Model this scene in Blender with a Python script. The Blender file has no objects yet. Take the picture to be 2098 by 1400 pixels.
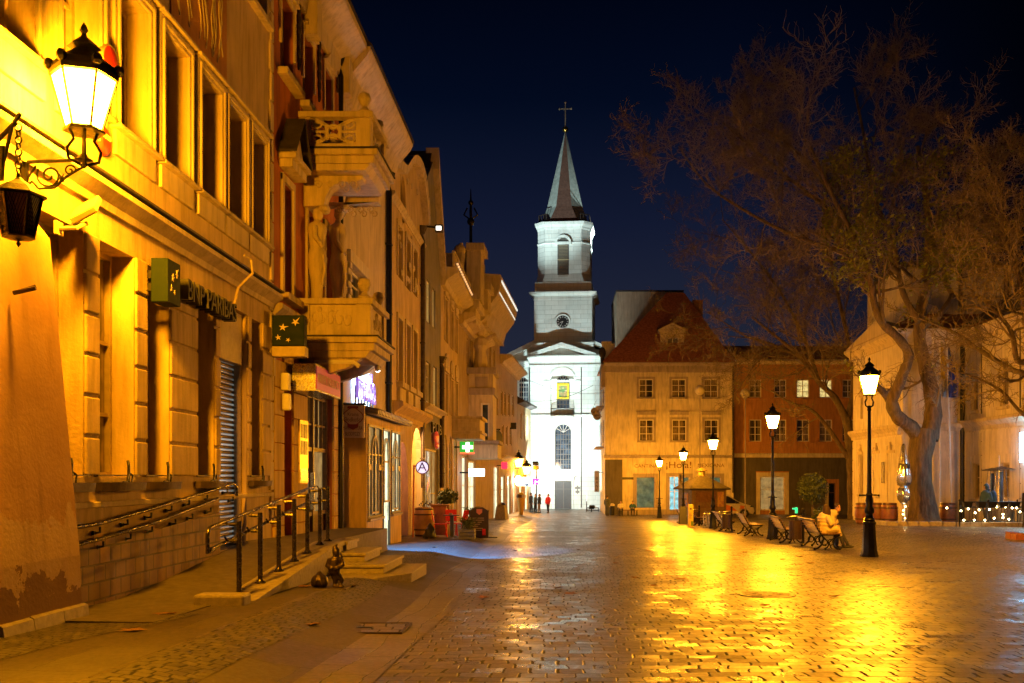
import bpy, bmesh, math, random
from mathutils import Vector, Matrix
from mathutils.geometry import tessellate_polygon
R = math.radians; PI = math.pi
random.seed(7)
SC = bpy.context.scene; COL = SC.collection
# ---- measuring: level camera at the origin's side, street runs along +Y, eye 1.4 m above the paving
F, CX, CY, CZ = 2000., 1145., 978., 1.4
def P(px, py, Y): return Vector(((px-CX)/F*Y, Y, CZ-(py-CY)/F*Y))
def XX(px, Y): return (px-CX)/F*Y
def ZZ(py, Y): return CZ-(py-CY)/F*Y
def sm(t): t = max(0., min(1., t)); return t*t*(3-2*t)
def gz(x, y):
    z = -.025*max(-20., min(y, 75.))
    z += .2*sm((-1.9-x)/1.3)
    z += .4*sm((x-8.8)/5.)*(1-sm((y-55)/15.))*sm((y-4)/14.)
    return z
W = {}
APART={k:.015 for k in ('rusticated_pier','window_surround','sill','flank_trim','console','tower_cornice','bracket','clamp','stucco_ornament','gable_ornament','garland','name_plate','downpipe','finial','moulding','flank_moulding','pediment_roof','shutter_rail','iron_hook','dark_ground_floor','door_surround','rusticated_ground_floor','arcade_back_wall','oven','drip_bar','backlight_tube','stripe','roof_edge','pediment','gallery_railing','hoop','string_course','cornice','skirting_stone','plate','shutter','wing_moulding','lamp')}
def wm(o): return W.get(o.name, Matrix.Identity(4)) if o else Matrix.Identity(4)
class MB:
    def __init__(s): s.v=[]; s.f=[]; s.mi=[]; s.M=Matrix.Identity(4); s.m=0
    def add(s, vs, fs):
        b=len(s.v); s.v += [s.M @ Vector(p) for p in vs]
        for f in fs: s.f.append([b+i for i in f]); s.mi.append(s.m)
        return s
    def quad(s,a,b,c,d): return s.add([a,b,c,d],[[0,1,2,3]])
    def box(s,x0,x1,y0,y1,z0,z1):
        return s.add([(x0,y0,z0),(x1,y0,z0),(x1,y1,z0),(x0,y1,z0),(x0,y0,z1),(x1,y0,z1),(x1,y1,z1),(x0,y1,z1)],
              [[3,2,1,0],[4,5,6,7],[0,1,5,4],[1,2,6,5],[2,3,7,6],[3,0,4,7]])
    def cbox(s,c,sx,sy,sz): x,y,z=c; return s.box(x-sx/2,x+sx/2,y-sy/2,y+sy/2,z-sz/2,z+sz/2)
    def tube(s, pts, r, n=8, cap=True):
        pts=[Vector(p) for p in pts]; k=len(pts)
        rs=list(r) if isinstance(r,(list,tuple)) else [r]*k
        vs=[]; fs=[]; up=None
        for i,p in enumerate(pts):
            t=(pts[min(i+1,k-1)]-pts[max(i-1,0)])
            if t.length<1e-9: t=Vector((0,0,1))
            t.normalize()
            if up is None:
                up=Vector((0,0,1)) if abs(t.z)<.9 else Vector((1,0,0))
            a=up-t*up.dot(t)
            if a.length<1e-6: a=t.orthogonal()
            a.normalize(); up=a; b=t.cross(a)
            for j in range(n):
                w=2*PI*j/n; vs.append(p+(a*math.cos(w)+b*math.sin(w))*rs[i])
        for i in range(k-1):
            for j in range(n): fs.append([i*n+j,i*n+(j+1)%n,(i+1)*n+(j+1)%n,(i+1)*n+j])
        if cap: fs.append(list(range(n))[::-1]); fs.append([(k-1)*n+j for j in range(n)])
        return s.add(vs,fs)
    def lathe(s, prof, n=16, c=(0,0,0), rot=0., cap=True):
        vs=[]; fs=[]; k=len(prof)
        for r,z in prof:
            for j in range(n):
                w=2*PI*j/n+rot; vs.append((c[0]+r*math.cos(w),c[1]+r*math.sin(w),c[2]+z))
        for i in range(k-1):
            for j in range(n): fs.append([i*n+j,i*n+(j+1)%n,(i+1)*n+(j+1)%n,(i+1)*n+j])
        if cap: fs.append(list(range(n))[::-1]); fs.append([(k-1)*n+j for j in range(n)])
        return s.add(vs,fs)
    def ball(s,c,r,nu=10,nv=7):
        rx,ry,rz = r if isinstance(r,(tuple,list)) else (r,r,r)
        vs=[(c[0],c[1],c[2]-rz)]; fs=[]
        for i in range(1,nv):
            a=-PI/2+PI*i/nv
            for j in range(nu):
                w=2*PI*j/nu; vs.append((c[0]+rx*math.cos(a)*math.cos(w),c[1]+ry*math.cos(a)*math.sin(w),c[2]+rz*math.sin(a)))
        vs.append((c[0],c[1],c[2]+rz)); t=len(vs)-1
        for j in range(nu): fs.append([0,1+(j+1)%nu,1+j]); fs.append([t,t-nu+j,t-nu+(j+1)%nu])
        for i in range(nv-2):
            for j in range(nu):
                a=1+i*nu; fs.append([a+j,a+(j+1)%nu,a+nu+(j+1)%nu,a+nu+j])
        return s.add(vs,fs)
    def prism(s, poly, d0, d1):      # (x,z) outline extruded along y
        n=len(poly); tri=tessellate_polygon([[Vector((p[0],p[1],0)) for p in poly]])
        vs=[(p[0],d0,p[1]) for p in poly]+[(p[0],d1,p[1]) for p in poly]
        fs=[list(t) for t in tri]+[[i+n for i in t][::-1] for t in tri]
        fs+=[[i,(i+1)%n,n+(i+1)%n,n+i] for i in range(n)]
        return s.add(vs,fs)
    def ring(s, outer, inner, d0, d1):   # flat ring between two (x,z) loops of equal length
        n=len(outer)
        vs=[(p[0],d0,p[1]) for p in outer]+[(p[0],d0,p[1]) for p in inner]+[(p[0],d1,p[1]) for p in outer]+[(p[0],d1,p[1]) for p in inner]
        fs=[]
        for i in range(n):
            j=(i+1)%n
            fs+=[[i,j,n+j,n+i],[2*n+i,3*n+i,3*n+j,2*n+j],[i,2*n+i,2*n+j,j],[n+i,n+j,3*n+j,3*n+i]]
        return s.add(vs,fs)
    def build(s, name, mats, parent=None, smooth=None, bevel=None, remesh=None, recalc=True):
        if name in APART and parent is not None:
            gs=s.groups(APART[name])
            if len(gs)>1:
                out=[]
                for fs in gs:
                    c=MB(); ids={}
                    for k in fs:
                        c.f.append([ids.setdefault(i,len(ids)) for i in s.f[k]]); c.mi.append(s.mi[k])
                    c.v=[s.v[i] for i in ids]
                    out.append(c._build(name,mats,parent,smooth,bevel,remesh,recalc))
                return out[0]
        return s._build(name,mats,parent,smooth,bevel,remesh,recalc)
    def groups(s,gap):
        """faces gathered into separate pieces; pieces closer than gap stay together"""
        par=list(range(len(s.v)))
        def fd(i):
            while par[i]!=i: par[i]=par[par[i]]; i=par[i]
            return i
        for f in s.f:
            a=fd(f[0])
            for i in f[1:]: par[fd(i)]=a
        cl={}
        for k,f in enumerate(s.f): cl.setdefault(fd(f[0]),[]).append(k)
        it=[]
        for fs in cl.values():
            ps=[s.v[i] for k in fs for i in s.f[k]]
            it.append([[min(p[q] for p in ps)-gap for q in range(3)],[max(p[q] for p in ps)+gap for q in range(3)],fs])
        done=False
        while not done:
            done=True; res=[]
            for x in it:
                for y in res:
                    if all(x[0][q]<=y[1][q] and y[0][q]<=x[1][q] for q in range(3)):
                        y[0]=[min(a,b) for a,b in zip(x[0],y[0])]; y[1]=[max(a,b) for a,b in zip(x[1],y[1])]; y[2]=y[2]+x[2]; done=False; break
                else: res.append(x)
            it=res
        return [x[2] for x in it]
    def _build(s, name, mats, parent=None, smooth=None, bevel=None, remesh=None, recalc=True):
        if not isinstance(mats,(list,tuple)): mats=[mats]
        me=bpy.data.meshes.new(name)
        inv=wm(parent).inverted()
        me.from_pydata([inv @ v for v in s.v],[],s.f)
        for i,p in enumerate(me.polygons): p.material_index=s.mi[i]
        for m in mats: me.materials.append(m)
        if recalc and len(s.f)<60000:
            bm=bmesh.new(); bm.from_mesh(me); bmesh.ops.recalc_face_normals(bm,faces=bm.faces); bm.to_mesh(me); bm.free()
        if smooth is not None:
            for p in me.polygons: p.use_smooth=True
            me.set_sharp_from_angle(angle=R(smooth))
        o=bpy.data.objects.new(name,me); COL.objects.link(o)
        if parent: o.parent=parent; W[o.name]=wm(parent)
        if bevel:
            b=o.modifiers.new('bevel','BEVEL'); b.width=bevel; b.segments=2; b.limit_method='ANGLE'; b.angle_limit=R(40)
        if remesh:
            b=o.modifiers.new('remesh','REMESH'); b.mode='VOXEL'; b.voxel_size=remesh; b.use_smooth_shade=True
            b=o.modifiers.new('smooth','SMOOTH'); b.factor=.5; b.iterations=4
        return o
def tag(o,label=None,cat=None,group=None,kind=None):
    if label: o['label']=label
    if cat: o['category']=cat
    if group: o['group']=group
    if kind: o['kind']=kind
    return o
def thing(name,label,cat,loc=(0,0,0),rz=0.,group=None):
    o=bpy.data.objects.new(name,None); COL.objects.link(o); o.empty_display_size=.2
    o.location=loc; o.rotation_euler=(0,0,rz); tag(o,label,cat,group)
    W[o.name]=Matrix.Translation(loc) @ Matrix.Rotation(rz,4,'Z'); return o
def dup(root,loc,rz=None,label=None,scale=None):
    def cp(o,par):
        c=o.copy(); COL.objects.link(c)
        if par: c.parent=par
        for ch in o.children: cp(ch,c)
        return c
    c=cp(root,None); c.location=loc
    if rz is not None: c.rotation_euler=(0,0,rz)
    if label: c['label']=label
    if scale: c.scale=(scale,)*3
    return c
# ---- facades: local s along the front (left to right as one faces it), d depth inward, z up
class Fac:
    def __init__(s,A,B):
        s.A=Vector((A[0],A[1],0)); s.B=Vector((B[0],B[1],0)); s.L=(s.B-s.A).length
        s.X=(s.B-s.A).normalized(); s.Y=Vector((-s.X.y,s.X.x,0))
        s.M=Matrix(((s.X.x,s.Y.x,0,s.A.x),(s.X.y,s.Y.y,0,s.A.y),(0,0,1,0),(0,0,0,1)))
        s.T=Matrix(((s.X.x,0,-s.Y.x,s.A.x),(s.X.y,0,-s.Y.y,s.A.y),(0,1,0,0),(0,0,0,1)))
    def s(s,px,d=0.):
        k=(px-CX)/F; a=s.A+s.Y*d
        return (k*a.y-a.x)/(s.X.x-k*s.X.y)
    def z(s,px,py,d=0.):
        q=s.A+s.Y*d+s.X*s.s(px,d); return CZ-(py-CY)/F*q.y
    def pt(s,px,py,d=0.): return (s.s(px,d),s.z(px,py,d))
    def w(s,a,d,z): return s.M @ Vector((a,d,z))
def fmb(fac): m=MB(); m.M=fac.M; return m
def rect(s0,s1,z0,z1): return [(s0,z0),(s1,z0),(s1,z1),(s0,z1)]
def arch(s0,s1,z0,zs,n=10,rise=None):
    r=(s1-s0)/2; c=(s0+s1)/2; h=r if rise is None else rise
    return [(s0,z0),(s1,z0)]+[(c+r*math.cos(PI*i/n),zs+h*math.sin(PI*i/n)) for i in range(n+1)]
def shrink(loop,w):
    xs=[p[0] for p in loop]; zs=[p[1] for p in loop]; cx=(min(xs)+max(xs))/2; cz=(min(zs)+max(zs))/2
    kx=1-2*w/(max(xs)-min(xs)); kz=1-2*w/(max(zs)-min(zs))
    return [(cx+(p[0]-cx)*kx,cz+(p[1]-cz)*kz) for p in loop]
def wall(fac,parent,outline,holes,mat,reveal=.22,depth=7.,name='wall',d=0.,body=True):
    m=fmb(fac)
    xs=[p[0] for p in outline]; zs=[p[1] for p in outline]
    if len(outline)==4 and abs(outline[0][1]-outline[1][1])<1e-9:      # plain rectangle: grid of cells round the openings
        bb=[(min(p[0] for p in h),max(p[0] for p in h),min(p[1] for p in h),max(p[1] for p in h)) for h in holes]
        X0,X1,Z0,Z1=min(xs),max(xs),min(zs),max(zs)
        gx=sorted(set([X0,X1]+[min(max(v,X0),X1) for q in bb for v in q[:2]])); gzv=sorted(set([Z0,Z1]+[min(max(v,Z0),Z1) for q in bb for v in q[2:]]))
        for a,b in zip(gx[:-1],gx[1:]):
            for c,e in zip(gzv[:-1],gzv[1:]):
                mx,mz=(a+b)/2,(c+e)/2
                if b-a<1e-6 or e-c<1e-6 or any(q[0]<mx<q[1] and q[2]<mz<q[3] for q in bb): continue
                m.quad((a,d,c),(b,d,c),(b,d,e),(a,d,e))
        for h,q in zip(holes,bb):
            if len(h)>4:      # spandrels beside an arched head
                top=h[2:] if abs(h[0][1]-h[1][1])<1e-9 else None
                if top:
                    k=len(top)//2
                    for cx,part in ((q[1],top[:k+1]),(q[0],top[k:])):
                        for p,r in zip(part[:-1],part[1:]): m.add([(cx,d,q[3]),(p[0],d,p[1]),(r[0],d,r[1])],[[0,1,2]])
    else:
        loops=[outline]+holes; pts=[p for l in loops for p in l]
        tri=tessellate_polygon([[Vector((p[0],p[1],0)) for p in l] for l in loops])
        m.add([(p[0],d,p[1]) for p in pts],[list(t) for t in tri])
    for h in holes:
        n=len(h)
        m.add([(p[0],d,p[1]) for p in h]+[(p[0],d+reveal,p[1]) for p in h],[[i,(i+1)%n,n+(i+1)%n,n+i] for i in range(n)])
    if body:
        n=len(outline)
        m.add([(p[0],d,p[1]) for p in outline]+[(p[0],d+depth,p[1]) for p in outline],[[i,n+i,n+(i+1)%n,(i+1)%n] for i in range(n)])
    return m.build(name,mat,parent,recalc=False)
def window(fac,parent,loop,d,fm,pm,nx=2,nz=(.66,),fw=.07,name='window',th=.06,bar=.045,back=.03):
    xs=[p[0] for p in loop]; zs=[p[1] for p in loop]; x0,x1,z0,z1=min(xs),max(xs),min(zs),max(zs)
    m=fmb(fac); m.ring(loop,shrink(loop,fw),d-th,d+.01)
    for i in range(1,nx):
        x=x0+(x1-x0)*i/nx; w=bar*(1.5 if nx==2 else 1); m.box(x-w/2,x+w/2,d-th*.8,d,z0+fw,z1-fw*1.02)
    for q in nz:
        z=z0+(z1-z0)*q; m.box(x0+fw,x1-fw,d-th*.7,d-.001,z-bar/2,z+bar/2)
    o=m.build(name,fm,parent)
    g=fmb(fac); tri=tessellate_polygon([[Vector((p[0],p[1],0)) for p in loop]])
    g.add([(p[0],d+back*.3,p[1]) for p in loop],[list(t) for t in tri]); g.build('pane',pm,o)
    return o
def mould(m,s0,s1,prof):      # profile of (d,z) swept along s
    n=len(prof)
    m.add([(s0,p[0],p[1]) for p in prof]+[(s1,p[0],p[1]) for p in prof],
          [[i,(i+1)%n,n+(i+1)%n,n+i] for i in range(n)]+[list(range(n))[::-1],[n+i for i in range(n)]])
def cornice(z,h,o): return [(0.02,z),(-o*.25,z),(-o*.35,z+h*.3),(-o*.75,z+h*.55),(-o,z+h*.7),(-o,z+h*.95),(-o*.9,z+h),(0.02,z+h*1.05)]
_tc={}
def textmesh(txt,ext=.01):
    c=bpy.data.curves.new('lettering','FONT'); c.body=txt; c.extrude=ext; c.resolution_u=3
    o=bpy.data.objects.new('lettering',c); COL.objects.link(o)
    dg=bpy.context.evaluated_depsgraph_get(); me=bpy.data.meshes.new_from_object(o.evaluated_get(dg))
    bpy.data.objects.remove(o); bpy.data.curves.remove(c)
    vs=[v.co.copy() for v in me.vertices]; fs=[list(p.vertices) for p in me.polygons]
    bpy.data.meshes.remove(me); return vs,fs
def text(T,txt,x0,x1,y0,y1,z,mat,parent,ext=.01,name='lettering',keep=False):
    """lettering fitted to a box in the plane of T (x right, y up, z out)"""
    vs,fs=textmesh(txt,1.)
    xs=[v.x for v in vs]; ys=[v.y for v in vs]; a,b,c,e=min(xs),max(xs),min(ys),max(ys)
    kx=(x1-x0)/(b-a); ky=(y1-y0)/(e-c)
    if keep: kx=min(kx,ky); ky=kx
    m=MB(); m.M=T
    ox=(x0+x1)/2-kx*(a+b)/2; oy=(y0+y1)/2-ky*(c+e)/2
    m.add([(ox+kx*v.x,oy+ky*v.y,z+ext*v.z) for v in vs],fs)
    return m.build(name,mat,parent,recalc=False)
# ---- materials
def nt(name):
    m=bpy.data.materials.new(name); m.use_nodes=True; t=m.node_tree; b=t.nodes['Principled BSDF']; return m,t,b
def N(t,k,**kw):
    n=t.nodes.new(k)
    for a,v in kw.items(): setattr(n,a,v)
    return n
def math_(t,op,a,b=None,c=None):
    n=t.nodes.new('ShaderNodeMath'); n.operation=op
    for i,v in enumerate((a,b,c)):
        if v is None: continue
        if isinstance(v,(int,float)): n.inputs[i].default_value=v
        else: t.links.new(v,n.inputs[i])
    return n.outputs[0]
def mixc(t,f,a,b,mode='MIX'):
    n=t.nodes.new('ShaderNodeMix'); n.data_type='RGBA'; n.blend_type=mode
    for s,v in ((n.inputs[0],f),(n.inputs[6],a),(n.inputs[7],b)):
        if isinstance(v,(int,float)): s.default_value=v
        elif isinstance(v,tuple): s.default_value=(*v[:3],1)
        else: t.links.new(v,s)
    return n.outputs[2]
def noise(t,vec,scale,detail=4,rough=.55):
    n=t.nodes.new('ShaderNodeTexNoise'); n.inputs['Scale'].default_value=scale; n.inputs['Detail'].default_value=detail; n.inputs['Roughness'].default_value=rough
    t.links.new(vec,n.inputs['Vector']); return n.outputs['Fac']
def mapr(t,v,a,b,c,d):
    n=t.nodes.new('ShaderNodeMapRange'); t.links.new(v,n.inputs[0])
    for i,x in enumerate((a,b,c,d)): n.inputs[i+1].default_value=x
    return n.outputs[0]
def bump(t,b,h,st,dist):
    n=t.nodes.new('ShaderNodeBump'); n.inputs['Strength'].default_value=st; n.inputs['Distance'].default_value=dist
    t.links.new(h,n.inputs['Height']); t.links.new(n.outputs[0],b.inputs['Normal']); return n
def pos(t): return t.nodes.new('ShaderNodeNewGeometry').outputs['Position']
def sc3(t,v,s):
    n=t.nodes.new('ShaderNodeVectorMath'); n.operation='MULTIPLY'; t.links.new(v,n.inputs[0]); n.inputs[1].default_value=s; return n.outputs[0]
def mat(name,col,rough=.6,metal=0.,var=.25,scale=3.,bmp=.15,bs=30.,spec=.5,streak=False,use_pos=False):
    m,t,b=nt(name)
    v=pos(t) if use_pos else t.nodes.new('ShaderNodeTexCoord').outputs['Object']
    f=noise(t,v,scale,5)
    c=mixc(t,mapr(t,f,.3,.7,0,1),tuple(x*(1-var) for x in col),tuple(min(1,x*(1+var)) for x in col))
    if streak:
        f2=noise(t,sc3(t,v,(2.5,2.5,.35)),2.2,6,.65)
        c=mixc(t,mapr(t,f2,.45,.72,0,.7),c,tuple(x*.38 for x in col))
        f4=noise(t,sc3(t,v,(14,14,.5)),1.,4,.7); c=mixc(t,mapr(t,f4,.52,.8,0,.22),c,tuple(x*.45 for x in col))
        f3=noise(t,v,.45,3); c=mixc(t,mapr(t,f3,.35,.7,0,.35),c,tuple(x*.7 for x in col))
    t.links.new(c,b.inputs['Base Color'])
    t.links.new(mapr(t,noise(t,v,scale*2.3,3),.25,.75,max(.02,rough-.12),min(1,rough+.12)),b.inputs['Roughness'])
    b.inputs['Metallic'].default_value=metal; b.inputs['Specular IOR Level'].default_value=spec
    if bmp: bump(t,b,noise(t,v,bs,4),bmp,.02)
    return m
def plaster(name,col): return mat(name,col,.85,0,.14,1.3,.35,26,.3,True,True)
def emit(name,col,st,look=None):
    m,t,b=nt(name); b.inputs['Base Color'].default_value=(*col,1); b.inputs['Emission Color'].default_value=(*col,1); b.inputs['Emission Strength'].default_value=st
    b.inputs['Roughness'].default_value=.3; return m
def glass(name,col=(.012,.013,.016),rough=.06,em=None,st=0.,folds=False):
    m,t,b=nt(name); v=pos(t); f=noise(t,v,1.7,2)
    c=mixc(t,mapr(t,f,.35,.65,0,1),tuple(x*.5 for x in col),tuple(x*1.6 for x in col))
    if folds:      # hanging curtain behind the pane, here drawn together, there half open
        sp=N(t,'ShaderNodeSeparateXYZ'); t.links.new(v,sp.inputs[0]); u=math_(t,'ADD',sp.outputs[0],sp.outputs[1])
        w=math_(t,'SINE',math_(t,'ADD',math_(t,'MULTIPLY',u,38.),math_(t,'MULTIPLY',f,9.))); c=mixc(t,mapr(t,w,-1,1,0,.75),c,tuple(x*.3 for x in col))
        c=mixc(t,mapr(t,noise(t,sc3(t,v,(1.,1.,.12)),1.3,2),.5,.56,0,.85),c,(.012,.012,.013))
    t.links.new(c,b.inputs['Base Color'])
    b.inputs['Roughness'].default_value=rough; b.inputs['Specular IOR Level'].default_value=.8
    if em:
        t.links.new(mixc(t,mapr(t,noise(t,v,3.1,3),.3,.7,0,1),tuple(x*.35 for x in em),em),b.inputs['Emission Color']); b.inputs['Emission Strength'].default_value=st
    return m
SOD=(1.,.44,.035)
M={}
M['ochre']=plaster('ochre_plaster',(.60,.46,.27)); M['ochre_dark']=plaster('olive_plaster',(.42,.34,.2))
M['trim']=plaster('stone_trim',(.62,.52,.36)); M['orange']=plaster('orange_plaster',(.50,.17,.06))
M['beige']=plaster('beige_plaster',(.62,.53,.40)); M['yellow']=plaster('yellow_plaster',(.62,.44,.16))
M['grey']=plaster('grey_plaster',(.26,.24,.22)); M['cream']=plaster('cream_plaster',(.70,.62,.50)); M['tan']=plaster('tan_plaster',(.44,.34,.24))
M['rust']=plaster('terracotta_plaster',(.50,.24,.09)); M['olive']=plaster('olive_shopfront',(.13,.115,.095)); M['pale']=plaster('pale_plaster',(.66,.60,.52))
M['white']=plaster('white_plaster',(.76,.78,.76)); M['mauve']=plaster('mauve_trim',(.40,.34,.33))
M['butt']=plaster('stained_buttress_plaster',(.50,.34,.2))
M['roof']=mat('red_roof_tiles',(.42,.16,.09),.8,0,.35,6,.6,22,.2); M['roofdark']=mat('dark_roof',(.05,.042,.04),.7,0,.3,5,.4,20,.3)
M['copper']=mat('green_copper',(.44,.49,.45),.6,0,.25,3,.2,12,.4)
M['iron']=mat('black_iron',(.02,.019,.018),.38,.6,.3,9,.2,60); M['ironbrown']=mat('weathered_iron',(.07,.05,.04),.5,.5,.4,8,.3,50)
M['steel']=mat('brushed_steel',(.5,.5,.5),.25,1,.1,20,.05,90); M['darksteel']=mat('dark_steel_rail',(.13,.115,.10),.24,.9,.2,12,.05,60)
M['granite']=mat('granite_slab',(.30,.26,.21),.55,0,.25,14,.15,50); M['concrete']=mat('concrete_ramp',(.105,.088,.072),.7,0,.25,5,.2,30)
M['fwhite']=mat('white_window_frame',(.70,.68,.64),.45,0,.06,8,.03,30); M['fbrown']=mat('brown_window_frame',(.12,.06,.03),.45,0,.3,9,.1,40)
M['fgrey']=mat('dark_window_frame',(.10,.09,.08),.45,0,.2,9,.05,40); M['fbeige']=mat('beige_window_frame',(.42,.33,.2),.5,0,.15,9,.05,40)
M['glass']=glass('dark_glass'); M['glassblue']=glass('blue_glass',(.04,.06,.09)); M['glasstan']=glass('curtained_glass',(.24,.19,.13),.05,folds=True)
M['glasslit']=glass('lit_glass',(.1,.08,.05),.1,(1,.75,.25),.9); M['glassshop']=glass('lit_shop_glass',(.1,.1,.08),.1,(.80,.85,.55),1.7)
M['glasswarm']=glass('warm_shop_glass',(.1,.08,.05),.1,(.8,.50,.16),.45); M['glassteal']=glass('teal_shop_glass',(.05,.1,.09),.1,(.11,.25,.20),.36)
M['glasscyan']=glass('cyan_shop_glass',(.1,.1,.1),.1,(.25,.8,.9),1.1)
M['red']=mat('red_plastic',(.62,.02,.02),.3,0,.12,6,.03,30); M['wood']=mat('oak_wood',(.20,.095,.04),.5,0,.35,7,.2,30); M['slat']=mat('bench_slat_wood',(.18,.09,.035),.35,0,.3,9,.2,40)
M['black']=mat('black_paint',(.015,.015,.016),.4,0,.2,8,.05,40); M['bronze']=mat('dark_bronze',(.06,.042,.028),.42,.7,.4,14,.35,40)
M['leaf']=mat('evergreen_leaf',(.055,.075,.022),.6,0,.4,6,0); M['leafy']=mat('autumn_leaf',(.34,.36,.03),.55,0,.45,4,0); M['bark']=None
def _bark():
    m,t,b=nt('tree_bark'); v=t.nodes.new('ShaderNodeTexCoord').outputs['Object']
    r=noise(t,sc3(t,v,(9,9,1.6)),1.,5,.7); c=mixc(t,mapr(t,r,.35,.65,0,1),(.055,.036,.024),(.20,.135,.085)); c=mixc(t,mapr(t,noise(t,v,1.1,3),.4,.7,0,.5),c,(.16,.14,.08)); t.links.new(c,b.inputs['Base Color']); b.inputs['Roughness'].default_value=.9
    bump(t,b,r,1.,.12); return m
M['bark']=_bark()
M['twig']=mat('twig_bark',(.21,.16,.10),.85,0,.3,3,0)
M['lampglass']=emit('sodium_lantern_glass',(1.,.36,.012),1300.); M['lampglasswall']=emit('deep_sodium_lantern_glass',(1.,.355,.004),1300.)
OFFLAMPS=[]; EXPO=.28
# ---- camera and night sky
cam=bpy.data.cameras.new('camera'); co=bpy.data.objects.new('camera',cam); COL.objects.link(co); SC.camera=co
co.location=(0,0,CZ); co.rotation_euler=(R(90),0,0); cam.sensor_width=36; cam.lens=F/2098*36
cam.shift_x=(1049-CX)/2098; cam.shift_y=(CY-700)/2098; cam.clip_end=2000; cam.clip_start=.1
SC.view_settings.view_transform='Standard'; SC.view_settings.look='None'; SC.view_settings.exposure=0; SC.view_settings.gamma=1
SC.cycles.use_denoising=True; SC.cycles.sample_clamp_indirect=6; SC.cycles.max_bounces=6; SC.cycles.diffuse_bounces=3; SC.cycles.glossy_bounces=3
SC.cycles.caustics_reflective=False; SC.cycles.caustics_refractive=False
wd=bpy.data.worlds.new('World'); SC.world=wd; wd.use_nodes=True; t=wd.node_tree; bg=t.nodes['Background']
g=N(t,'ShaderNodeTexCoord').outputs['Generated']; sp=N(t,'ShaderNodeSeparateXYZ'); t.links.new(g,sp.inputs[0])
cr=N(t,'ShaderNodeValToRGB'); t.links.new(sp.outputs['Z'],cr.inputs[0]); e=cr.color_ramp.elements
e[0].position=0; e[0].color=(.034,.038,.060,1); e[1].position=1; e[1].color=(.0004,.001,.006,1)
for p_,c_ in ((.12,(.021,.026,.050,1)),(.25,(.008,.0125,.038,1)),(.36,(.0012,.0042,.017,1)),(.46,(.0003,.0014,.007,1))):
    q=e.new(p_); q.color=c_
xr=mapr(t,sp.outputs['X'],.16,.42,1.,.12)      # the town's glow fades to the east side of the sky
t.links.new(mixc(t,1.,cr.outputs[0],xr,'MULTIPLY'),bg.inputs['Color']); bg.inputs['Strength'].default_value=.62
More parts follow.
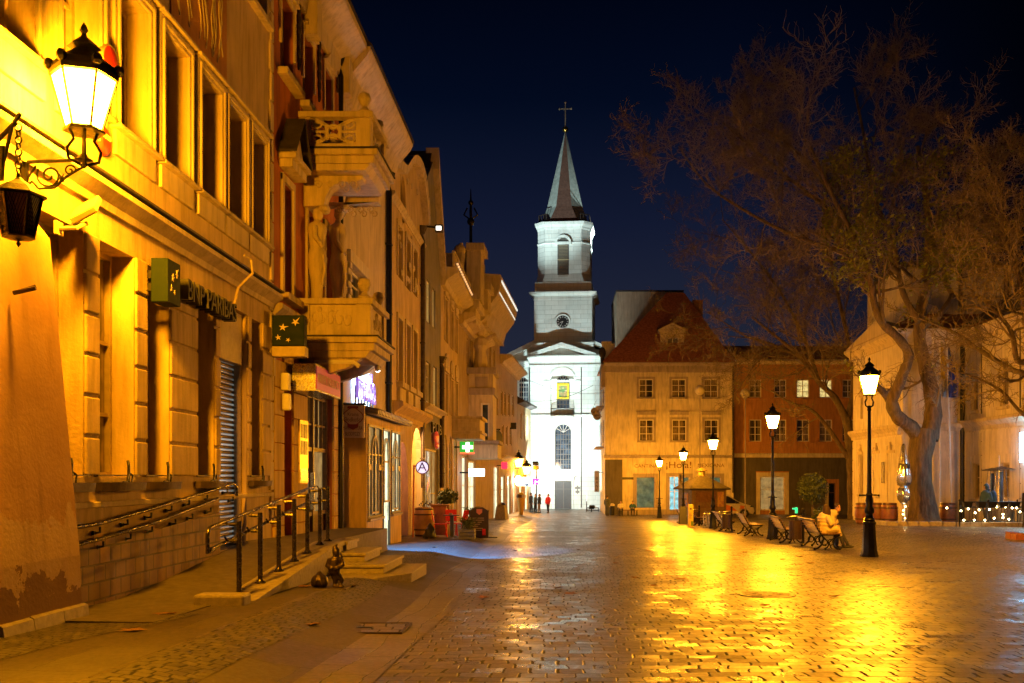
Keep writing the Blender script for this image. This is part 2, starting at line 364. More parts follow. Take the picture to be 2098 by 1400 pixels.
# ---- paving
def stone_mat(name,bw,rh,vj,hj,c0,c1,joint,r0,r1,tilt,jit=.35,swap=False,arc=None,bumpd=.012,seed=0.):
    m,t,b=nt(name); sp=N(t,'ShaderNodeSeparateXYZ'); t.links.new(pos(t),sp.inputs[0]); x,y=sp.outputs[0],sp.outputs[1]
    wob=noise(t,pos(t),.35,2); x=math_(t,'ADD',x,mapr(t,wob,0,1,-.25,.25)); wob2=noise(t,pos(t),.6,2); y=math_(t,'ADD',y,mapr(t,wob2,0,1,-.22,.22))
    fine=noise(t,pos(t),7.,3); y=math_(t,'ADD',y,mapr(t,fine,0,1,-.025,.025)); x=math_(t,'ADD',x,mapr(t,noise(t,pos(t),6.3,3),0,1,-.03,.03))
    if swap: x,y=y,x
    if arc: # segmental rows of setts
        xx=math_(t,'SUBTRACT',math_(t,'FRACT',math_(t,'DIVIDE',x,arc)),.5); y=math_(t,'ADD',y,math_(t,'MULTIPLY',math_(t,'MULTIPLY',xx,xx),arc*1.1))
    v=math_(t,'DIVIDE',y,rh); row=math_(t,'FLOOR',v); fv=math_(t,'FRACT',v)
    wn=N(t,'ShaderNodeTexWhiteNoise',noise_dimensions='1D'); t.links.new(math_(t,'ADD',row,seed),wn.inputs['W'])
    off=math_(t,'ADD',math_(t,'MULTIPLY',math_(t,'MODULO',row,2.),.5),math_(t,'MULTIPLY',wn.outputs['Value'],jit))
    u=math_(t,'ADD',math_(t,'DIVIDE',x,bw),off); colm=math_(t,'FLOOR',u); fu=math_(t,'FRACT',u)
    cv=N(t,'ShaderNodeCombineXYZ'); t.links.new(colm,cv.inputs[0]); t.links.new(row,cv.inputs[1])
    wc=N(t,'ShaderNodeTexWhiteNoise',noise_dimensions='3D'); t.links.new(cv.outputs[0],wc.inputs['Vector']); rnd=wc.outputs['Value']; rc=wc.outputs['Color']
    sr=N(t,'ShaderNodeSeparateColor'); t.links.new(rc,sr.inputs[0])
    vjw=math_(t,'MULTIPLY',math_(t,'ADD',sr.outputs[1],.35),vj)       # joints of uneven width
    du=math_(t,'MULTIPLY',math_(t,'MINIMUM',fu,math_(t,'SUBTRACT',1.,fu)),bw); dv=math_(t,'MULTIPLY',math_(t,'MINIMUM',fv,math_(t,'SUBTRACT',1.,fv)),rh)
    k1=math_(t,'SUBTRACT',1.,math_(t,'MINIMUM',math_(t,'DIVIDE',du,vjw),1.)); k2=math_(t,'SUBTRACT',1.,math_(t,'MINIMUM',math_(t,'DIVIDE',dv,math_(t,'MULTIPLY',math_(t,'ADD',sr.outputs[2],.3),hj)),1.))
    j=math_(t,'MAXIMUM',mapr(t,k1,.15,.55,0,1),mapr(t,k2,.15,.6,0,1))
    c=mixc(t,rnd,c0,c1); n2=noise(t,pos(t),18.,5,.7); c=mixc(t,mapr(t,n2,.35,.7,0,.6),c,tuple(q*.5 for q in c0)); n3=noise(t,pos(t),.5,4)
    c=mixc(t,mapr(t,n3,.4,.7,0,.5),c,tuple(q*.55 for q in c0)); c=mixc(t,j,c,joint); t.links.new(c,b.inputs['Base Color'])
    rg=math_(t,'ADD',mapr(t,sr.outputs[0],0,1,r0,r1),mapr(t,n2,.3,.7,-.07,.1)); rg=math_(t,'ADD',rg,mapr(t,n3,.35,.68,-.05,.10))
    rg=math_(t,'MAXIMUM',rg,math_(t,'MULTIPLY',j,.9)); t.links.new(rg,b.inputs['Roughness'])
    b.inputs['Specular IOR Level'].default_value=.6
    h=math_(t,'ADD',math_(t,'SUBTRACT',1.,j),math_(t,'MULTIPLY',n2,.22))
    # each stone lies a little askew
    tx=math_(t,'MULTIPLY',math_(t,'MULTIPLY',math_(t,'SUBTRACT',sr.outputs[0],.5),math_(t,'SUBTRACT',fu,.5)),tilt); ty=math_(t,'MULTIPLY',math_(t,'MULTIPLY',math_(t,'SUBTRACT',sr.outputs[1],.5),math_(t,'SUBTRACT',fv,.5)),tilt*1.6)
    h=math_(t,'ADD',h,math_(t,'ADD',tx,ty)); bump(t,b,h,.8,bumpd); return m
PAV=stone_mat('square_pavers',.235,.19,.019,.008,(.09,.074,.06),(.18,.15,.12),(.008,.007,.006),.26,.46,1.0)
SETT=stone_mat('small_setts',.105,.10,.012,.011,(.07,.06,.052),(.15,.13,.11),(.012,.01,.009),.38,.62,1.3,arc=1.3,bumpd=.008)
SETTB=stone_mat('sett_band_stones',.12,.11,.016,.010,(.08,.07,.06),(.14,.12,.10),(.01,.009,.008),.35,.6,1.3,bumpd=.008)
SETTR=stone_mat('dark_setts',.16,.14,.017,.012,(.08,.072,.062),(.17,.15,.125),(.008,.007,.006),.32,.55,1.5,arc=1.8,bumpd=.01)
SLAB=stone_mat('pavement_slabs',1.6,1.15,.006,.006,(.075,.06,.048),(.095,.076,.06),(.02,.017,.014),.42,.6,.2,bumpd=.004)
STRIP=stone_mat('long_gutter_stones',1.0,.30,.007,.009,(.12,.10,.085),(.17,.145,.12),(.012,.01,.009),.34,.5,.5,swap=True,bumpd=.008)
def sheet(name,xs,ys,mat,dz=0.,kind='structure',xf=None):
    m=MB(); n=len(xs)
    vs=[]
    for y in ys:
        for x in xs:
            X=xf(x,y) if xf else x; vs.append((X,y,gz(X,y)+dz))
    fs=[[a*n+b,a*n+b+1,(a+1)*n+b+1,(a+1)*n+b] for a in range(len(ys)-1) for b in range(n-1)]
    m.add(vs,fs); o=m.build(name,mat,recalc=False,smooth=60); o['kind']=kind; return o
def fr(a,b,n): return [a+(b-a)*i/n for i in range(n+1)]
YS=fr(-25,75,100)+fr(77,140,20)+[170,220]
sheet('ground',[-150,-60,-30,-12]+fr(-8,0,40)+[2,4,6]+fr(8,15,16)+[18,25,40,80,150],YS,PAV)
YL=fr(-12,75,87)+fr(76,99,12)
edge=lambda y: .10*math.sin(y*.21)+.05*math.sin(y*.6)
sheet('pavement',fr(0,1,14),YL,SLAB,.004,xf=lambda u,y: -7+u*(7-2.02+edge(y)))
sheet('kerb',[0,.5,1],YL,STRIP,.008,xf=lambda u,y: -2.1+edge(y)+u*.62)
sheet('footpath',fr(0,1,4),YL,SETTB,.008,xf=lambda u,y: -3.22+edge(y)*1.6+u*.55)
sheet('apron_pavement',fr(0,1,8),fr(-6,10.4,30),SETT,.008,xf=lambda u,y: -7+u*(2.78+.13*(y-7.5)+.05*math.sin(y*2)))
sheet('square_ground',fr(0,1,14),fr(2,78,76),SETTR,.004,xf=lambda u,y: 9.1+.1*math.sin(y*.3)+u*20)
# ---- covers and scattered leaves in the paving
mh=thing('manhole_cover','round cast iron manhole cover in the pavers right of the middle','manhole cover',(XX(1572,14.6),14.6,gz(3.1,14.6)+.012))
m=MB(); m.lathe([(.0,-.01),(.42,-.01),(.42,.006),(.36,.006),(.36,.002),(0,.002)],28); m.build('rim',M['iron'],None).parent=mh
m=MB(); m.lathe([(0,.003),(.33,.003),(.33,.010),(0,.010)],24)
for i in range(8):
    a=i*PI/4; m.cbox((.2*math.cos(a),.2*math.sin(a),.012),.06,.06,.008)
m.build('lid',M['ironbrown'],None).parent=mh
hc=thing('access_hatch','rectangular stone filled access hatch in the pavement edge','hatch cover',(XX(740,10.6),10.6,gz(-2.1,10.6)+.012))
m=MB(); 
for a in ((-.5,.5,-.36,-.33),(-.5,.5,.33,.36),(-.5,-.47,-.33,.33),(.47,.5,-.33,.33)): m.box(*a,-.01,.012)
m.build('frame',M['ironbrown']).parent=hc
m=MB(); m.box(-.46,.46,-.32,.32,-.01,.006); m.build('lid',PAV).parent=hc
m=MB(); m.box(-.12,.12,-.03,.03,.006,.014); m.build('handle',M['iron']).parent=hc
LEAFM=mat('fallen_leaf',(.22,.10,.03),.6,0,.4,9,.1)
rr=random.Random(3)
for i in range(38):
    y=9+26*rr.random()**1.3; x=(-1.6+rr.random()*8) if i<26 else -4.4+rr.random()*2.2; s=.05+.05*rr.random(); m=MB()
    pts=[(s*1.2*math.cos(a)*(1+.35*math.cos(5*a)),s*math.sin(a)*(1+.3*math.cos(5*a)),.012+.02*rr.random()) for a in [k*PI/6 for k in range(12)]]
    m.add(pts+[(0,0,.004)],[[k,(k+1)%12,12] for k in range(12)])
    o=m.build('fallen_leaf',LEAFM); o.location=(x,y,gz(x,y)+.004); o.rotation_euler=(0,0,rr.random()*6)
    tag(o,'brown fallen leaf lying on the stone pavers of the square','leaf','fallen leaves on the pavers')
# ================= left row, first building: ochre bank with a ramp =================
f1=Fac((-5.3,1.),(-5.3,18.02))
Z1,ZW=4.14,1.40
GFp=[(12.0-1,None)]
def S(px): return f1.s(px)
b1=thing('bank_building','ochre plaster bank building nearest the camera with deep ground floor windows','building',(-5.3,9,gz(-5.3,9)))
gfo=[(S(170)-1.12,S(170)),(S(201),S(274)),(S(299),S(346)),(S(403),S(438)),(S(513),S(535))]
gfo=[(gfo[0][0]-3.0,gfo[0][0]-1.9),(gfo[0][0]-1.5,gfo[0][0]-.4)]+gfo
holes=[rect(a,b,ZW,Z1) for a,b in gfo]
door=(S(449.5),S(505)); holes.append(rect(door[0],door[1],.25,Z1+.02))
# upper floor windows (right edges measured), regular 1.28 m axis
up=[]
for r_,wd_ in ((309,.86),(389,.86),(456,.86),(505,.84),(548,.80)):
    b_=S(r_-6); up.append((b_-wd_,b_))
a0=up[0][0]
up=[(a0-1.36*k,a0-1.36*k+.86) for k in (4,3,2,1)]+up
zu0=f1.z(389,404)+.14; zu1=f1.z(389,90)-.25
for a,b in up: holes.append(rect(a,b,zu0,zu1))
up2=[(a,b) for a,b in up if True]
zt0=f1.z(545,60)+.1
for a,b in up2: holes.append(rect(a,b,zt0,zt0+1.7))
def _w(): return wall(f1,b1,rect(0,f1.L,-1.,13.4),holes,M['ochre'],.34,8.)
_w()
for a,b in gfo:
    window(f1,b1,rect(a,b,ZW,Z1),.33,M['fbeige'],M['glasstan'],1,(.28,.60),.06)
for a,b in up: window(f1,b1,rect(a,b,zu0,zu1),.33,M['fbeige'],M['glasstan'],2,(.66,),.07)
for a,b in up2: window(f1,b1,rect(a,b,zt0,zt0+1.7),.33,M['fbeige'],M['glasstan'],2,(.66,),.07)
m=fmb(f1)
for a,b in up:      # profiled window surrounds
    for k,(w_,d_) in enumerate(((.16,.045),(.10,.075))):
        m.box(a-w_,a-.002-.05*k,-d_,.004,zu0,zu1+w_); m.box(b+.002+.05*k,b+w_,-d_,.004,zu0,zu1+w_); m.box(a-w_+.001,b+w_-.001,-d_-.002,.003,zu1+.003+.05*k,zu1+w_+.02)
    m.box(a-.2,b+.2,-.11,.005,zu1+.18,zu1+.23)
    m.box(a-.14,b+.14,-.05,.004,zu0-.32,zu0-.02)
m.build('window_surround',M['trim'],b1,bevel=.012)
m=fmb(f1)
for a,b in up: m.box(a-.2,b+.2,-.13,.006,zu0-.02,zu0+.03)
for a,b in up2:
    m.box(a-.15,a-.002,-.05,.004,zt0,zt0+1.85); m.box(b+.002,b+.15,-.05,.004,zt0,zt0+1.85); m.box(a-.16,b+.16,-.06,.003,zt0+1.703,zt0+1.85); m.box(a-.2,b+.2,-.12,.005,zt0-.1,zt0)
m.build('sill',M['trim'],b1,bevel=.01)
# string course over the ground floor
zc=f1.z(500,600); m=fmb(f1); mould(m,0,f1.L+.02,cornice(zc,.27,.2)); m.build('cornice',M['trim'],b1)
m=fmb(f1); m.box(0,f1.L+.02,-.23,.0,zc+.29,zc+.32); m.build('cornice_flashing',M['ironbrown'],b1)
# rustication grooves on the piers: slim proud bands
m=fmb(f1); edges=sorted(gfo+[door]); prs=[(edges[i][1],edges[i+1][0]) for i in range(len(edges)-1)]+[(edges[-1][1],f1.L)]
for a,b in prs:
    for k in range(6):
        z0=ZW+.02+k*.46; m.box(a+.015,b-.015,-.035,.003,z0,z0+.425)
m.build('rusticated_pier',M['ochre'],b1,bevel=.018)
m=fmb(f1); m.box(0,f1.L,-.045,.002,1.05,1.12); m.build('base_moulding',M['trim'],b1,bevel=.012)
# brick-faced plinth by the ramp
PL,t,b=nt('plinth_blocks'); 
tc=pos(t); sp=N(t,'ShaderNodeSeparateXYZ'); t.links.new(tc,sp.inputs[0]); cb=N(t,'ShaderNodeCombineXYZ'); t.links.new(sp.outputs[1],cb.inputs[0]); t.links.new(sp.outputs[2],cb.inputs[1])
br=N(t,'ShaderNodeTexBrick'); t.links.new(cb.outputs[0],br.inputs['Vector']); br.inputs['Scale'].default_value=1; br.inputs['Brick Width'].default_value=.27; br.inputs['Row Height'].default_value=.2; br.inputs['Mortar Size'].default_value=.012
br.inputs['Color1'].default_value=(.30,.15,.08,1); br.inputs['Color2'].default_value=(.24,.12,.065,1); br.inputs['Mortar'].default_value=(.08,.05,.035,1); br.inputs['Mortar Smooth'].default_value=.3
t.links.new(mixc(t,mapr(t,noise(t,tc,6,5),.3,.7,0,.5),br.outputs[0],(.14,.075,.045)),b.inputs['Base Color']); b.inputs['Roughness'].default_value=.6
bump(t,b,math_(t,'SUBTRACT',math_(t,'MULTIPLY',noise(t,tc,14,4),.3),br.outputs['Fac']),.9,.012)
m=fmb(f1); d=-.03; sd=door[0]-.05
m.add([(5.5,d,-.8),(sd,d,-.8),(sd,d,.86),(sd-2.3,d,.72),(5.5,d,.66),(5.5,0,-.8),(sd,0,-.8),(sd,0,.86),(sd-2.3,0,.72),(5.5,0,.66)],[[0,1,2,3,4],[2,7,8,3],[3,8,9,4],[1,6,7,2]])
m.build('plinth_cladding',PL,b1)
# roller shutter with light behind its slots
SH,t,b=nt('slotted_shutter'); tc=pos(t); sp=N(t,'ShaderNodeSeparateXYZ'); t.links.new(tc,sp.inputs[0])
zf=math_(t,'FRACT',math_(t,'DIVIDE',sp.outputs[2],.085)); yf=math_(t,'FRACT',math_(t,'ADD',math_(t,'DIVIDE',sp.outputs[1],.055),math_(t,'MULTIPLY',math_(t,'FLOOR',math_(t,'DIVIDE',sp.outputs[2],.085)),.5)))
k=math_(t,'MULTIPLY',math_(t,'GREATER_THAN',zf,.62),math_(t,'GREATER_THAN',yf,.25))
hz=mapr(t,noise(t,tc,.9,2),.3,.7,.05,1.)
b.inputs['Base Color'].default_value=(.20,.16,.11,1); b.inputs['Roughness'].default_value=.35; b.inputs['Metallic'].default_value=.6
b.inputs['Emission Color'].default_value=(.42,.50,.46,1); t.links.new(math_(t,'MULTIPLY',k,math_(t,'MULTIPLY',hz,.85)),b.inputs['Emission Strength'])
bump(t,b,math_(t,'SINE',math_(t,'MULTIPLY',sp.outputs[2],2*PI/.085)),.7,.012)
zsh=f1.z(449.5,730); m=fmb(f1); m.box(door[0]+.06,door[1]-.06,.2,.24,.3,zsh); sh=m.build('shutter',SH,b1)
m=fmb(f1); m.box(door[0]+.05,door[1]-.05,.06,.3,zsh,Z1); m.build('shutter_box',M['fbeige'],b1,bevel=.01)
m=fmb(f1); m.box(door[0],door[0]+.06,.08,.3,.3,Z1); m.box(door[1]-.06,door[1],.08,.3,.3,Z1); m.build('shutter_rail',M['fbeige'],b1)
# quoins on the party line
m=fmb(f1)
for k in range(22):
    z0=.6+k*.55; w_=.34 if k%2 else .24; m.box(f1.L-w_*.6,f1.L+.012,-.04,.003,z0+.01,z0+.53)
m.build('quoin',M['trim'],b1,bevel=.015)
# dark picture panel with incised robed figures (plain stand-in strokes)
pn=(S(348),S(462)); zp0=f1.z(400,75)-.2; m=fmb(f1); m.box(pn[0],pn[1],-.02,.003,zp0,zp0+2.4); pnl=m.build('picture_panel',M['rust'],b1)
m=fmb(f1); rr=random.Random(5)
for k in range(16):
    x=pn[0]+.2+rr.random()*(pn[1]-pn[0]-.4); z=zp0+.15+rr.random()*.25; pts=[]
    for i in range(9): pts.append((x+.06*math.sin(i*1.3+k)+.012*i*(k%3-1),-.024,z+i*.19))
    m.tube(pts,.012,5)
m.build('incised_line',M['trim'],pnl)
# wall hung floodlight and its bracket
wf=thing('wall_floodlight','slim grey floodlight bracketed to the wall under the near lantern','floodlight',tuple(f1.w(S(118),-.2,f1.z(130,455))))
m=MB(); m.M=wm(wf)@Matrix.Rotation(R(-28),4,'Y')@Matrix.Rotation(R(35),4,'X'); m.cbox((.08,.22,.0),.30,.42,.07); m.build('housing',M['fbeige'],wf,bevel=.012)
m=MB(); m.M=wm(wf)@Matrix.Rotation(R(-28),4,'Y')@Matrix.Rotation(R(35),4,'X'); m.cbox((.08,.22,-.04),.24,.36,.012); m.build('lens',M['glass'],wf)
m=MB(); m.M=wm(wf); m.tube([(-.19,0,-.1),(.0,0,-.1),(.06,.1,-.02)],.025,8); m.cbox((-.19,0,-.1),.03,.14,.14); m.build('bracket',M['fbeige'],wf)
# buttress leaning against the near end of the wall
bt=thing('buttress','orange stained plaster buttress battered outward at the foot, left edge','buttress',(-5.1,9,gz(-5.1,9)))
def bmat_():
    m,t,b=nt('buttress_plaster'); v=pos(t); sp=N(t,'ShaderNodeSeparateXYZ'); t.links.new(v,sp.inputs[0])
    c=mixc(t,mapr(t,noise(t,v,1.6,5),.3,.7,0,1),(.42,.24,.12),(.56,.35,.19))
    zz=math_(t,'ADD',sp.outputs[2],mapr(t,noise(t,v,3.2,6,.65),.2,.8,-.45,.45))
    c=mixc(t,mapr(t,zz,.40,.44,.75,0),c,(.16,.085,.045))     # peeled damp zone with a ragged edge
    c=mixc(t,mapr(t,math_(t,'MULTIPLY',mapr(t,zz,.42,.44,0,1),mapr(t,zz,.95,1.0,1,0)),0,1,0,.8),c,(.60,.44,.28))
    c=mixc(t,mapr(t,noise(t,sc3(t,v,(3,3,.3)),2.,5),.55,.8,0,.5),c,(.22,.12,.06)); t.links.new(c,b.inputs['Base Color']); b.inputs['Roughness'].default_value=.85
    bump(t,b,math_(t,'ADD',noise(t,v,22,4),mapr(t,zz,.40,.44,0,1.5)),.28,.02); return m
BM=bmat_(); g0=gz(-4.9,9)-.3
m=MB(); y0,y1=3.,10.05; prof=[(-5.75,g0),(-4.90,g0),(-4.93,.6),(-5.24,3.85),(-5.75,4.5)]
m.add([(p[0],y0,p[1]) for p in prof]+[(p[0]+(.0),y1,p[1]) for p in prof],[[0,1,2,3,4],[9,8,7,6,5]]+[[i,(i+1)%5,5+(i+1)%5,5+i] for i in range(5)])
m.build('masonry',BM,bt)
m=MB()
for k,(a,b_,dz) in enumerate(((8.55,9.05,0),(9.06,9.6,.02),(9.61,10.1,.03))):
    z=gz(-4.85,(a+b_)/2); m.add([(-4.91,a,z-.02),(-4.91,b_,z-.02),(-4.91,b_,z+.12+dz),(-4.91,a,z+.12+dz),(-4.85,a,z-.02),(-4.85,b_,z-.02),(-4.87,b_,z+.10+dz),(-4.87,a,z+.10+dz)],[[0,1,2,3],[4,5,6,7],[2,3,7,6],[0,3,7,4],[1,2,6,5]])
m.build('skirting_stone',M['granite'],bt)
ip=thing('iron_spike','small forked iron spike driven into the rust streaked buttress','iron spike',tuple(P(60,597,9.2)))
bx=-5.13; c=P(60,597,9.2)
m=MB(); m.tube([(bx,c.y-.02,c.z-.02),(c.x+.06,c.y,c.z+.03)],.022,6); m.tube([(bx,c.y-.02,c.z-.02),(c.x+.03,c.y+.06,c.z+.06)],.018,6); m.build('prong',M['ironbrown'],ip)
# ---- window trays with an upright iron holder
def tray(a,b,label):
    o=thing('window_tray',label,'window tray',tuple(f1.w((a+b)/2,-.06,ZW-.16)),0,'iron window trays under the bank windows')
    L=(b-a)*.52+.06; m=MB(); m.M=Matrix.Rotation(R(90),4,'Z')      # local x along street
    n=12; vs=[]; 
    for i in range(n+1):
        x=-L+2*L*i/n; k=1-(abs(i-n/2)/(n/2))**3; vs+=[(x,.10,.0),(x,-.02-.16*k,.0),(x,-.03-.17*k,.10),(x,.10,.10)]
    m.add(vs,[[i*4+q,i*4+(q+1)%4,(i+1)*4+(q+1)%4,(i+1)*4+q] for i in range(n) for q in range(4)]+[[0,1,2,3],[n*4+3,n*4+2,n*4+1,n*4]])
    m.M=wm(o)@Matrix.Rotation(R(90),4,'Z'); m2=m; vv=[wm(o)@Matrix.Rotation(R(90),4,'Z')@Vector(v) for v in vs]; m2.v=vv; m2.build('tray',M['ironbrown'],o)
    m=MB(); m.M=wm(o)@Matrix.Rotation(R(90),4,'Z'); m.box(-L,L,.02,.045,.17,.19); m.build('cross_bar',M['ironbrown'],o)
    m=MB(); m.M=wm(o)@Matrix.Rotation(R(90),4,'Z'); m.tube([(-.05,-.04,.10),(.06,-.04,.11),(.10,-.04,.2)],.012,6); m.tube([(.10,-.04,.10),(.15,-.02,.30),(.17,0,.36)],.018,6); m.tube([(.28,.0,.10),(.30,.0,.18),(.24,.02,.22)],.012,6); m.build('hook',M['iron'],o)
names=['first window from the left, beside the buttress','second bank window from the left','third bank window from the left','window just left of the shutter door','narrow window right of the shutter door']
for (a,b),nm in zip(gfo[2:],names): tray(a,b,'iron window tray with bent hook under the '+nm)
# ---- signs of the bank
STARS=[[(.78,.86),(.70,.40)]]
def star(cx,cz,r,tail,ang,k=.38):
    pts=[]
    for i in range(10):
        a=ang+i*PI/5; q=r if i%2==0 else r*k
        if i==0: q=r*tail
        pts.append((cx+q*math.cos(a),cz+q*math.sin(a)))
    return pts
SG=mat('sign_green',(.010,.022,.017),.6,0,.08,4,.02,30,.12); SS=mat('sign_pale_star',(.62,.52,.36),.5,0,.05,4,0)
def stars(T,x0,x1,y0,y1,parent,z):
    m=MB(); m.M=T@Matrix(((1,0,0,0),(0,0,1,0),(0,-1,0,0),(0,0,0,1)))
    w_,h_=x1-x0,y1-y0
    for cx,cy,r,tl,an in ((.74,.77,.13,1.6,.9),(.36,.60,.13,1.4,.2),(.22,.27,.10,1.1,1.7),(.52,.19,.08,1.1,3.6)):
        m.prism([((p[0])*w_+x0,(p[1])*h_+y0) for p in star(cx,cy,r,tl,an)],-z-.004,-z+.002)
    m.build('star',SS,parent)
s0,s1=f1.s(344,-.32),f1.s(370,-.32); za,zb=f1.z(370,630,-.32),f1.z(370,543,-.32)
sg=thing('wall_sign','green box sign with four pale stars flat on the ochre wall','sign',tuple(f1.w((s0+s1)/2,-.2,za)))
m=fmb(f1); m.box(s0,s1,-.32,-.10,za,zb); m.build('box',SG,sg,bevel=.012)
stars(f1.T,s0+.04,s1-.04,za+.08,zb-.05,sg,.321)
m=fmb(f1)
for z in (za+.15,zb-.25): m.box(s0+.05,s0+.12,-.1,.0,z,z+.1)
m.build('bracket',M['iron'],sg)
lt=thing('wall_letters','dark standing letters reading a bank name on the ochre wall','sign letters',tuple(f1.w(S(420),-.1,f1.z(420,640))))
m=fmb(f1); m.box(f1.s(372,-.1),f1.s(473,-.1),-.06,-.045,f1.z(420,616,-.1),f1.z(420,616,-.1)+.03); m.build('rail',M['black'],lt)
text(f1.T,'BNP PARIBAS',f1.s(373,-.16),f1.s(474,-.16),f1.z(425,638,-.16),f1.z(425,598,-.16),.16,M['black'],lt,.09)
hs=thing('hanging_sign','square green projecting sign with four pale stars at the bank corner','sign',tuple(f1.w(S(556),0,f1.z(553,732))))
fp=Fac((-5.3,f1.A.y+S(553)),(-3,f1.A.y+S(553)))
x0,x1=fp.s(555),fp.s(623); z0,z1=fp.z(590,731),fp.z(590,646)
m=fmb(fp); m.box(x0,x1,0,.22,z0+.2,z1); m.build('box',SG,hs,bevel=.012); stars(fp.T,x0,x1,z0+.2,z1,hs,.001)
m=fmb(fp); m.box(x0-.06,x1+.02,-.015,.235,z0,z0+.19); m.build('lower_panel',M['fbeige'],hs,bevel=.01)
m=fmb(fp); m.box(.0,.06,.06,.16,z0-.35,z1-.1); m.box(.0,x0+.05,.08,.14,z1-.2,z1-.14); m.build('bracket',M['fbeige'],hs)
# bent cable stub from the cornice
m=fmb(f1); a=S(478); m.tube([(a-.25,-.26,zc+.45),(a-.1,-.32,zc+.42),(a-.05,-.33,zc+.2),(a-.05,-.1,zc-.03),(a-.32,-.06,zc-.6)],.022,6); o=m.build('conduit',M['fbeige']); tag(o,'pale bent conduit running down past the cornice to the wall letters','conduit')
# ================= ramp, steps, railings =================
def rz_(y): return -.12+.0875*(min(y,16.4)-11.6)-.02*max(0,y-16.4)
rp=thing('access_ramp','concrete wheelchair ramp with granite edge climbing along the bank wall','ramp',(-4.5,14,gz(-4.5,14)))
ys=[9.6,11.6,13,14.5,16.4,18,23.9]; m=MB(); vs=[]
for y in ys:
    zt=max(rz_(y),gz(-4.4,y)+.012) if y>11.5 else gz(-4.4,y)+.014
    vs+=[(-5.29,y,zt+.02),(-3.99 if y<19.5 else -4.2,y,zt),(-3.99 if y<19.5 else -4.2,y,-1.1),(-5.29,y,-1.1)]
m.add(vs,[[i*4+q,i*4+(q+1)%4,i*4+4+(q+1)%4,i*4+4+q] for i in range(len(ys)-1) for q in range(4)]+[[0,1,2,3],[27,26,25,24]]); m.build('deck',M['concrete'],rp)
m=MB(); yy=fr(11.6,16.4,6)+[16.75]
for a,b in zip(yy[:-1],yy[1:]):
    za,zb=rz_(a)+.015,rz_(b)+.015; m.add([(-4.12,a,za-.07),(-4.12,b,zb-.07),(-4.12,b,zb),(-4.12,a,za),(-3.66,a,za-.07),(-3.66,b-.004,zb-.07),(-3.66,b-.004,zb),(-3.66,a,za)],[[0,1,2,3],[4,7,6,5],[3,2,6,7],[0,4,5,1],[0,3,7,4],[1,5,6,2]])
m.build('coping',M['granite'],rp)
m=MB()
for a,b in zip(yy[:-1],yy[1:]):
    m.add([(-3.99,a+.004,-1.),(-3.99,b,-1.),(-3.99,b,rz_(b)-.05),(-3.99,a+.004,rz_(a)-.05),(-3.70,a+.004,-1.),(-3.70,b-.004,-1.),(-3.70,b-.004,rz_(b)-.05),(-3.70,a+.004,rz_(a)-.05)],[[0,1,2,3],[4,7,6,5],[0,3,7,4],[1,5,6,2],[3,2,6,7]])
m.build('cheek_wall',M['granite'],rp)
st=tag(MB().box(-4.2,-3.62,11.2,11.5,gz(-4,11.3)-.05,gz(-4,11.3)+.13).build('loose_stone',M['granite'],bevel=.03),'rough block of stone at the foot of the ramp railing','stone')
sp_=thing('entrance_steps','four granite steps with squared treads beside the ramp landing','steps',(-3.2,17,gz(-3.2,17)))
zt=.29
lay=[(-4.0,-3.62,16.75,17.72),(-4.0,-3.22,16.3,17.76),(-4.0,-2.82,15.85,17.8)]
for i,(x0,x1,y0,y1) in enumerate(lay):
    z1=zt-.155*i; m=MB(); m.box(x0,x1,y0,y1,z1-.05,z1); m.box(x0+.02,x1-.03,y0+.03,y1-.03,(z1-.155),z1-.05); m.build('tread',M['granite'],sp_,bevel=.008)
z1=zt-.155*3; x0,x1,y0,y1=-4.0,-2.42,15.3,17.84
m=MB(); m.add([(p[0],p[1],z) for z in (z1-.4,z1) for p in ((x0,y0),(x1-.42,y0),(x1,y0+.75),(x1,y1),(x0,y1))],[[0,1,2,3,4],[5,6,7,8,9]]+[[i,(i+1)%5,5+(i+1)%5,5+i] for i in range(5)]); m.build('tread',M['granite'],sp_,bevel=.008)
# railing with seven posts
rl=thing('ramp_railing','dark steel ramp railing with seven posts and double handrail','railing',(-3.9,14,rz_(14)))
posts=[(487,1228,1070),(524,1200,1052),(559,1180,1038),(589,1155,1026),(616,1137,1015),(641,1120,1003),(660,1106,994)]
PY=[12.0,12.85,13.7,14.5,15.25,16.05,16.6]; tops=[]
for (px,pb,ptop),y in zip(posts,PY):
    x=-3.93; z0=rz_(y)+.015; z1=z0+.93; tops.append((x,y,z1)); m=MB(); m.tube([(x,y,z0),(x,y,z1)],.032,12); m.lathe([(.07,0),(.07,.012),(.045,.03),(.034,.05)],14,(x,y,z0)); m.build('post',M['darksteel'],rl,smooth=40)
    m=MB()
    for h in (-.04,-.24): m.tube([(x,y,z1+h),(x-.15,y,z1+h),(x-.18,y,z1+h+.05)],[.016,.016,.012],8); m.tube([(x-.04,y,z1+h),(x-.12,y,z1+h)],.024,8)
    m.build('bracket',M['darksteel'],rl,smooth=40)
def hand(pts,parent,nm='handrail'):
    m=MB(); m.tube(pts,.023,10); m.build(nm,M['steel' if 0 else 'darksteel'],parent,smooth=40)
x=-4.11; a=rz_(11.55)+.015; b=rz_(16.1)+.015
hand([(x,16.5,b+.92+.03),(x,16.1,b+.93),(x,11.62,a+.93),(x,11.48,a+.91),(x,11.42,a+.84),(x,11.42,a+.62),(x,11.5,a+.63),(x,11.62,a+.65)],rl)
hand([(x,16.4,b+.72),(x,16.1,b+.71),(x,11.5,a+.66)],rl)
wr=thing('wall_handrail','double tubular handrail fixed along the plinth of the bank wall','handrail',tuple(f1.w(8,-.08,.4)))
def wz(px,py): return f1.z(px,py,-.1)
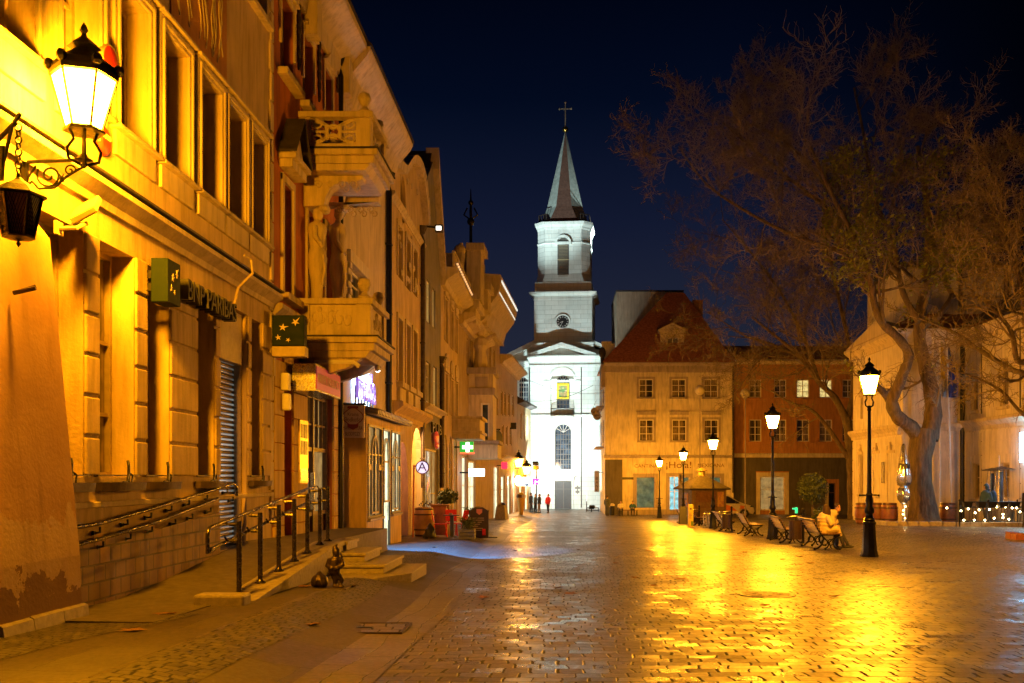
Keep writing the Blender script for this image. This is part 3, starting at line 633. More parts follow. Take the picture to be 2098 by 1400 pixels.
p=[(143,1125),(143,1092),(150,1081),(200,1074),(320,1040),(478,991),(485,1000),(485,1016)]
q=[(143,1120),(200,1106),(320,1070),(446,1022)]
m=fmb(f1); m.tube([(f1.s(a,-.1),-.1,wz(a,b)) for a,b in p],.024,10); m.build('handrail',M['darksteel'],wr,smooth=40)
m=fmb(f1); m.tube([(f1.s(a,-.1),-.1,wz(a,b)) for a,b in q],.024,10); m.build('handrail',M['darksteel'],wr,smooth=40)
m=fmb(f1)
for a,b in ((150,1088),(205,1080),(262,1064),(310,1050),(352,1036),(388,1025),(425,1014),(466,1001),(150,1124),(212,1109),(268,1093),(312,1079),(360,1064),(395,1053),(432,1040),(478,1018)):
    s=f1.s(a,-.1); z=wz(a,b); m.tube([(s,-.1,z),(s,-.1,z-.06),(s+.02,-.03,z-.07)],.014,6); m.cbox((s+.02,-.02,z-.07),.05,.03,.05)
m.build('bracket',M['iron'],wr)
# small bronze statuette with its round sack
gn=thing('bronze_statuette','small bronze figure standing beside a round bronze sack by the steps','statuette',(-3.15,13.6,gz(-3.15,13.6)))
m=MB(); m.M=wm(gn)@Matrix.Scale(.76,4); B=m
B.tube([(.03,0,.03),(.05,0,.13),(.0,0,.28)],[.035,.05,.065],8); B.tube([(.13,0,.03),(.17,.01,.14),(.06,0,.28)],[.033,.045,.065],8)
B.ball((.16,-.04,.03),(.07,.05,.03)); B.ball((.05,-.03,.03),(.06,.05,.03))
B.tube([(.03,0,.26),(.03,0,.40),(.05,0,.52),(.06,0,.58)],[.10,.125,.115,.05],10); B.ball((.07,-.01,.64),(.075,.08,.09)); B.tube([(.06,0,.68),(.04,.01,.76),(.09,.01,.80)],[.08,.045,.012],8)
for k in range(7): B.ball((.06+.06*math.cos(k),-.02+.06*math.sin(k),.56-.008*k),.035,7,5)
B.tube([(-.05,0,.53),(-.10,-.03,.40),(.0,-.12,.36)],[.05,.042,.032],8); B.tube([(.15,0,.53),(.20,-.03,.42),(.12,-.12,.36)],[.05,.042,.032],8)
B.ball((.0,-.12,.36),.035); B.ball((.11,-.13,.36),.035)
m.build('body',M['bronze'],gn,remesh=.014)
m=MB(); m.M=wm(gn)@Matrix.Scale(.76,4)
m.ball((-.24,0,.13),(.16,.14,.13),14,9); m.ball((-.16,-.05,.09),(.09,.09,.09)); m.ball((-.32,-.04,.10),(.08,.09,.09)); m.ball((-.25,.02,.26),(.05,.05,.05)); m.tube([(-.3,-.13,.05),(-.27,-.14,.15),(-.25,-.06,.26)],.02,5); m.tube([(-.17,-.15,.05),(-.2,-.13,.17),(-.24,-.05,.26)],.02,5); m.build('sack',M['bronze'],gn,remesh=.016)
m=MB(); m.M=wm(gn); m.box(-.33,.22,-.18,.15,-.02,.01); m.build('base_plate',M['ironbrown'],gn,bevel=.006)
# ================= lanterns =================
def lantern(o,c,s=1.,rot=0.,gm=None,detail=True):
    """hexagonal lantern whose glass foot is at c: parts glass, frame, cap"""
    Mx=Matrix.Translation(c)@Matrix.Rotation(rot,4,'Z')@Matrix.Scale(s,4)
    rb,rt,h=.155,.285,.50
    m=MB(); m.M=Mx; m.lathe([(rb,.0),(rt,h)],6,cap=False); m.build('lantern_glass',gm or M['lampglass'],o)
    m=MB(); m.M=Mx
    for k in range(6):
        a=k*PI/3; m.tube([(rb*1.03*math.cos(a),rb*1.03*math.sin(a),0),(rt*1.03*math.cos(a),rt*1.03*math.sin(a),h)],.013,5)
    m.lathe([(rb*.2,-.02),(rb*1.25,-.03),(rb*1.25,.0),(rb*1.02,.02),(rb*.2,.0)],6)
    m.lathe([(rt*.97,h-.01),(rt*1.1,h),(rt*1.1,h+.05),(rt*.97,h+.05)],6)
    m.build('lantern_frame',M['iron'],o)
    m=MB(); m.M=Mx; m.lathe([(rt*1.08,h+.05),(rt*1.02,h+.12),(rt*.62,h+.20),(rt*.36,h+.26),(rt*.55,h+.29),(rt*.40,h+.33),(.03,h+.40),(.02,h+.43),(.04,h+.46),(.025,h+.5),(.002,h+.54)],6)
    if detail:
        for k in range(6):
            a=k*PI/3; m.ball((rt*1.08*math.cos(a),rt*1.08*math.sin(a),h+.10),(.05,.05,.06),6,5)
    m.build('lantern_cap',M['iron'],o)
def cradle(m,c,s,rot=0.):
    for k in range(4):
        a=k*PI/2+rot; ca,sa=math.cos(a)*s,math.sin(a)*s
        m.tube([(c[0]+.03*ca,c[1]+.03*sa,c[2]-.34*s),(c[0]+.13*ca,c[1]+.13*sa,c[2]-.30*s),(c[0]+.15*ca,c[1]+.15*sa,c[2]-.20*s),(c[0]+.09*ca,c[1]+.09*sa,c[2]-.10*s),(c[0]+.12*ca,c[1]+.12*sa,c[2]-.02*s)],.016*s,6)
LB=9.64
wl=thing('wall_lantern','lit yellow lantern on a scrolled iron bracket high on the near wall','wall lantern',(-5.3,LB,4.4))
wc=Vector((XX(172,LB),LB,ZZ(266,LB)))
lantern(wl,wc,1.02,.3,M['lampglasswall'])
m=MB(); cradle(m,wc,1.02,.5); m.tube([wc+Vector((0,0,-.34)),wc+Vector((0,0,0))],.012,6); m.build('cradle',M['iron'],wl,smooth=50)
m=MB(); zb=ZZ(333,LB); x0=-5.3; x1=wc.x
m.box(x0,x0+.05,LB-.03,LB+.03,ZZ(385,LB),zb+.02)
m.tube([(x0,LB,zb),(x1+.05,LB,zb+.03)],.02,8); m.lathe([(.03,0),(.09,.02),(.05,.05),(.03,.08)],10,(x1,LB,zb))
def spiral(m,cx,cz,r0,r1,a0,turns,y,r=.012):
    pts=[]; n=int(14*abs(turns))+2
    for i in range(n+1):
        k=i/n; q=r0+(r1-r0)*k; a=a0+turns*2*PI*k; pts.append((cx+q*math.cos(a),y,cz+q*math.sin(a)))
    m.tube(pts,r,6)
spiral(m,x0+.27,zb-.13,.13,.02,2.6,1.6,LB); spiral(m,x0+.47,zb-.08,.06,.01,0,1.3,LB,.009); spiral(m,x0+.60,zb-.03,.05,.012,3.,-1.2,LB,.009)
m.tube([(x0+.03,LB,ZZ(383,LB)),(x0+.10,LB,ZZ(372,LB)),(x0+.16,LB,zb-.26),(x0+.32,LB,zb-.25),(x0+.44,LB,zb-.14),(x0+.62,LB,zb-.03)],.014,6)
m.tube([(x0+.05,LB,ZZ(375,LB)),(x0+.06,LB,zb-.15),(x0+.14,LB,zb-.03)],.012,6)
for k in range(6):
    a=k*PI/3; m.tube([(x0+.40,LB-.02,zb-.16),(x0+.40+.05*math.cos(a),LB-.02,zb-.16+.05*math.sin(a))],[.012,.004],5)
m.build('bracket',M['iron'],wl,smooth=50)
# second, unlit lantern hanging from a chain
HY=8.9; hc_=Vector((XX(38,HY),HY,ZZ(395,HY)))
hl=thing('hanging_lantern','black unlit lantern with lattice sides hanging from a chain, left edge','lantern',tuple(hc_))
LAT,t,b=nt('amber_lattice_glass'); b.inputs['Base Color'].default_value=(.10,.055,.03,1); b.inputs['Roughness'].default_value=.3
m=MB(); q=PI/8
m.lathe([(.12,-.40),(.19,-.02)],6,hc_,q,cap=False); m.build('pane',LAT,hl)
m=MB()
for k in range(6):
    a=k*PI/3+q; b_=a+PI/3
    A0=Vector((.122*math.cos(a),.122*math.sin(a),-.40)); A1=Vector((.193*math.cos(a),.193*math.sin(a),-.02)); B0=Vector((.122*math.cos(b_),.122*math.sin(b_),-.40)); B1=Vector((.193*math.cos(b_),.193*math.sin(b_),-.02))
    m.tube([hc_+A0,hc_+A1],.016,5)
    for i in range(-5,7):
        for sg_ in (1,-1):
            u0=i/7; u1=u0+sg_*5/7; pts=[]
            for j in range(7):
                k_=j/6; u=u0+(u1-u0)*k_
                if 0<=u<=1: lo=A0.lerp(B0,u); hi=A1.lerp(B1,u); pts.append(hc_+lo.lerp(hi,k_))
            if len(pts)>1: m.tube(pts,.0045,4)
m.build('lattice',M['iron'],hl)
m=MB(); m.lathe([(.235,-.04),(.235,-.02),(.16,.05),(.05,.11),(.02,.14),(.02,.17)],6,hc_,q); m.build('roof',M['iron'],hl)
m=MB(); m.lathe([(.0,-.50),(.02,-.47),(.012,-.44),(.05,-.425),(.14,-.415),(.135,-.39),(.0,-.39)],6,hc_,q); m.build('base',M['iron'],hl)
m=MB(); zt=hc_.z+.17; top=P(28,255,HY)
n=8
for i in range(n):
    z=zt+(top.z-zt)*(i+.5)/n; h=(top.z-zt)/n*.62; r=.03
    pts=[]
    for j in range(13):
        a=j*PI/6; u=r*math.cos(a); pts.append(hc_+Vector((u if i%2 else 0,0 if i%2 else u,z-hc_.z+h*math.sin(a))))
    m.tube(pts,.008,5,cap=False)
m.build('chain',M['iron'],hl)
m=MB(); a=P(42,232,HY); m.tube([(-5.3,HY,ZZ(330,HY)),(top.x-.02,HY,top.z-.02),(a.x,HY,a.z)],.022,6); m.tube([(-5.3,HY,ZZ(420,HY)),(XX(8,HY),HY,ZZ(330,HY)),(XX(24,HY),HY,ZZ(262,HY))],.018,6)
spiral(m,XX(4,HY),ZZ(320,HY),.06,.015,1.,1.2,HY,.011); m.tube([(XX(6,HY),HY,ZZ(300,HY)),(XX(2,HY),HY,ZZ(370,HY))],.03,6); m.build('bracket',M['iron'],hl)
# round red plaques on the wall behind the lantern
RED=mat('red_enamel',(.60,.03,.02),.4,0,.1,5,0)
rs=thing('round_sign','round red convex sign fixed beside an upper window behind the lit lantern','sign',tuple(f1.w(S(213),-.02,f1.z(213,150))))
Y90=Matrix.Rotation(R(90),4,'Y')
m=MB(); m.M=Matrix.Translation((-5.3,f1.A.y+S(214),f1.z(214,130)))@Y90; m.lathe([(.0,.0),(.19,.0),(.19,.08),(.17,.09),(0,.10)],24); m.build('disc',RED,rs,smooth=40)
m=MB(); m.M=Matrix.Translation((-5.3,f1.A.y+S(214),f1.z(214,130)))@Y90; m.lathe([(.191,.02),(.204,.02),(.204,.085),(.191,.085)],24,cap=False); m.build('rim',M['fbeige'],rs)
rp2=thing('alarm_box','small red oval wall plaque with white letters under the lit lantern','plaque',tuple(f1.w(S(207),-.02,f1.z(207,290))))
m=MB(); m.M=Matrix.Translation((-5.3,f1.A.y+S(207),f1.z(207,290)))@Y90@Matrix.Scale(1.35,4,(1,0,0)); m.lathe([(.0,.0),(.12,.0),(.12,.05),(.10,.07),(0,.07)],20); m.build('housing',RED,rp2,smooth=40)
s=S(207); z=f1.z(207,290); text(f1.T,'POLSKI',s-.09,s+.09,z+.02,z+.08,.073,SS,rp2,.004)
# ================= second building: orange front with two balconies =================
f2=Fac((-5.3,18.03),(-5.3,f1.A.y+S(700)))
s2=f2.s
b2=thing('balcony_house','orange plaster house with two carved stone balconies and rusticated shop front','house',(-5.3,20.5,gz(-5.3,20.5)))
top2=f2.z(690,75)+.02
h2=[]; sd=(s2(578),s2(597)); dz=f2.z(597,785); h2.append(rect(sd[0],sd[1],-.6,dz))
gd=(s2(626),s2(680)); dz2=f2.z(640,805); h2.append(rect(gd[0],gd[1],-.6,dz2))
fw=(s2(578),s2(596)); fz=(f2.z(596,612),f2.z(590,385)); h2.append(rect(*fw,*fz))
fw2=(s2(628),s2(647)); h2.append(rect(*fw2,*fz)); fw3=(s2(664),s2(681)); h2.append(rect(*fw3,*fz))
uw=[(s2(574),s2(600)),(s2(620),s2(641)),(s2(663),s2(679))]; uz=(f2.z(600,170)-.1,f2.z(575,20)+.35)
for a,b in uw: h2.append(rect(a,b,*uz))
wall(f2,b2,rect(0,f2.L,-1.2,top2),h2,M['orange'],.26,8.)
for a,b in (fw,fw2,fw3): window(f2,b2,rect(a,b,*fz),.24,M['fwhite'],M['glass'],2,(.7,),.06)
for a,b in uw: window(f2,b2,rect(a,b,*uz),.24,M['fbeige'],M['glasstan'],2,(.7,),.06)
m=fmb(f2)
for a,b in (fw,fw2,fw3):
    m.box(a-.13,a-.001,-.06,.004,fz[0],fz[1]+.14); m.box(b+.001,b+.13,-.06,.004,fz[0],fz[1]+.14); m.box(a-.13,b+.13,-.062,.003,fz[1]+.003,fz[1]+.145); m.box(a-.24,b+.24,-.2,.006,fz[0]-.16,fz[0]-.03)
for a,b in uw:
    m.box(a-.10,a-.001,-.05,.004,uz[0]+.5,uz[1]+.05); m.box(b+.001,b+.10,-.05,.004,uz[0]+.5,uz[1]+.05); m.box(a-.11,b+.11,-.055,.003,uz[1]+.003,uz[1]+.12)
    m.prism([(a-.14,uz[1]+.12),(b+.14,uz[1]+.12),((a+b)/2+.12,uz[1]+.42),((a+b)/2-.12,uz[1]+.42)],-.12,.004); m.box(a-.2,b+.2,-.2,.006,uz[0]-.15,uz[0]-.02)
m.build('window_surround',M['trim'],b2,bevel=.012)
m=fmb(f2); a,b=fw; z=fz[1]+.22
m.box(a-.22,b+.22,-.26,.004,z,z+.16); m.box(a-.26,b+.26,-.34,.005,z+.161,z+.26); m.prism([(a-.2,z+.262),(b+.2,z+.262),((a+b)/2,z+.95)],-.22,.003); m.build('pediment',M['trim'],b2,bevel=.012)
m=fmb(f2); c=(a+b)/2; m.add([(a-.3,-.36,z+.265),(c,-.36,z+1.04),(c,0,z+1.04),(a-.3,0,z+.265),(a-.3,-.36,z+.31),(c,-.36,z+1.10),(c,0,z+1.10),(a-.3,0,z+.31)],[[0,1,2,3],[4,5,6,7],[0,1,5,4],[0,3,7,4]])
m.add([(b+.3,-.36,z+.265),(c,-.36,z+1.04),(c,0,z+1.04),(b+.3,0,z+.265),(b+.3,-.36,z+.31),(c,-.36,z+1.10),(c,0,z+1.10),(b+.3,0,z+.31)],[[0,1,2,3],[4,5,6,7],[0,1,5,4],[0,3,7,4]]); m.build('pediment_roof',M['roofdark'],b2)
m=fmb(f2); mould(m,-.1,f2.L+.12,[(.02,top2-.95),(-.08,top2-.95),(-.12,top2-.6),(-.45,top2-.25),(-.62,top2-.12),(-.62,top2+.05),(.02,top2+.1)])
for a in (.1,2.2,f2.L-.5): m.box(a,a+.38,-.30,.003,top2-1.35,top2-.5)
m.build('cornice',M['trim'],b2,bevel=.012)
m=fmb(f2)
for a in ((uw[0][1]+uw[1][0])/2,(uw[1][1]+uw[2][0])/2):
    z=uz[1]-.25
    for k in range(7): m.ball((a,-.02,z+.22*k-.6),(.05+.09*math.sin(PI*k/6),.05,.15),7,5)
m.build('garland',M['bronze'],b2)
m=fmb(f2); mould(m,-.1,f2.L+.1,[(.02,top2+.1),(-.64,top2+.08),(-.64,top2+.14),(3.5,top2+3.0),(3.5,top2+2.8)]); m.build('roof',M['roofdark'],b2)
# rusticated ground floor in yellow
m=fmb(f2); zg=f2.z(640,690)-.1
for a,b in ((.02,sd[0]),(sd[1],gd[0]),(gd[1],f2.L)):
    for k in range(8):
        z0=-.55+k*.52
        if z0<zg-.1: m.box(a+.006,b-.006,-.05,.003,z0,min(z0+.505,zg))
zz=max(dz,dz2)
for k in range(3):
    z0=-.55+.52*8-.52*(3-k)+.52
m.box(sd[0]-.0,sd[1]+.0,-.05,.003,dz+.002,zg); m.box(gd[0],gd[1],-.05,.003,dz2+.002,zg)
m.build('rusticated_ground_floor',M['yellow'],b2,bevel=.014)
m=fmb(f2); mould(m,0,f2.L,cornice(zg,.3,.2)); m.build('string_course',M['trim'],b2)
# shop door in a timber screen with fanlights
m=fmb(f2); a,b=gd
for x in (a+.05,(a*.55+b*.45),b-.06): m.box(x-.05,x+.05,.10,.24,-.3,dz2)
for z in (dz2-.08,dz2-1.25,.55): m.box(a,b,.12,.22,z,z+.09)
for i in range(1,6): m.box(a+(b-a)*i/6-.015,a+(b-a)*i/6+.015,.13,.2,dz2-1.2,dz2)
m.box(a,b,.13,.2,dz2-.68,dz2-.64); scr=m.build('shop_door',M['fbrown'],b2)
g=fmb(f2); g.box(a,b,.20,.23,.55,dz2); g.build('pane',M['glasswarm'],scr)
g=fmb(f2); g.box(a+.02,b-.02,.17,.21,-.4,.55); g.build('kick_panel',M['fbrown'],scr)
m=fmb(f2); m.box(a+.8,a+.86,.02,.1,.7,1.5); m.build('handle',M['steel'],scr)
m=fmb(f2); m.box(sd[0],sd[1],.2,.25,-.6,dz); m.build('side_door',M['rust'],b2)
# balconies
GRO=M['trim']
def balcony(zt,zb,ztop_slab,pierced):
    o=None; a,b=s2(612),s2(612)+1.85; D=-1.46
    m=fmb(f2)
    m.box(a-.1,b+.1,D-.16,.004,zb-.14,zb-.02); m.box(a-.02,b+.02,D-.08,.004,zb-.30,zb-.141)
    mould(m,a,b,[(.0,zb-.301),(D,zb-.301),(D+.1,zb-.44),(.0,zb-.44)])
    sl=m.build('balcony',GRO,b2,bevel=.014)
    m=fmb(f2); m.box(a-.12,b+.12,D-.18,.005,zb-.018,zb+.012); m.build('flashing',M['roofdark'],sl)
    m=fmb(f2); t_=.16
    for (x,y) in ((a,D),(b-.3,D)): m.box(x,x+.3,y,y+.3,zb+.02,zt-.12); 
    m.box(a,a+t_,-.22,.003,zb+.02,zt-.12); m.box(b-t_,b,-.22,.003,zb+.02,zt-.12)
    m.box(a-.05,b+.05,D-.06,D+t_+.06,zt-.119,zt); m.box(a-.05,a+t_+.04,D+t_+.06,.004,zt-.118,zt-.001); m.box(b-t_-.04,b+.05,D+t_+.06,.004,zt-.118,zt-.001)
    m.box(a+.3,b-.3,D+.02,D+t_,zb+.02,zb+.12); m.box(a+.02,a+t_,D+.3,-.22,zb+.02,zb+.12); m.box(b-t_,b-.02,D+.3,-.22,zb+.02,zb+.12)
    if pierced:
        for (u0,u1,fx) in ((a+.3,b-.3,0),(D+.3,-.22,1),(D+.3,-.22,2)):
            L=u1-u0; n=max(1,round(L/.85))
            for i in range(n):
                c=u0+L*(i+.5)/n; h=(zt-zb-.24)/2; cz=zb+.12+h; hw=L/n/2
                def put(pts,r):
                    if fx==0: q=[(p[0],D+.09,p[1]) for p in pts]
                    else: q=[((a+.09) if fx==1 else (b-.09),p[0],p[1]) for p in pts]
                    m.tube(q,r,6)
                for sx in (-1,1):
                    put([(c+sx*hw,cz+h),(c+sx*hw*.35,cz+h*.55),(c+sx*hw*.3,cz),(c+sx*hw*.35,cz-h*.55),(c+sx*hw,cz-h)],.04)
                    put([(c-hw*.8,cz+sx*h),(c-hw*.2,cz+sx*h*.4),(c,cz+sx*h*.22),(c+hw*.2,cz+sx*h*.4),(c+hw*.8,cz+sx*h)],.04)
                    put([(c+sx*hw,cz),(c+sx*hw*.3,cz)],.035)
                    for sz in (-1,1):
                        k=[(c+sx*hw*.72+.1*math.cos(w)*hw*2,cz+sz*h*.55+.14*math.sin(w)*h*2) for w in [j*PI/4 for j in range(9)]]; put(k,.028)
                k=[(c+.13*math.cos(w),cz+.13*math.sin(w)) for w in [j*PI/5 for j in range(11)]]; put(k,.04)
    else:
        m.box(a+.3,b-.3,D+.05,D+t_-.02,zb+.12,zt-.12); m.box(a+.05,a+t_-.02,D+.3,-.22,zb+.12,zt-.12); m.box(b-t_+.02,b-.05,D+.3,-.22,zb+.12,zt-.12)
        cz=(zb+zt)/2
        for fx in (0,1):      # low relief scroll and figure
            for k in range(5):
                pts=[]
                for j in range(12):
                    w=j*.6+k; q=.05+.012*j
                    u=(.18+.2*k)+q*math.cos(w)*.7; z=cz+q*math.sin(w)-.02
                    pts.append((a+.3+u*(b-a-.6)/1.1,D+.045,z) if fx==0 else (a+.045,D+.32+u*.85,z))
                m.tube(pts,.018,5)
            u=.75; p=(a+.05,D+.3+u,cz) if fx else (a+.9,D+.05,cz)
            m.ball((p[0],p[1],cz+.17),.06,8,6); m.ball((p[0],p[1],cz),(.08 if not fx else .04,.04 if not fx else .08,.14),8,6)
    m.build('parapet',GRO,sl,bevel=.01)
    m=fmb(f2)
    for (x,y) in ((a+.16,D+.15),(b-.15,D+.15)):
        m.lathe([(.13,0),(.15,.05),(.08,.10),(.05,.16),(.09,.2),(.125,.28),(.13,.34),(.10,.42),(.03,.45)],12,(x,y,zt))
        for k in range(7): m.ball((x+.10*math.cos(k),y+.10*math.sin(k),zt+.30+.01*(k%3)),.045,6,4)
    m.build('finial',GRO,sl,smooth=50)
    return sl
zt1=f2.z(612,229); zb1=f2.z(612,305); balcony(zt1,zb1,0,True)
zt2=f2.z(614,613); zb2=f2.z(614,690); lowb=balcony(zt2,zb2,0,False)
# two carved figures carrying the brackets of the upper balcony
for px in (626,671):
    c=s2(px); zf=zt2-.05; zh=f2.z(px,400)-.28
    m=fmb(f2); H=zh-zf
    m.lathe([(.10,0),(.12,.1),(.13,.5*H/2.2),(.17,.8*H/2.2),(.20,1.0*H/2.2),(.19,1.15*H/2.2),(.15,1.3*H/2.2),(.17,1.5*H/2.2),(.21,1.7*H/2.2),(.19,1.82*H/2.2),(.07,1.9*H/2.2),(.06,1.95*H/2.2)],12,(c,-.24,zf))
    m.ball((c,-.26,zf+2.05*H/2.2),(.10,.11,.13)); m.ball((c,-.27,zf+2.12*H/2.2),(.13,.11,.09))
    for sx in (-1,1):
        m.tube([(c+sx*.19,-.24,zf+1.75*H/2.2),(c+sx*.26,-.26,zf+1.5*H/2.2),(c+sx*.12,-.38,zf+1.3*H/2.2)],[.065,.055,.045],7)
    for k in range(6): m.tube([(c-.16+.06*k,-.40,zf+1.12*H/2.2),(c-.12+.05*k,-.43+.01*k,zf+.8*H/2.2),(c-.1+.04*k,-.36,zf+.45*H/2.2)],.025,5)
    m.build('carved_figure',GRO,b2,smooth=60)
    m=fmb(f2); w_=.17
    pr=[(0,zh),(-.42,zh+.02),(-.46,zh+.2),(-.55,zh+.38),(-.75,zh+.5),(-1.1,zh+.52),(-1.22,zh+.55),(-1.26,zh+.72),(-1.2,zb1-.44),(0,zb1-.44)]
    n=len(pr); tri=tessellate_polygon([[Vector((p[0],p[1],0)) for p in pr]])
    m.add([(c-w_,p[0],p[1]) for p in pr]+[(c+w_,p[0],p[1]) for p in pr],[list(t_) for t_ in tri]+[[i+n for i in t_] for t_ in tri]+[[i,(i+1)%n,n+(i+1)%n,n+i] for i in range(n)])
    for k in range(4):
        for sx in (-1,1):
            pts=[(c+sx*(w_+.005),-.32-.24*k+(.09-.006*j)*math.cos(j*.8),zb1-.62+(.09-.006*j)*math.sin(j*.8)) for j in range(11)]; m.tube(pts,.016,5)
    m.ball((c,-.40,zh-.02),(.2,.12,.1),8,6)
    m.build('bracket',GRO,b2)
# consoles and lamps under the lower balcony
m=fmb(f2); a=s2(612)
for c in (a+.2,a+1.6):
    mould(m,c-.12,c+.12,[(.0,zb2-.95),(-.1,zb2-.9),(-1.0,zb2-.62),(-1.25,zb2-.44),(0,zb2-.44)])
m.build('console',GRO,b2)
m=fmb(f2); m.tube([(a+.1,-.3,zb2-.52),(a+.1,-1.1,zb2-.52),(a+.15,-1.2,zb2-.6)],.05,8); m.build('pipe',M['fwhite'],b2)
sl_=thing('spot_lamp','small bright white spot lamp under the lower carved balcony','spot lamp',tuple(f2.w(a+1.4,-1.35,zb2-.55)))
m=MB(); m.M=wm(sl_)@Matrix.Rotation(R(35),4,'X'); m.lathe([(.05,.0),(.06,.1),(.03,.14)],10); m.build('housing',M['fwhite'],sl_)
m=MB(); m.M=wm(sl_)@Matrix.Rotation(R(35),4,'X'); m.lathe([(.0,-.006),(.048,-.006),(.048,.0)],10); m.build('lens',emit('white_spot',(.9,.95,1.),30.),sl_)
l_=bpy.data.lights.new('shop_spot','SPOT'); l_.energy=11000; l_.color=(.10,.38,1.); l_.spot_size=R(42); l_.spot_blend=.2; l_.shadow_soft_size=.04
lo_=bpy.data.objects.new('shop_spot',l_); COL.objects.link(lo_); lo_.location=sl_.location+Vector((.12,.3,-.1)); lo_.rotation_euler=Vector((.30,1.,-1.0)).to_track_quat('-Z','Y').to_euler()
# intercom panel, camera, plaque column beside the shop door
pq=thing('plaque_column','tall gold plaque with name plates between the doors of the orange house','plaque',tuple(f2.w(s2(615),-.05,f2.z(615,990))))
a,b=s2(606),s2(623); m=fmb(f2); m.box(a,b,-.085,-.045,f2.z(615,990),f2.z(615,862)); m.build('board',mat('brass',(.62,.48,.2),.35,.7,.1,5,0),pq)
m=fmb(f2); zz=f2.z(615,920)
for i in range(2):
    for j in range(2): x=a+.06+(b-a-.1)*i/2; z=zz-.12+j*.34; m.box(x,x+(b-a-.16)/2,-.093,-.08,z,z+.28)
m.build('name_plate',M['black'],pq)
m=fmb(f2); m.box(a+.03,b-.03,-.093,-.08,f2.z(615,985),f2.z(615,960)); m.build('lower_plate',M['steel'],pq)
ic=thing('alarm_siren','white alarm box with a sensor hanging under it beside the side door','alarm box',tuple(f2.w(s2(571),-.1,f2.z(571,800))))
m=fmb(f2); a=s2(569); z=f2.z(570,800); m.box(a,a+.2,-.2,-.05,z,z+.33); m.build('housing',M['fwhite'],ic,bevel=.02)
m=fmb(f2); m.box(a+.03,a+.17,-.22,-.06,z-.38,z-.05); m.build('sensor',M['fwhite'],ic,bevel=.04)
# red fascia box over the shop door
a,b=s2(647,-.56),s2(697,-.56); z0,z1=f2.z(690,816,-.56),f2.z(690,768,-.56)
PINK=emit('red_sign_panel',(.42,.035,.06),.22)
rb=thing('fascia_sign','long red box sign with pale lettering over the shop door','sign',tuple(f2.w((a+b)/2,-.4,z0)))
m=fmb(f2); m.box(a-.02,b+.02,-.56,-.10,z0,z1+.03); m.build('box',M['steel'],rb)
m=fmb(f2); m.box(a+.03,b-.03,-.572,-.55,z0+.04,z1-.01); m.build('face',PINK,rb)
text(f2.T,'MANUFAKTURA SŁODYCZY',a+.12,b-.12,z0+.17,z1-.14,.574,SS,rb,.004)
m=fmb(f2); m.box(a+.1,a+.14,-.1,.0,z0+.1,z0+.16); m.box(b-.14,b-.1,-.1,.0,z0+.1,z0+.16); m.build('bracket',M['iron'],rb)
# projecting board, perpendicular to the wall
ys=f2.A.y+s2(698); fq=Fac((-5.3,ys),(-3,ys)); a,b=fq.s(699),fq.s(747); z0,z1=fq.z(720,897),fq.z(720,830)
hb=thing('projecting_board','cream projecting shop board with a red crest and lettering','shop board',tuple(fq.w((a+b)/2,0,z0)))
CRM=mat('cream_board',(.62,.50,.32),.5,0,.05,4,0); DR=mat('dark_red_print',(.25,.03,.025),.5,0,.1,6,0); BR=mat('brown_print',(.16,.06,.03),.5,0,.1,6,0)
m=fmb(fq); m.box(a,b,0,.07,z0,z1); m.build('board',CRM,hb,bevel=.006)
m=fmb(fq); m.box(a-.02,b+.02,-.02,.09,z1,z1+.04); m.box(-.02,a+.1,.02,.05,z1-.1,z1-.05); m.box(-.02,a+.1,.02,.05,z0+.1,z0+.15); m.build('frame',M['iron'],hb)
cx=(a+b)/2; cz=z0+(z1-z0)*.64; w_=(b-a)*.44; h_=(z1-z0)*.27
m=fmb(fq); o_=[(cx+w_*math.cos(i*PI/12)*(1+.05*math.cos(i*PI/3)),cz+h_*math.sin(i*PI/12)*(1+.08*math.cos(i*PI/3))) for i in range(24)]
m.ring(o_,[(cx+(p[0]-cx)*.92,cz+(p[1]-cz)*.9) for p in o_],-.006,.001)
m.prism([(cx-w_*.55,cz+h_*.93),(cx+w_*.55,cz+h_*.93),(cx+w_*.5,cz+h_*1.2),(cx-w_*.5,cz+h_*1.2)],-.005,.001); m.prism([(cx-w_*.55,cz-h_*.85),(cx+w_*.55,cz-h_*.85),(cx+w_*.5,cz-h_*1.2),(cx,cz-h_*1.5),(cx-w_*.5,cz-h_*1.2)],-.005,.001)
m.build('crest',DR,hb)
text(fq.T,'Kraina',cx-w_*.5,cx+w_*.55,cz+.02,cz+h_*.48,.003,BR,hb,.003); text(fq.T,'Słodkości',cx-w_*.82,cx+w_*.82,cz-h_*.55,cz-.0,.003,BR,hb,.003)
text(fq.T,'MANUFAKTURA',a+.05,b-.05,z0+.19,z0+.28,.003,BR,hb,.003); text(fq.T,'SŁODYCZY',a+.1,b-.1,z0+.05,z0+.14,.003,BR,hb,.003)
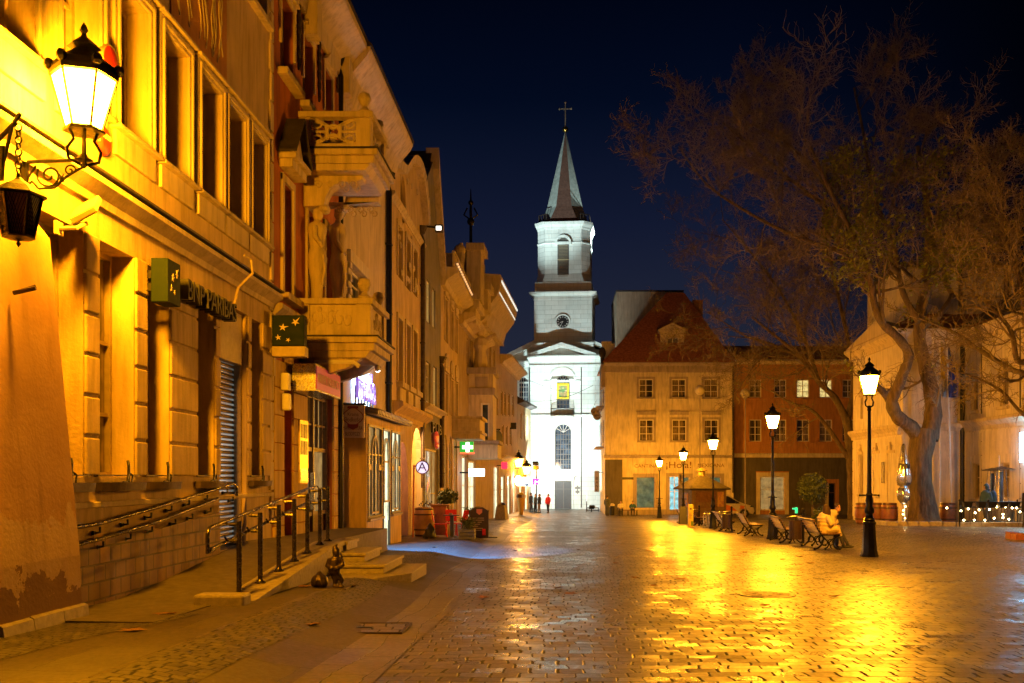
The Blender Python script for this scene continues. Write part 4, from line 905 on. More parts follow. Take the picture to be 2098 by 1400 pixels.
# downpipe between second and third house
def downpipe(fac,px,py0,py1,label,mt='iron',r=.06):
    s=fac.s(px,-.1); o=thing('downpipe',label,'downpipe',tuple(fac.w(s,-.1,fac.z(px,py1,-.1))))
    m=fmb(fac); z0,z1=fac.z(px,py1,-.1),fac.z(px,py0,-.1); m.tube([(s,-.1,z0),(s,-.1,z1-.25),(s,-.02,z1)],r,8); m.build('pipe',M[mt],o,smooth=50)
    m=fmb(fac); m.lathe([(r*1.2,0),(r*2.4,.22),(r*2.6,.3),(0,.3)],8,(s,-.06,z1)); m.build('hopper',M[mt],o)
    m=fmb(fac)
    for k in range(4): m.box(s-r*1.3,s+r*1.3,-.1-r*1.1,.0,z0+(z1-z0)*(k+.5)/4.4,z0+(z1-z0)*(k+.5)/4.4+.05)
    m.build('clamp',M[mt],o); return o
downpipe(f2,698.5,135,1085,'dark downpipe on the seam right of the orange house')
# ================= third house: pale wall, tiled shop bay =================
Y3=f2.A.y+f2.L+.01
def facpx(A,B,px):      # far end of a straight front given by its picture column
    f=Fac(A,B); s=f.s(px); return (A[0]+f.X.x*s,A[1]+f.X.y*s)
LINE=[(-5.3,Y3),(-5.3,52.),(-4.95,66.),(-3.85,86.),(-2.75,95.5)]
def line_at(px):
    for a,b in zip(LINE[:-1],LINE[1:]):
        q=facpx(a,b,px); f=Fac(a,b)
        if f.s(px)<=f.L+1e-6: return q
    return LINE[-1]
def strip(p0,p1): 
    A=line_at(p0) if not isinstance(p0,tuple) else p0; B=line_at(p1); return Fac((A[0],A[1]+.01),B)
def house(name,label,fac,ztop,m,holes,depth=8.,zb=-3.,outline=None):
    o=thing(name,label,'house',(fac.A.x,(fac.A.y+fac.B.y)/2,gz(-5,(fac.A.y+fac.B.y)/2)))
    wall(fac,o,outline or rect(0,fac.L,zb,ztop),holes,m,.22,depth); return o
f3=strip((-5.3,Y3),800)
e3=f3.z(800,296)
b3=house('pale_house','pale plaster house with blue lit wall sign and a tiled shop bay','',0,None,[]) if 0 else None
w3=(f3.s(716),f3.s(745)); w3z=(f3.z(716,612)-.1,f3.z(716,540))
w3b=[(f3.s(775)-.1,f3.s(775)+.8)]
b3=house('pale_house','pale plaster house with a tiled shop bay and blue lit wall sign',f3,e3,M['beige'],[rect(*w3,*w3z)])
window(f3,b3,rect(*w3,*w3z),.2,M['fwhite'],M['glassblue'],2,(.65,),.07)
m=fmb(f3); a,b=w3
for k in range(6):
    z=w3z[0]+(w3z[1]-w3z[0])*k/6; d=.22 if k%2 else .36
    m.box(a-d,a-.002,-.06-.02*(k%2),.003,z+.01,z+(w3z[1]-w3z[0])/6); m.box(b+.002,b+d,-.06-.02*(k%2),.003,z+.01,z+(w3z[1]-w3z[0])/6)
m.box(a-.3,b+.3,-.1,.004,w3z[1]+.002,w3z[1]+.3); m.box(a-.4,b+.4,-.14,.004,w3z[0]-.2,w3z[0]-.02); m.build('window_surround',M['pale'],b3,bevel=.012)
m=fmb(f3); mould(m,-.05,f3.L+.05,[(.02,e3-1.15),(-.10,e3-1.1),(-.28,e3-.6),(-.62,e3-.2),(-.70,e3-.05),(-.70,e3+.02),(.02,e3+.1)]); m.build('eaves_cornice',M['trim'],b3)
m=fmb(f3); mould(m,-.05,f3.L+.05,[(.02,e3+.1),(-.74,e3+.03),(-.74,e3+.10),(4,e3+3.6),(4,e3+3.4)]); m.build('roof',M['roofdark'],b3)
# shop bay
bx=-.66; y0=f3.A.y+f3.s(704); fb=Fac((-5.3+.56,f3.A.y+f3.s(704)),(-5.3+.56,f3.A.y+f3.s(704)+9)); sb1=fb.s(822)
fb=Fac(fb.A[:2],(fb.A.x,fb.A.y+sb1))
zr=fb.z(749,842); zr2=fb.z(821,868)
win=[(fb.s(753),fb.s(781)),(fb.s(784),fb.s(798)),(fb.s(801),fb.s(819))]
zs=fb.z(760,1062); ht=fb.z(752,868)
hl_=[rect(win[0][0],win[0][1],zs,ht),rect(win[1][0],win[1][1],-.9,ht),rect(win[2][0],win[2][1],zs,ht)]
wall(fb,b3,rect(0,fb.L,-1.3,zr-.08),hl_,M['yellow'],.035,.55,'shop_bay')
for i,(a,b) in enumerate(win):
    z0=zs if i!=1 else -.75
    fo=window(fb,b3,rect(a,b,z0,ht),.03,M['fgrey'],M['glassshop' if i else 'glasswarm'],2 if i!=1 else 1,(.68 if i!=1 else .74,),.06,'shop_window' if i!=1 else 'shop_door')
    m=fmb(fb); c=(a+b)/2; w_=(b-a)*(.26 if i!=1 else .36)
    zq=zs+(ht-zs)*.62; L1=arch(c-w_,c+w_,zs+.1 if i!=1 else zs+.35,zq,10,(ht-zq)*.72); m.ring(L1,shrink(L1,.05),-.03,.025)
    m.box(a+.03,c-w_,-.02,.024,zq-.25,zq-.1); m.box(c+w_,b-.03,-.02,.024,zq-.25,zq-.1); m.build('arched_glazing_bar',M['fbeige'],fo)
m=fmb(fb)
for i in (0,2): a,b=win[i]; m.box(a-.05,b+.05,-.09,.1,zs-.07,zs-.005)
m.build('sill',M['granite'],b3,bevel=.01)
m=fmb(fb); m.box(win[1][1]-.12,win[1][1]-.08,.0,.06,.2,1.1); m.build('door_handle',M['steel'],b3)
TIL=mat('clay_tiles',(.10,.07,.055),.45,0,.35,9,.3,30)
m=fmb(fb); n=int(fb.L/.20)
m.add([(-.1,-.28,zr-.02),(fb.L+.1,-.28,zr-.02),(fb.L+.1,.55,zr+.12),(-.1,.55,zr+.12),(-.1,-.28,zr-.10),(fb.L+.1,-.28,zr-.10),(fb.L+.1,.55,zr+.02),(-.1,.55,zr+.02)],[[0,1,2,3],[7,6,5,4],[0,4,5,1],[1,5,6,2],[3,7,4,0]])
for i in range(n+1):
    s=-.08+i*(fb.L+.16)/n; m.tube([(s,-.32,zr-.02),(s,.54,zr+.14)],.075,7)
m.build('tiled_canopy',TIL,b3,smooth=50)
# blue lit wall sign
ns=thing('neon_sign','blue and violet backlit word on the pale wall above the shop bay','neon sign',tuple(f3.w(f3.s(748),-.1,f3.z(748,840))))
a,b=f3.s(731,-.14),f3.s(769,-.14); z0,z1=f3.z(748,838,-.14),f3.z(748,760,-.14)
NEON=emit('violet_neon',(.22,.12,.50),.9); NB=emit('white_blue_glow_tube',(.34,.66,1.),170.)
text(f3.T,'moda',a,b,z0+.2,z1,.14,NEON,ns,.03)
m=fmb(f3); 
for k in range(7): s=a+.1+(b-a-.2)*k/6; m.box(s-.03,s+.03,-.10,-.07,z0-.25-.12*(k%3),z0+.55)
m.build('drip_bar',M['black'],ns)
m=fmb(f3)
for z in (z0+.35,z1-.25): m.tube([(a+.1,-.09,z),(b-.1,-.09,z)],.022,6)
m.build('backlight_tube',NB,ns)
downpipe(f3,797,375,1000,'thick dark downpipe between the pale house and the curved gable','iron',.09)
# ================= fourth house: yellow, curved gable, arcade =================
f4=strip(800,866)
P4=[(800,345),(806,346),(813,354),(819,358),(826,346),(833,336),(840,335),(846,340),(852,352),(858,376),(862,410),(865,445),(866,462)]
top=[f4.pt(*p) for p in P4]; top=[(max(0,min(f4.L,p[0])),p[1]) for p in top]
top[-1]=(f4.L,top[-1][1]); top[0]=(0,top[0][1])
ou=[(0,-3),(f4.L,-3)]+top[::-1]
ho=[]; wd4=[]
for (p0,p1,ya,yb) in ((814,823,467,570),(831,839,492,592),(845,853,512,604),(814,823,655,783),(831,839,668,792),(845,853,680,800)):
    r_=rect(f4.s(p0),f4.s(p1),f4.z((p0+p1)/2,yb),f4.z((p0+p1)/2,ya)); ho.append(r_); wd4.append(r_)
ov=[(f4.s(826)+.55*math.cos(k*PI/8),f4.z(826,410)+.8*math.sin(k*PI/8)) for k in range(16)]; ho.append(ov)
ar=[]
for (p0,p1,ya) in ((813,836,905),(843,865,877)):
    a,b=f4.s(p0),f4.s(p1); zt=f4.z((p0+p1)/2,ya); L_=arch(a,b,-2.,zt-1.5,12,1.5); ho.append(L_); ar.append((a,b,zt))
b4=house('gable_house','yellow house with curved baroque gable and a lit arcade below','',0,None,[]) if 0 else house('gable_house','yellow house with curved baroque gable and a lit arcade below',f4,0,M['ochre'],ho,outline=ou)
for r_ in wd4: window(f4,b4,r_,.18,M['fbeige'],M['glasstan'],2,(.65,),.08)
window(f4,b4,ov,.15,M['fbeige'],M['glass'],2,(.5,),.08)
m=fmb(f4); 
for a,b in zip(top[:-1],top[1:]):
    dx,dz_=b[0]-a[0],b[1]-a[1]; l=math.hypot(dx,dz_)
    if l<.02: continue
    nx,nz=-dz_/l,dx/l
    m.add([(a[0],-.25,a[1]),(b[0],-.25,b[1]),(b[0]+nx*.28,-.3,b[1]+nz*.28),(a[0]+nx*.28,-.3,a[1]+nz*.28),(a[0],.1,a[1]),(b[0],.1,b[1]),(b[0]+nx*.28,.1,b[1]+nz*.28),(a[0]+nx*.28,.1,a[1]+nz*.28)],[[0,1,2,3],[7,6,5,4],[0,4,5,1],[3,2,6,7],[0,3,7,4],[1,5,6,2]])
m.build('gable_coping',M['trim'],b4)
zc=f4.z(815,455); m=fmb(f4); mould(m,0,f4.L,cornice(f4.z(840,455)-.3,.25,.15))
for r_ in wd4[3:]:
    a,b=r_[0][0],r_[1][0]; m.box(a-.2,b+.2,-.22,.004,r_[0][1]-.22,r_[0][1]-.04); m.box(a-.12,b+.12,-.12,.005,r_[0][1]-.75,r_[0][1]-.22)
for r_ in wd4: a,b,z0,z1=r_[0][0],r_[1][0],r_[0][1],r_[2][1]; m.box(a-.16,a-.002,-.05,.004,z0,z1+.15); m.box(b+.002,b+.16,-.05,.004,z0,z1+.15); m.box(a-.17,b+.17,-.055,.003,z1+.002,z1+.16)
m.build('window_surround',M['trim'],b4,bevel=.012)
m=fmb(f4); zg=f4.z(803,832); mould(m,0,f4.L+.05,cornice(zg-.35,.5,.4)); m.build('string_course',M['yellow'],b4)
m=fmb(f4); rr=random.Random(9)
for k in range(26): 
    s=f4.s(826)+rr.uniform(-1.4,3.2); z=f4.z(826,410)+rr.uniform(-2.6,1.2); m.ball((s,-.02,z),(.1+.1*rr.random(),.05,.12),6,4)
m.build('stucco_ornament',M['trim'],b4)
m=fmb(f4)
for a,b,zt in ar: m.box(a-.05,b+.05,.9,1.0,-2,zt+.2); L_=arch(a,b,-2.,zt-1.5,12,1.5); m.add([(p[0],.221,p[1]) for p in L_]+[(p[0],.9,p[1]) for p in L_],[[i,(i+1)%len(L_),len(L_)+(i+1)%len(L_),len(L_)+i] for i in range(len(L_))])
m.build('arcade_back_wall',M['yellow'],b4)
for i,(a,b,zt) in enumerate(ar):
    la=thing('arcade_lamp','warm lamp under the arcade of the yellow house, '+('left arch' if i==0 else 'right arch with the white crown'),'lamp',tuple(f4.w(a+(b-a)*.3,.55,zt-.45)))
    m=MB(); m.M=wm(la); m.ball((0,0,0),.06); m.build('bulb',emit('warm_bulb',(1.,.55,.18) if i else (1.,.4,.3),3200. if i else 300.),la)
# ================= fifth house: grey pointed gable =================
f5=strip(866.2,903)
ap=f5.pt(889,327); l5=f5.pt(866.3,470); r5=f5.pt(903,548)
ho=[]
for (p0,p1,ya,yb) in ((874,882,575,662),(886,892,592,672),(873,882,742,826),(888,895,752,832)):
    r_=rect(f5.s(p0),f5.s(p1),f5.z((p0+p1)/2,yb),f5.z((p0+p1)/2,ya)); ho.append(r_)
sf=rect(f5.s(871),f5.s(898),-1.6,f5.z(884,920)); ho.append(sf)
b5=house('grey_gable_house','grey plaster house with steep pointed gable and shopfront with a flag poster',f5,0,M['grey'],ho,outline=[(0,-3),(f5.L,-3),(f5.L,r5[1]),(ap[0],ap[1]),(0,l5[1]+1.5)])
for i,r_ in enumerate(ho[:4]): window(f5,b5,r_,.14,M['fwhite'],M['glasslit' if i in (0,1,3) else 'glasstan'],2,(.65,),.09)
window(f5,b5,sf,.15,M['fbeige'],M['glasswarm'],3,(.55,),.09,'shop_window')
m=fmb(f5); a,b=ap,(f5.L+.1,r5[1]); m.add([(a[0]-.3,-.25,a[1]+.4),(b[0],-.25,b[1]),(b[0],-.25,b[1]-.6),(a[0]-.3,-.25,a[1]-.5),(a[0]-.3,.3,a[1]+.4),(b[0],.3,b[1]),(b[0],.3,b[1]-.6),(a[0]-.3,.3,a[1]-.5)],[[0,1,2,3],[4,5,6,7],[0,1,5,4],[2,3,7,6],[1,2,6,5],[0,3,7,4]]); m.build('gable_coping',M['trim'],b5)
m=fmb(f5); m.add([(ap[0]-.2,.05,ap[1]+.3),(ap[0]-.2,8,ap[1]+.3),(-.3,8,l5[1]-.3),(-.3,.05,l5[1]-.3),(f5.L,.31,r5[1]),(f5.L,8,r5[1])],[[0,1,2,3],[0,4,5,1]]); m.build('roof',M['roofdark'],b5)
m=fmb(f5); mould(m,0,f5.L,cornice(f5.z(880,848),.3,.3)); m.build('string_course',M['trim'],b5)
fpst=thing('flag_poster','blue poster with red and white diagonal stripes in the grey house shop window','poster',tuple(f5.w(f5.s(874),-.02,-1.)))
m=fmb(f5); a,b=f5.s(870.5),f5.s(877); z0,z1=f5.z(874,1035),f5.z(874,985); m.box(a,b,-.06,-.04,z0,z1); m.build('sheet',mat('blue_print',(.03,.07,.2),.4,0,.1,5,0),fpst)
m=fmb(f5); m.add([(a,-.065,z0+.5),(b,-.065,z0+.9),(b,-.065,z0+1.15),(a,-.065,z0+.75)],[[0,1,2,3]]); m.build('stripe',M['red'],fpst)
m=fmb(f5); m.add([(a,-.067,z0+.38),(b,-.067,z0+.78),(b,-.067,z0+.88),(a,-.067,z0+.48)],[[0,1,2,3]]); m.add([(a,-.067,z0+.78),(b,-.067,z0+1.18),(b,-.067,z0+1.26),(a,-.067,z0+.86)],[[0,1,2,3]]); m.build('stripe',M['fwhite'],fpst)
ps=thing('shop_letters','dark letters with a red mug shape below on the grey house front','shop letters',tuple(f5.w(f5.s(886),-.1,f5.z(886,900))))
text(f5.T,'PUB',f5.s(879),f5.s(898),f5.z(886,889),f5.z(886,868),.12,M['black'],ps,.04)
m=fmb(f5); s=f5.s(887); z=f5.z(887,897); m.ball((s,-.15,z),(.55,.1,.28)); m.ball((s+.1,-.15,z-.32),(.32,.1,.16)); m.build('emblem',emit('dull_red',(.5,.05,.02),.35),ps)
downpipe(f5,866.5,480,1000,'brown downpipe left of the grey pointed gable','ironbrown',.08)
ff=thing('facade_floodlight','small lit floodlight on an arm at the eaves beside the grey gable','floodlight',tuple(f5.w(.3,-.5,f5.z(880,490))))
m=MB(); m.M=wm(ff); m.tube([(-.5,0,.1),(0,0,.05)],.04,6); m.cbox((.1,0,0),.3,.3,.25); m.build('housing',M['iron'],ff)
m=MB(); m.M=wm(ff); m.cbox((.1,-.16,-.02),.2,.02,.16); m.build('lens',emit('white_spot_dim',(.9,.85,.7),3.),ff)
# ================= sixth house: stucco front with lit balustrade =================
f6=strip(903.2,940)
ho=[]
for (p0,p1,ya,yb) in ((910,916,612,700),(922,927,635,715),(932,936,652,722),(910,916,765,850),(922,927,778,852),(932,936,785,852)):
    ho.append(rect(f6.s(p0),f6.s(p1),f6.z((p0+p1)/2,yb),f6.z((p0+p1)/2,ya)))
dr=[]
for (p0,p1) in ((909,917),(920,927),(930,937)): dr.append(arch(f6.s(p0),f6.s(p1),-2.,f6.z((p0+p1)/2,925),8))
e6=f6.z(920,582)
b6=house('stucco_house','ochre stucco house with ornate window heads and a row of lights on its cornice',f6,e6,M['ochre'],ho+dr)
for r_ in ho: window(f6,b6,r_,.15,M['fbeige'],M['glasstan'],2,(.65,),.08)
for i,l in enumerate(dr): window(f6,b6,l,.15,M['fwhite'],M['glassblue' if i==1 else 'glasswarm'],2,(.7,),.1,'shop_door')
m=fmb(f6); mould(m,-.05,f6.L+.3,cornice(e6-.7,.8,.75)); m.build('cornice',M['trim'],b6)
m=fmb(f6)
for r_ in ho:
    a,b,z0,z1=r_[0][0],r_[1][0],r_[0][1],r_[2][1]; m.box(a-.2,b+.2,-.1,.004,z1+.05,z1+.2); m.ball(((a+b)/2,-.05,z1+.5),(.5,.12,.45),8,6); m.box(a-.18,a-.002,-.06,.004,z0,z1); m.box(b+.002,b+.18,-.06,.004,z0,z1)
m.build('stucco_ornament',M['trim'],b6)
bal=thing('roof_lights','row of small warm lamps along the balustrade above the stucco house cornice','string lights',tuple(f6.w(f6.L/2,-.6,e6+.2)))
m=fmb(f6); m.box(0,f6.L,-.62,-.52,e6+.14,e6+.24)
for k in range(12): m.box(f6.L*k/12+.1,f6.L*k/12+.3,-.62,-.5,e6+.24,e6+.75)
m.box(0,f6.L,-.64,-.5,e6+.75,e6+.86); m.build('balustrade',M['trim'],bal)
m=fmb(f6)
for k in range(14): m.ball((f6.L*(k+.5)/14,-.72,e6+.3),.06,6,4)
m.build('bulb',emit('warm_dot',(1.,.6,.25),.7),bal)
m=fmb(f6); s=f6.s(926); m.tube([(s-.5,-.4,e6+.9),(s-.2,-.4,e6+1.6),(s+.3,-.4,e6+1.3),(s+.6,-.4,e6+2.4)],[.25,.3,.2,.1],7); m.ball((s-.1,-.4,e6+1.9),.3); m.build('roof_statue',M['trim'],b6)
m=fmb(f6); mould(m,0,f6.L,[(.5,e6+.1),(.5,e6+.15),(6,e6+4.5),(6,e6+4.3)]); m.build('roof',M['roof'],b6)
downpipe(f6,906,745,1000,'stone coloured downpipe with wide hopper on the stucco house','ironbrown',.1)
# corner balcony over the pharmacy
fk=Fac((-5.3,f6.A.y+f6.s(926)),(-3,f6.A.y+f6.s(926)))
a,b=0,fk.s(984); z0,z1=fk.z(955,899),fk.z(955,853)
m=fmb(fk); L2=3.2
m.box(.0,b,0,L2,z0,z0+.25); m.box(-.0,b+.1,-.1,L2+.1,z0+.251,z0+.38); m.box(0,b-.02,.02,L2-.02,z0+.381,z1-.15); m.box(-.0,b+.12,-.12,L2+.12,z1-.149,z1)
m.box(.35,b-.2,-.012,.02,z0+.55,z1-.3); m.build('stone_balcony',M['trim'],b6,bevel=.02)
# ================= seventh house: stepped gable, bay =================
f7=strip(940.2,986)
e7=f7.z(955,672)
ho=[]
for (p0,p1) in ((956,961),(965,969.5),(973,977)): ho.append(rect(f7.s(p0),f7.s(p1),f7.z((p0+p1)/2,770),f7.z((p0+p1)/2,694)))
ho.append(rect(f7.s(946),f7.s(956),-2,f7.z(950,935))); ho.append(rect(f7.s(960),f7.s(974),-2,f7.z(966,945)))
s=f7.s
st_=[(0,-3),(f7.L,-3),(f7.L,e7),(s(981),f7.z(981,640)),(s(977),f7.z(977,600)),(s(972),f7.z(972,560)),(s(968),f7.z(968,522)),(s(961),f7.z(961,520)),(s(957),f7.z(957,565)),(s(953),f7.z(953,610)),(s(948),f7.z(948,650)),(0,f7.z(941,668))]
b7=house('stepped_gable_house','brown house with tall stepped gable crowned by a spiked finial',f7,0,M['tan'],ho,outline=st_)
for i,r_ in enumerate(ho): window(f7,b7,r_,.15,M['fwhite' if i>2 else 'fbeige'],M['glasstan' if i<3 else 'glassshop'],2,(.65,),.09,'window' if i<3 else 'shop_window')
m=fmb(f7); mould(m,-.2,f7.L,cornice(e7-.3,.6,.9))
for (px,y0,y1,w_) in ((960,620,522,1.0),(950,670,640,1.2),(976,640,600,.9)):
    c=s(px); m.box(c-w_,c+w_,-.8,.003,f7.z(px,y0),f7.z(px,y1)); m.box(c-w_-.2,c+w_+.2,-1.0,.004,f7.z(px,y1),f7.z(px,y1)+.4)
c=s(960); m.lathe([(.35,0),(.45,.2),(.2,.5),(.35,.9),(.25,1.3),(.1,1.5)],10,(c,-.4,f7.z(960,620)+.2)); m.build('gable_ornament',M['trim'],b7)
m=fmb(f7); c=s(961); z=f7.z(961,508); m.lathe([(.5,-.4),(.6,-.2),(.2,.1),(.09,.3),(.07,2.5),(.02,3.4)],8,(c,-.1,z)); 
for k in range(4): a=k*PI/2; m.tube([(c,-.1,z+1.6),(c+.4*math.cos(a),-.1+.4*math.sin(a),z+1.9),(c+.2*math.cos(a),-.1+.2*math.sin(a),z+2.3)],.05,5)
m.ball((c,-.1,z+1.5),.22); m.ball((c,-.1,z+2.6),.15); m.build('spiked_finial',M['iron'],b7)
m=fmb(f7); m.add([(0,1.2,f7.z(941,668)),(f7.L,1.2,e7),(f7.L,7,e7+6.5),(0,7,f7.z(930,525))],[[0,1,2,3]]); m.build('roof',M['roof'],b7)
# square stone bay with tall window
yb=f7.A.y+f7.s(960); fk=Fac((line_at(960)[0],yb),(0,yb)); b=fk.s(1010); D=3.
o=thing('corner_bay','square stone bay with tall white framed window above a blank white box','bay',(fk.A.x+.8,yb+1,gz(-4.5,yb)))
wn=rect(fk.s(985),fk.s(1003),fk.z(985,905),fk.z(985,826))
wall(fk,o,rect(0,b,fk.z(985,905)-.3,fk.z(985,766)),[wn],M['trim'],.15,D)
window(fk,o,wn,.1,M['fwhite'],M['glassblue'],1,(.5,),.1)
m=fmb(fk); z=fk.z(985,802); m.box(-.0,b+.12,-.12,D+.1,z-.2,z+.2); z=fk.z(985,766); m.box(-.1,b+.2,-.2,D+.2,z,z+.35); m.box(.4,b-.3,-.05,.003,fk.z(985,796),fk.z(985,772)); m.build('moulding',M['mauve'],o,bevel=.02)
m=fmb(fk); m.box(.0,b+.3,-.3,D+.2,fk.z(985,940),fk.z(985,911)); m.build('white_box',M['pale'],o,bevel=.03)
m=fmb(fk); m.box(-.05,b+.4,-.4,D+.3,fk.z(985,910),fk.z(985,903)); m.build('ledge',M['mauve'],o)
m=fmb(fk); c=fk.s(984); m.lathe([(.35,0),(.4,.3),(.3,1.0),(.42,1.3),(.35,1.7),(.1,1.9)],10,(c,.4,fk.z(985,766)+.35)); m.ball((c,.4,fk.z(985,766)+2.5),(.28,.28,.35)); m.tube([(c+.3,.4,fk.z(985,766)+2.),(c+.9,.3,fk.z(985,766)+2.3)],.14,6); m.build('statue',M['trim'],o)
# ================= eighth house: bright cornice, then the last small houses =================
f8=strip(986.2,1024)
e8=f8.z(1008,645)
ho=[rect(f8.s(p0),f8.s(p1),f8.z(p0,yb_),f8.z(p0,ya)) for p0,p1,ya,yb_ in ((1002,1006,790,845),(1010,1014,795,848),(1017,1020,800,850),(1002,1006,700,760),(1010,1014,715,770))]
ho+=[rect(f8.s(p0),f8.s(p1),-2.2,f8.z(p0,955)) for p0,p1 in ((1012,1022),)]
b8=house('cornice_house','brown house whose deep cornice carries a line of white lights',f8,e8+1.5,M['tan'],ho)
for i,r_ in enumerate(ho): window(f8,b8,r_,.15,M['fbeige'],M['glasstan' if i<5 else 'glassshop'],2,(.6,),.1,'window' if i<5 else 'shop_window')
m=fmb(f8); mould(m,-.5,f8.L,[(.0,e8-1.5),(-.3,e8-1.3),(-.5,e8-.6),(-1.1,e8+.2),(-1.3,e8+.9),(-1.3,e8+1.5),(0,e8+1.6)])
m.box(.5,f8.L,-.3,.003,f8.z(1008,690),f8.z(1008,690)+.4); m.build('cornice',M['trim'],b8)
wlc=thing('cornice_lights','line of cold white lamps along the projecting cornice of the brown house','string lights',tuple(f8.w(f8.L/2,-1.3,e8+.8)))
m=fmb(f8)
for k in range(22): m.cbox((.2+f8.L*k/22,-1.34,e8+1.15),.5,.05,.14); m.cbox((.2+f8.L*k/22,-1.16,e8+.45),.45,.05,.1)
m.build('lamp',emit('cold_white_lights',(.85,.92,.85),.75),wlc)
m=fmb(f8); m.box(2,6,.5,4,e8+1.5,e8+3.5); m.build('chimney',M['trim'],b8)
f9=strip(1024.2,1060); e9=f9.z(1040,745)
ho=[rect(f9.s(p0),f9.s(p1),f9.z(p0,yb_),f9.z(p0,ya)) for p0,p1,ya,yb_ in ((1026,1030,800,850),(1033,1037,803,852),(1041,1045,806,852),(1049,1053,808,852),(1028,1032,870,910),(1036,1040,872,912),(1044,1048,875,912))]
dr=[rect(f9.s(p0),f9.s(p1),-2.1,f9.z(p0,975)) for p0,p1 in ((1027,1034),(1040,1046),(1052,1056))]
b9=house('narrow_brown_house','brown row house with small cornice seen just left of the church',f9,e9,M['tan'],ho+dr)
for r_ in ho: window(f9,b9,r_,.12,M['fbeige'],M['glasstan'],2,(.6,),.1)
for i,r_ in enumerate(dr): window(f9,b9,r_,.12,M['fbeige'],M['glassshop'],1,(.7,),.1,'shop_door')
m=fmb(f9); mould(m,0,f9.L,cornice(e9-.6,.7,.9)); mould(m,0,f9.L,cornice(f9.z(1040,945),.4,.5)); m.build('cornice',M['trim'],b9)
f10=strip(1060.2,1089); e10=f10.z(1070,828)
ho=[rect(f10.s(p0),f10.s(p1),f10.z(p0,yb_),f10.z(p0,ya)) for p0,p1,ya,yb_ in ((1066,1069,845,900),(1073,1076,848,902),(1079,1082,852,904))]
dr=[rect(f10.s(1064),f10.s(1070),-2.1,f10.z(1066,985)),rect(f10.s(1076),f10.s(1082),-2.1,f10.z(1078,990))]
b10=house('last_small_house','low olive house at the end of the left row against the church',f10,e10,M['ochre_dark'],ho+dr)
for r_ in ho: window(f10,b10,r_,.12,M['fbeige'],M['glasstan'],2,(.6,),.1)
for r_ in dr: window(f10,b10,r_,.12,M['fbeige'],M['glassshop'],1,(.7,),.1,'shop_door')
m=fmb(f10); mould(m,-.1,f10.L,[(0,e10-.2),(-.6,e10),(-.6,e10+.15),(5,e10+3.2),(5,e10+3.)]); m.build('roof',M['roofdark'],b10)
# ================= church =================
th=R(5.); YC=100.8
cA=Vector((XX(1054,YC),YC)); cB=cA+Vector((math.cos(th),-math.sin(th)))*11.
fc=Fac(cA,cB)
ch=thing('church','white floodlit church with clock tower and pointed green and brown spire','church',(0,YC,-1.88))
def _church():
    m,t,b=nt('church_render'); v=pos(t); sp=N(t,'ShaderNodeSeparateXYZ'); t.links.new(v,sp.inputs[0]); cb=N(t,'ShaderNodeCombineXYZ'); t.links.new(sp.outputs[0],cb.inputs[0]); t.links.new(sp.outputs[2],cb.inputs[1])
    br=N(t,'ShaderNodeTexBrick'); t.links.new(cb.outputs[0],br.inputs['Vector']); br.inputs['Scale'].default_value=1; br.inputs['Brick Width'].default_value=1.5; br.inputs['Row Height'].default_value=.47; br.inputs['Mortar Size'].default_value=.018
    br.inputs['Color1'].default_value=(.72,.75,.72,1); br.inputs['Color2'].default_value=(.64,.68,.65,1); br.inputs['Mortar'].default_value=(.45,.48,.46,1)
    c=mixc(t,mapr(t,noise(t,sc3(t,v,(1.5,1.5,.3)),1.6,6,.7),.45,.75,0,.5),br.outputs[0],(.42,.43,.39)); c=mixc(t,mapr(t,noise(t,v,.3,4),.4,.7,0,.35),c,(.50,.52,.48)); t.links.new(c,b.inputs['Base Color']); b.inputs['Roughness'].default_value=.8
    bump(t,b,math_(t,'SUBTRACT',math_(t,'MULTIPLY',noise(t,v,9,4),.3),br.outputs['Fac']),.5,.03); return m
WH=_church()
def cs(px): return fc.s(px)
def cz(py): return CZ+(CY-py)/F*(YC-.25)
g=gz(0,90)
# nave front (left wing set back a little) with the central bay
wa=arch(cs(1060),cs(1080),cz(822),cz(780),10)
wall(fc,ch,[(-6,g-1),(14,g-1),(14,cz(738)),(cs(1210),cz(712)),(cs(1092),cz(705)),(-6,cz(738)-1.2)],[wa],WH,.3,24,'nave_wall',d=.9)
window(fc,ch,wa,1.2,M['fwhite'],M['glassblue'],4,(.2,.4,.6,.75),.06,bar=.05)
niche=arch(cs(1128),cs(1176),cz(853),cz(781),14)
bw=arch(cs(1137),cs(1170),cz(962),cz(886),12); dr_=rect(cs(1137),cs(1171),g-.05,cz(986))
c0,c1=cs(1084.5),cs(1237)
def cen(): return wall(fc,ch,rect(c0,c1,g-1,cz(736)),[niche,bw,dr_],WH,.45,1.2,'central_bay')
cen()
nf=fmb(fc); tri=tessellate_polygon([[Vector((p[0],p[1],0)) for p in niche]]); nf.add([(p[0],.44,p[1]) for p in niche],[list(q) for q in tri]); nf.build('niche_back',WH,ch)
w1=arch(cs(1140),cs(1166),cz(837),cz(783),12); window(fc,ch,w1,.42,M['fgrey'],M['glassblue'],4,(.12,.25,.95*0+.66,),.05,bar=.06)
window(fc,ch,bw,.42,M['fgrey'],M['glassblue'],6,tuple(k/9 for k in range(1,9)),.06,bar=.055)
m=fmb(fc); c=(cs(1137)+cs(1170))/2
for k in range(1,6): a=PI*k/6; m.tube([(c,.36,cz(886)),(c+.8*math.cos(a),.36,cz(886)+.8*math.sin(a))],.025,4)
c2=(cs(1140)+cs(1166))/2
for k in range(1,6): a=PI*k/6; m.tube([(c2,.36,cz(783)),(c2+.62*math.cos(a),.36,cz(783)+.62*math.sin(a))],.022,4)
m.build('fanlight_bar',M['fwhite'],ch)
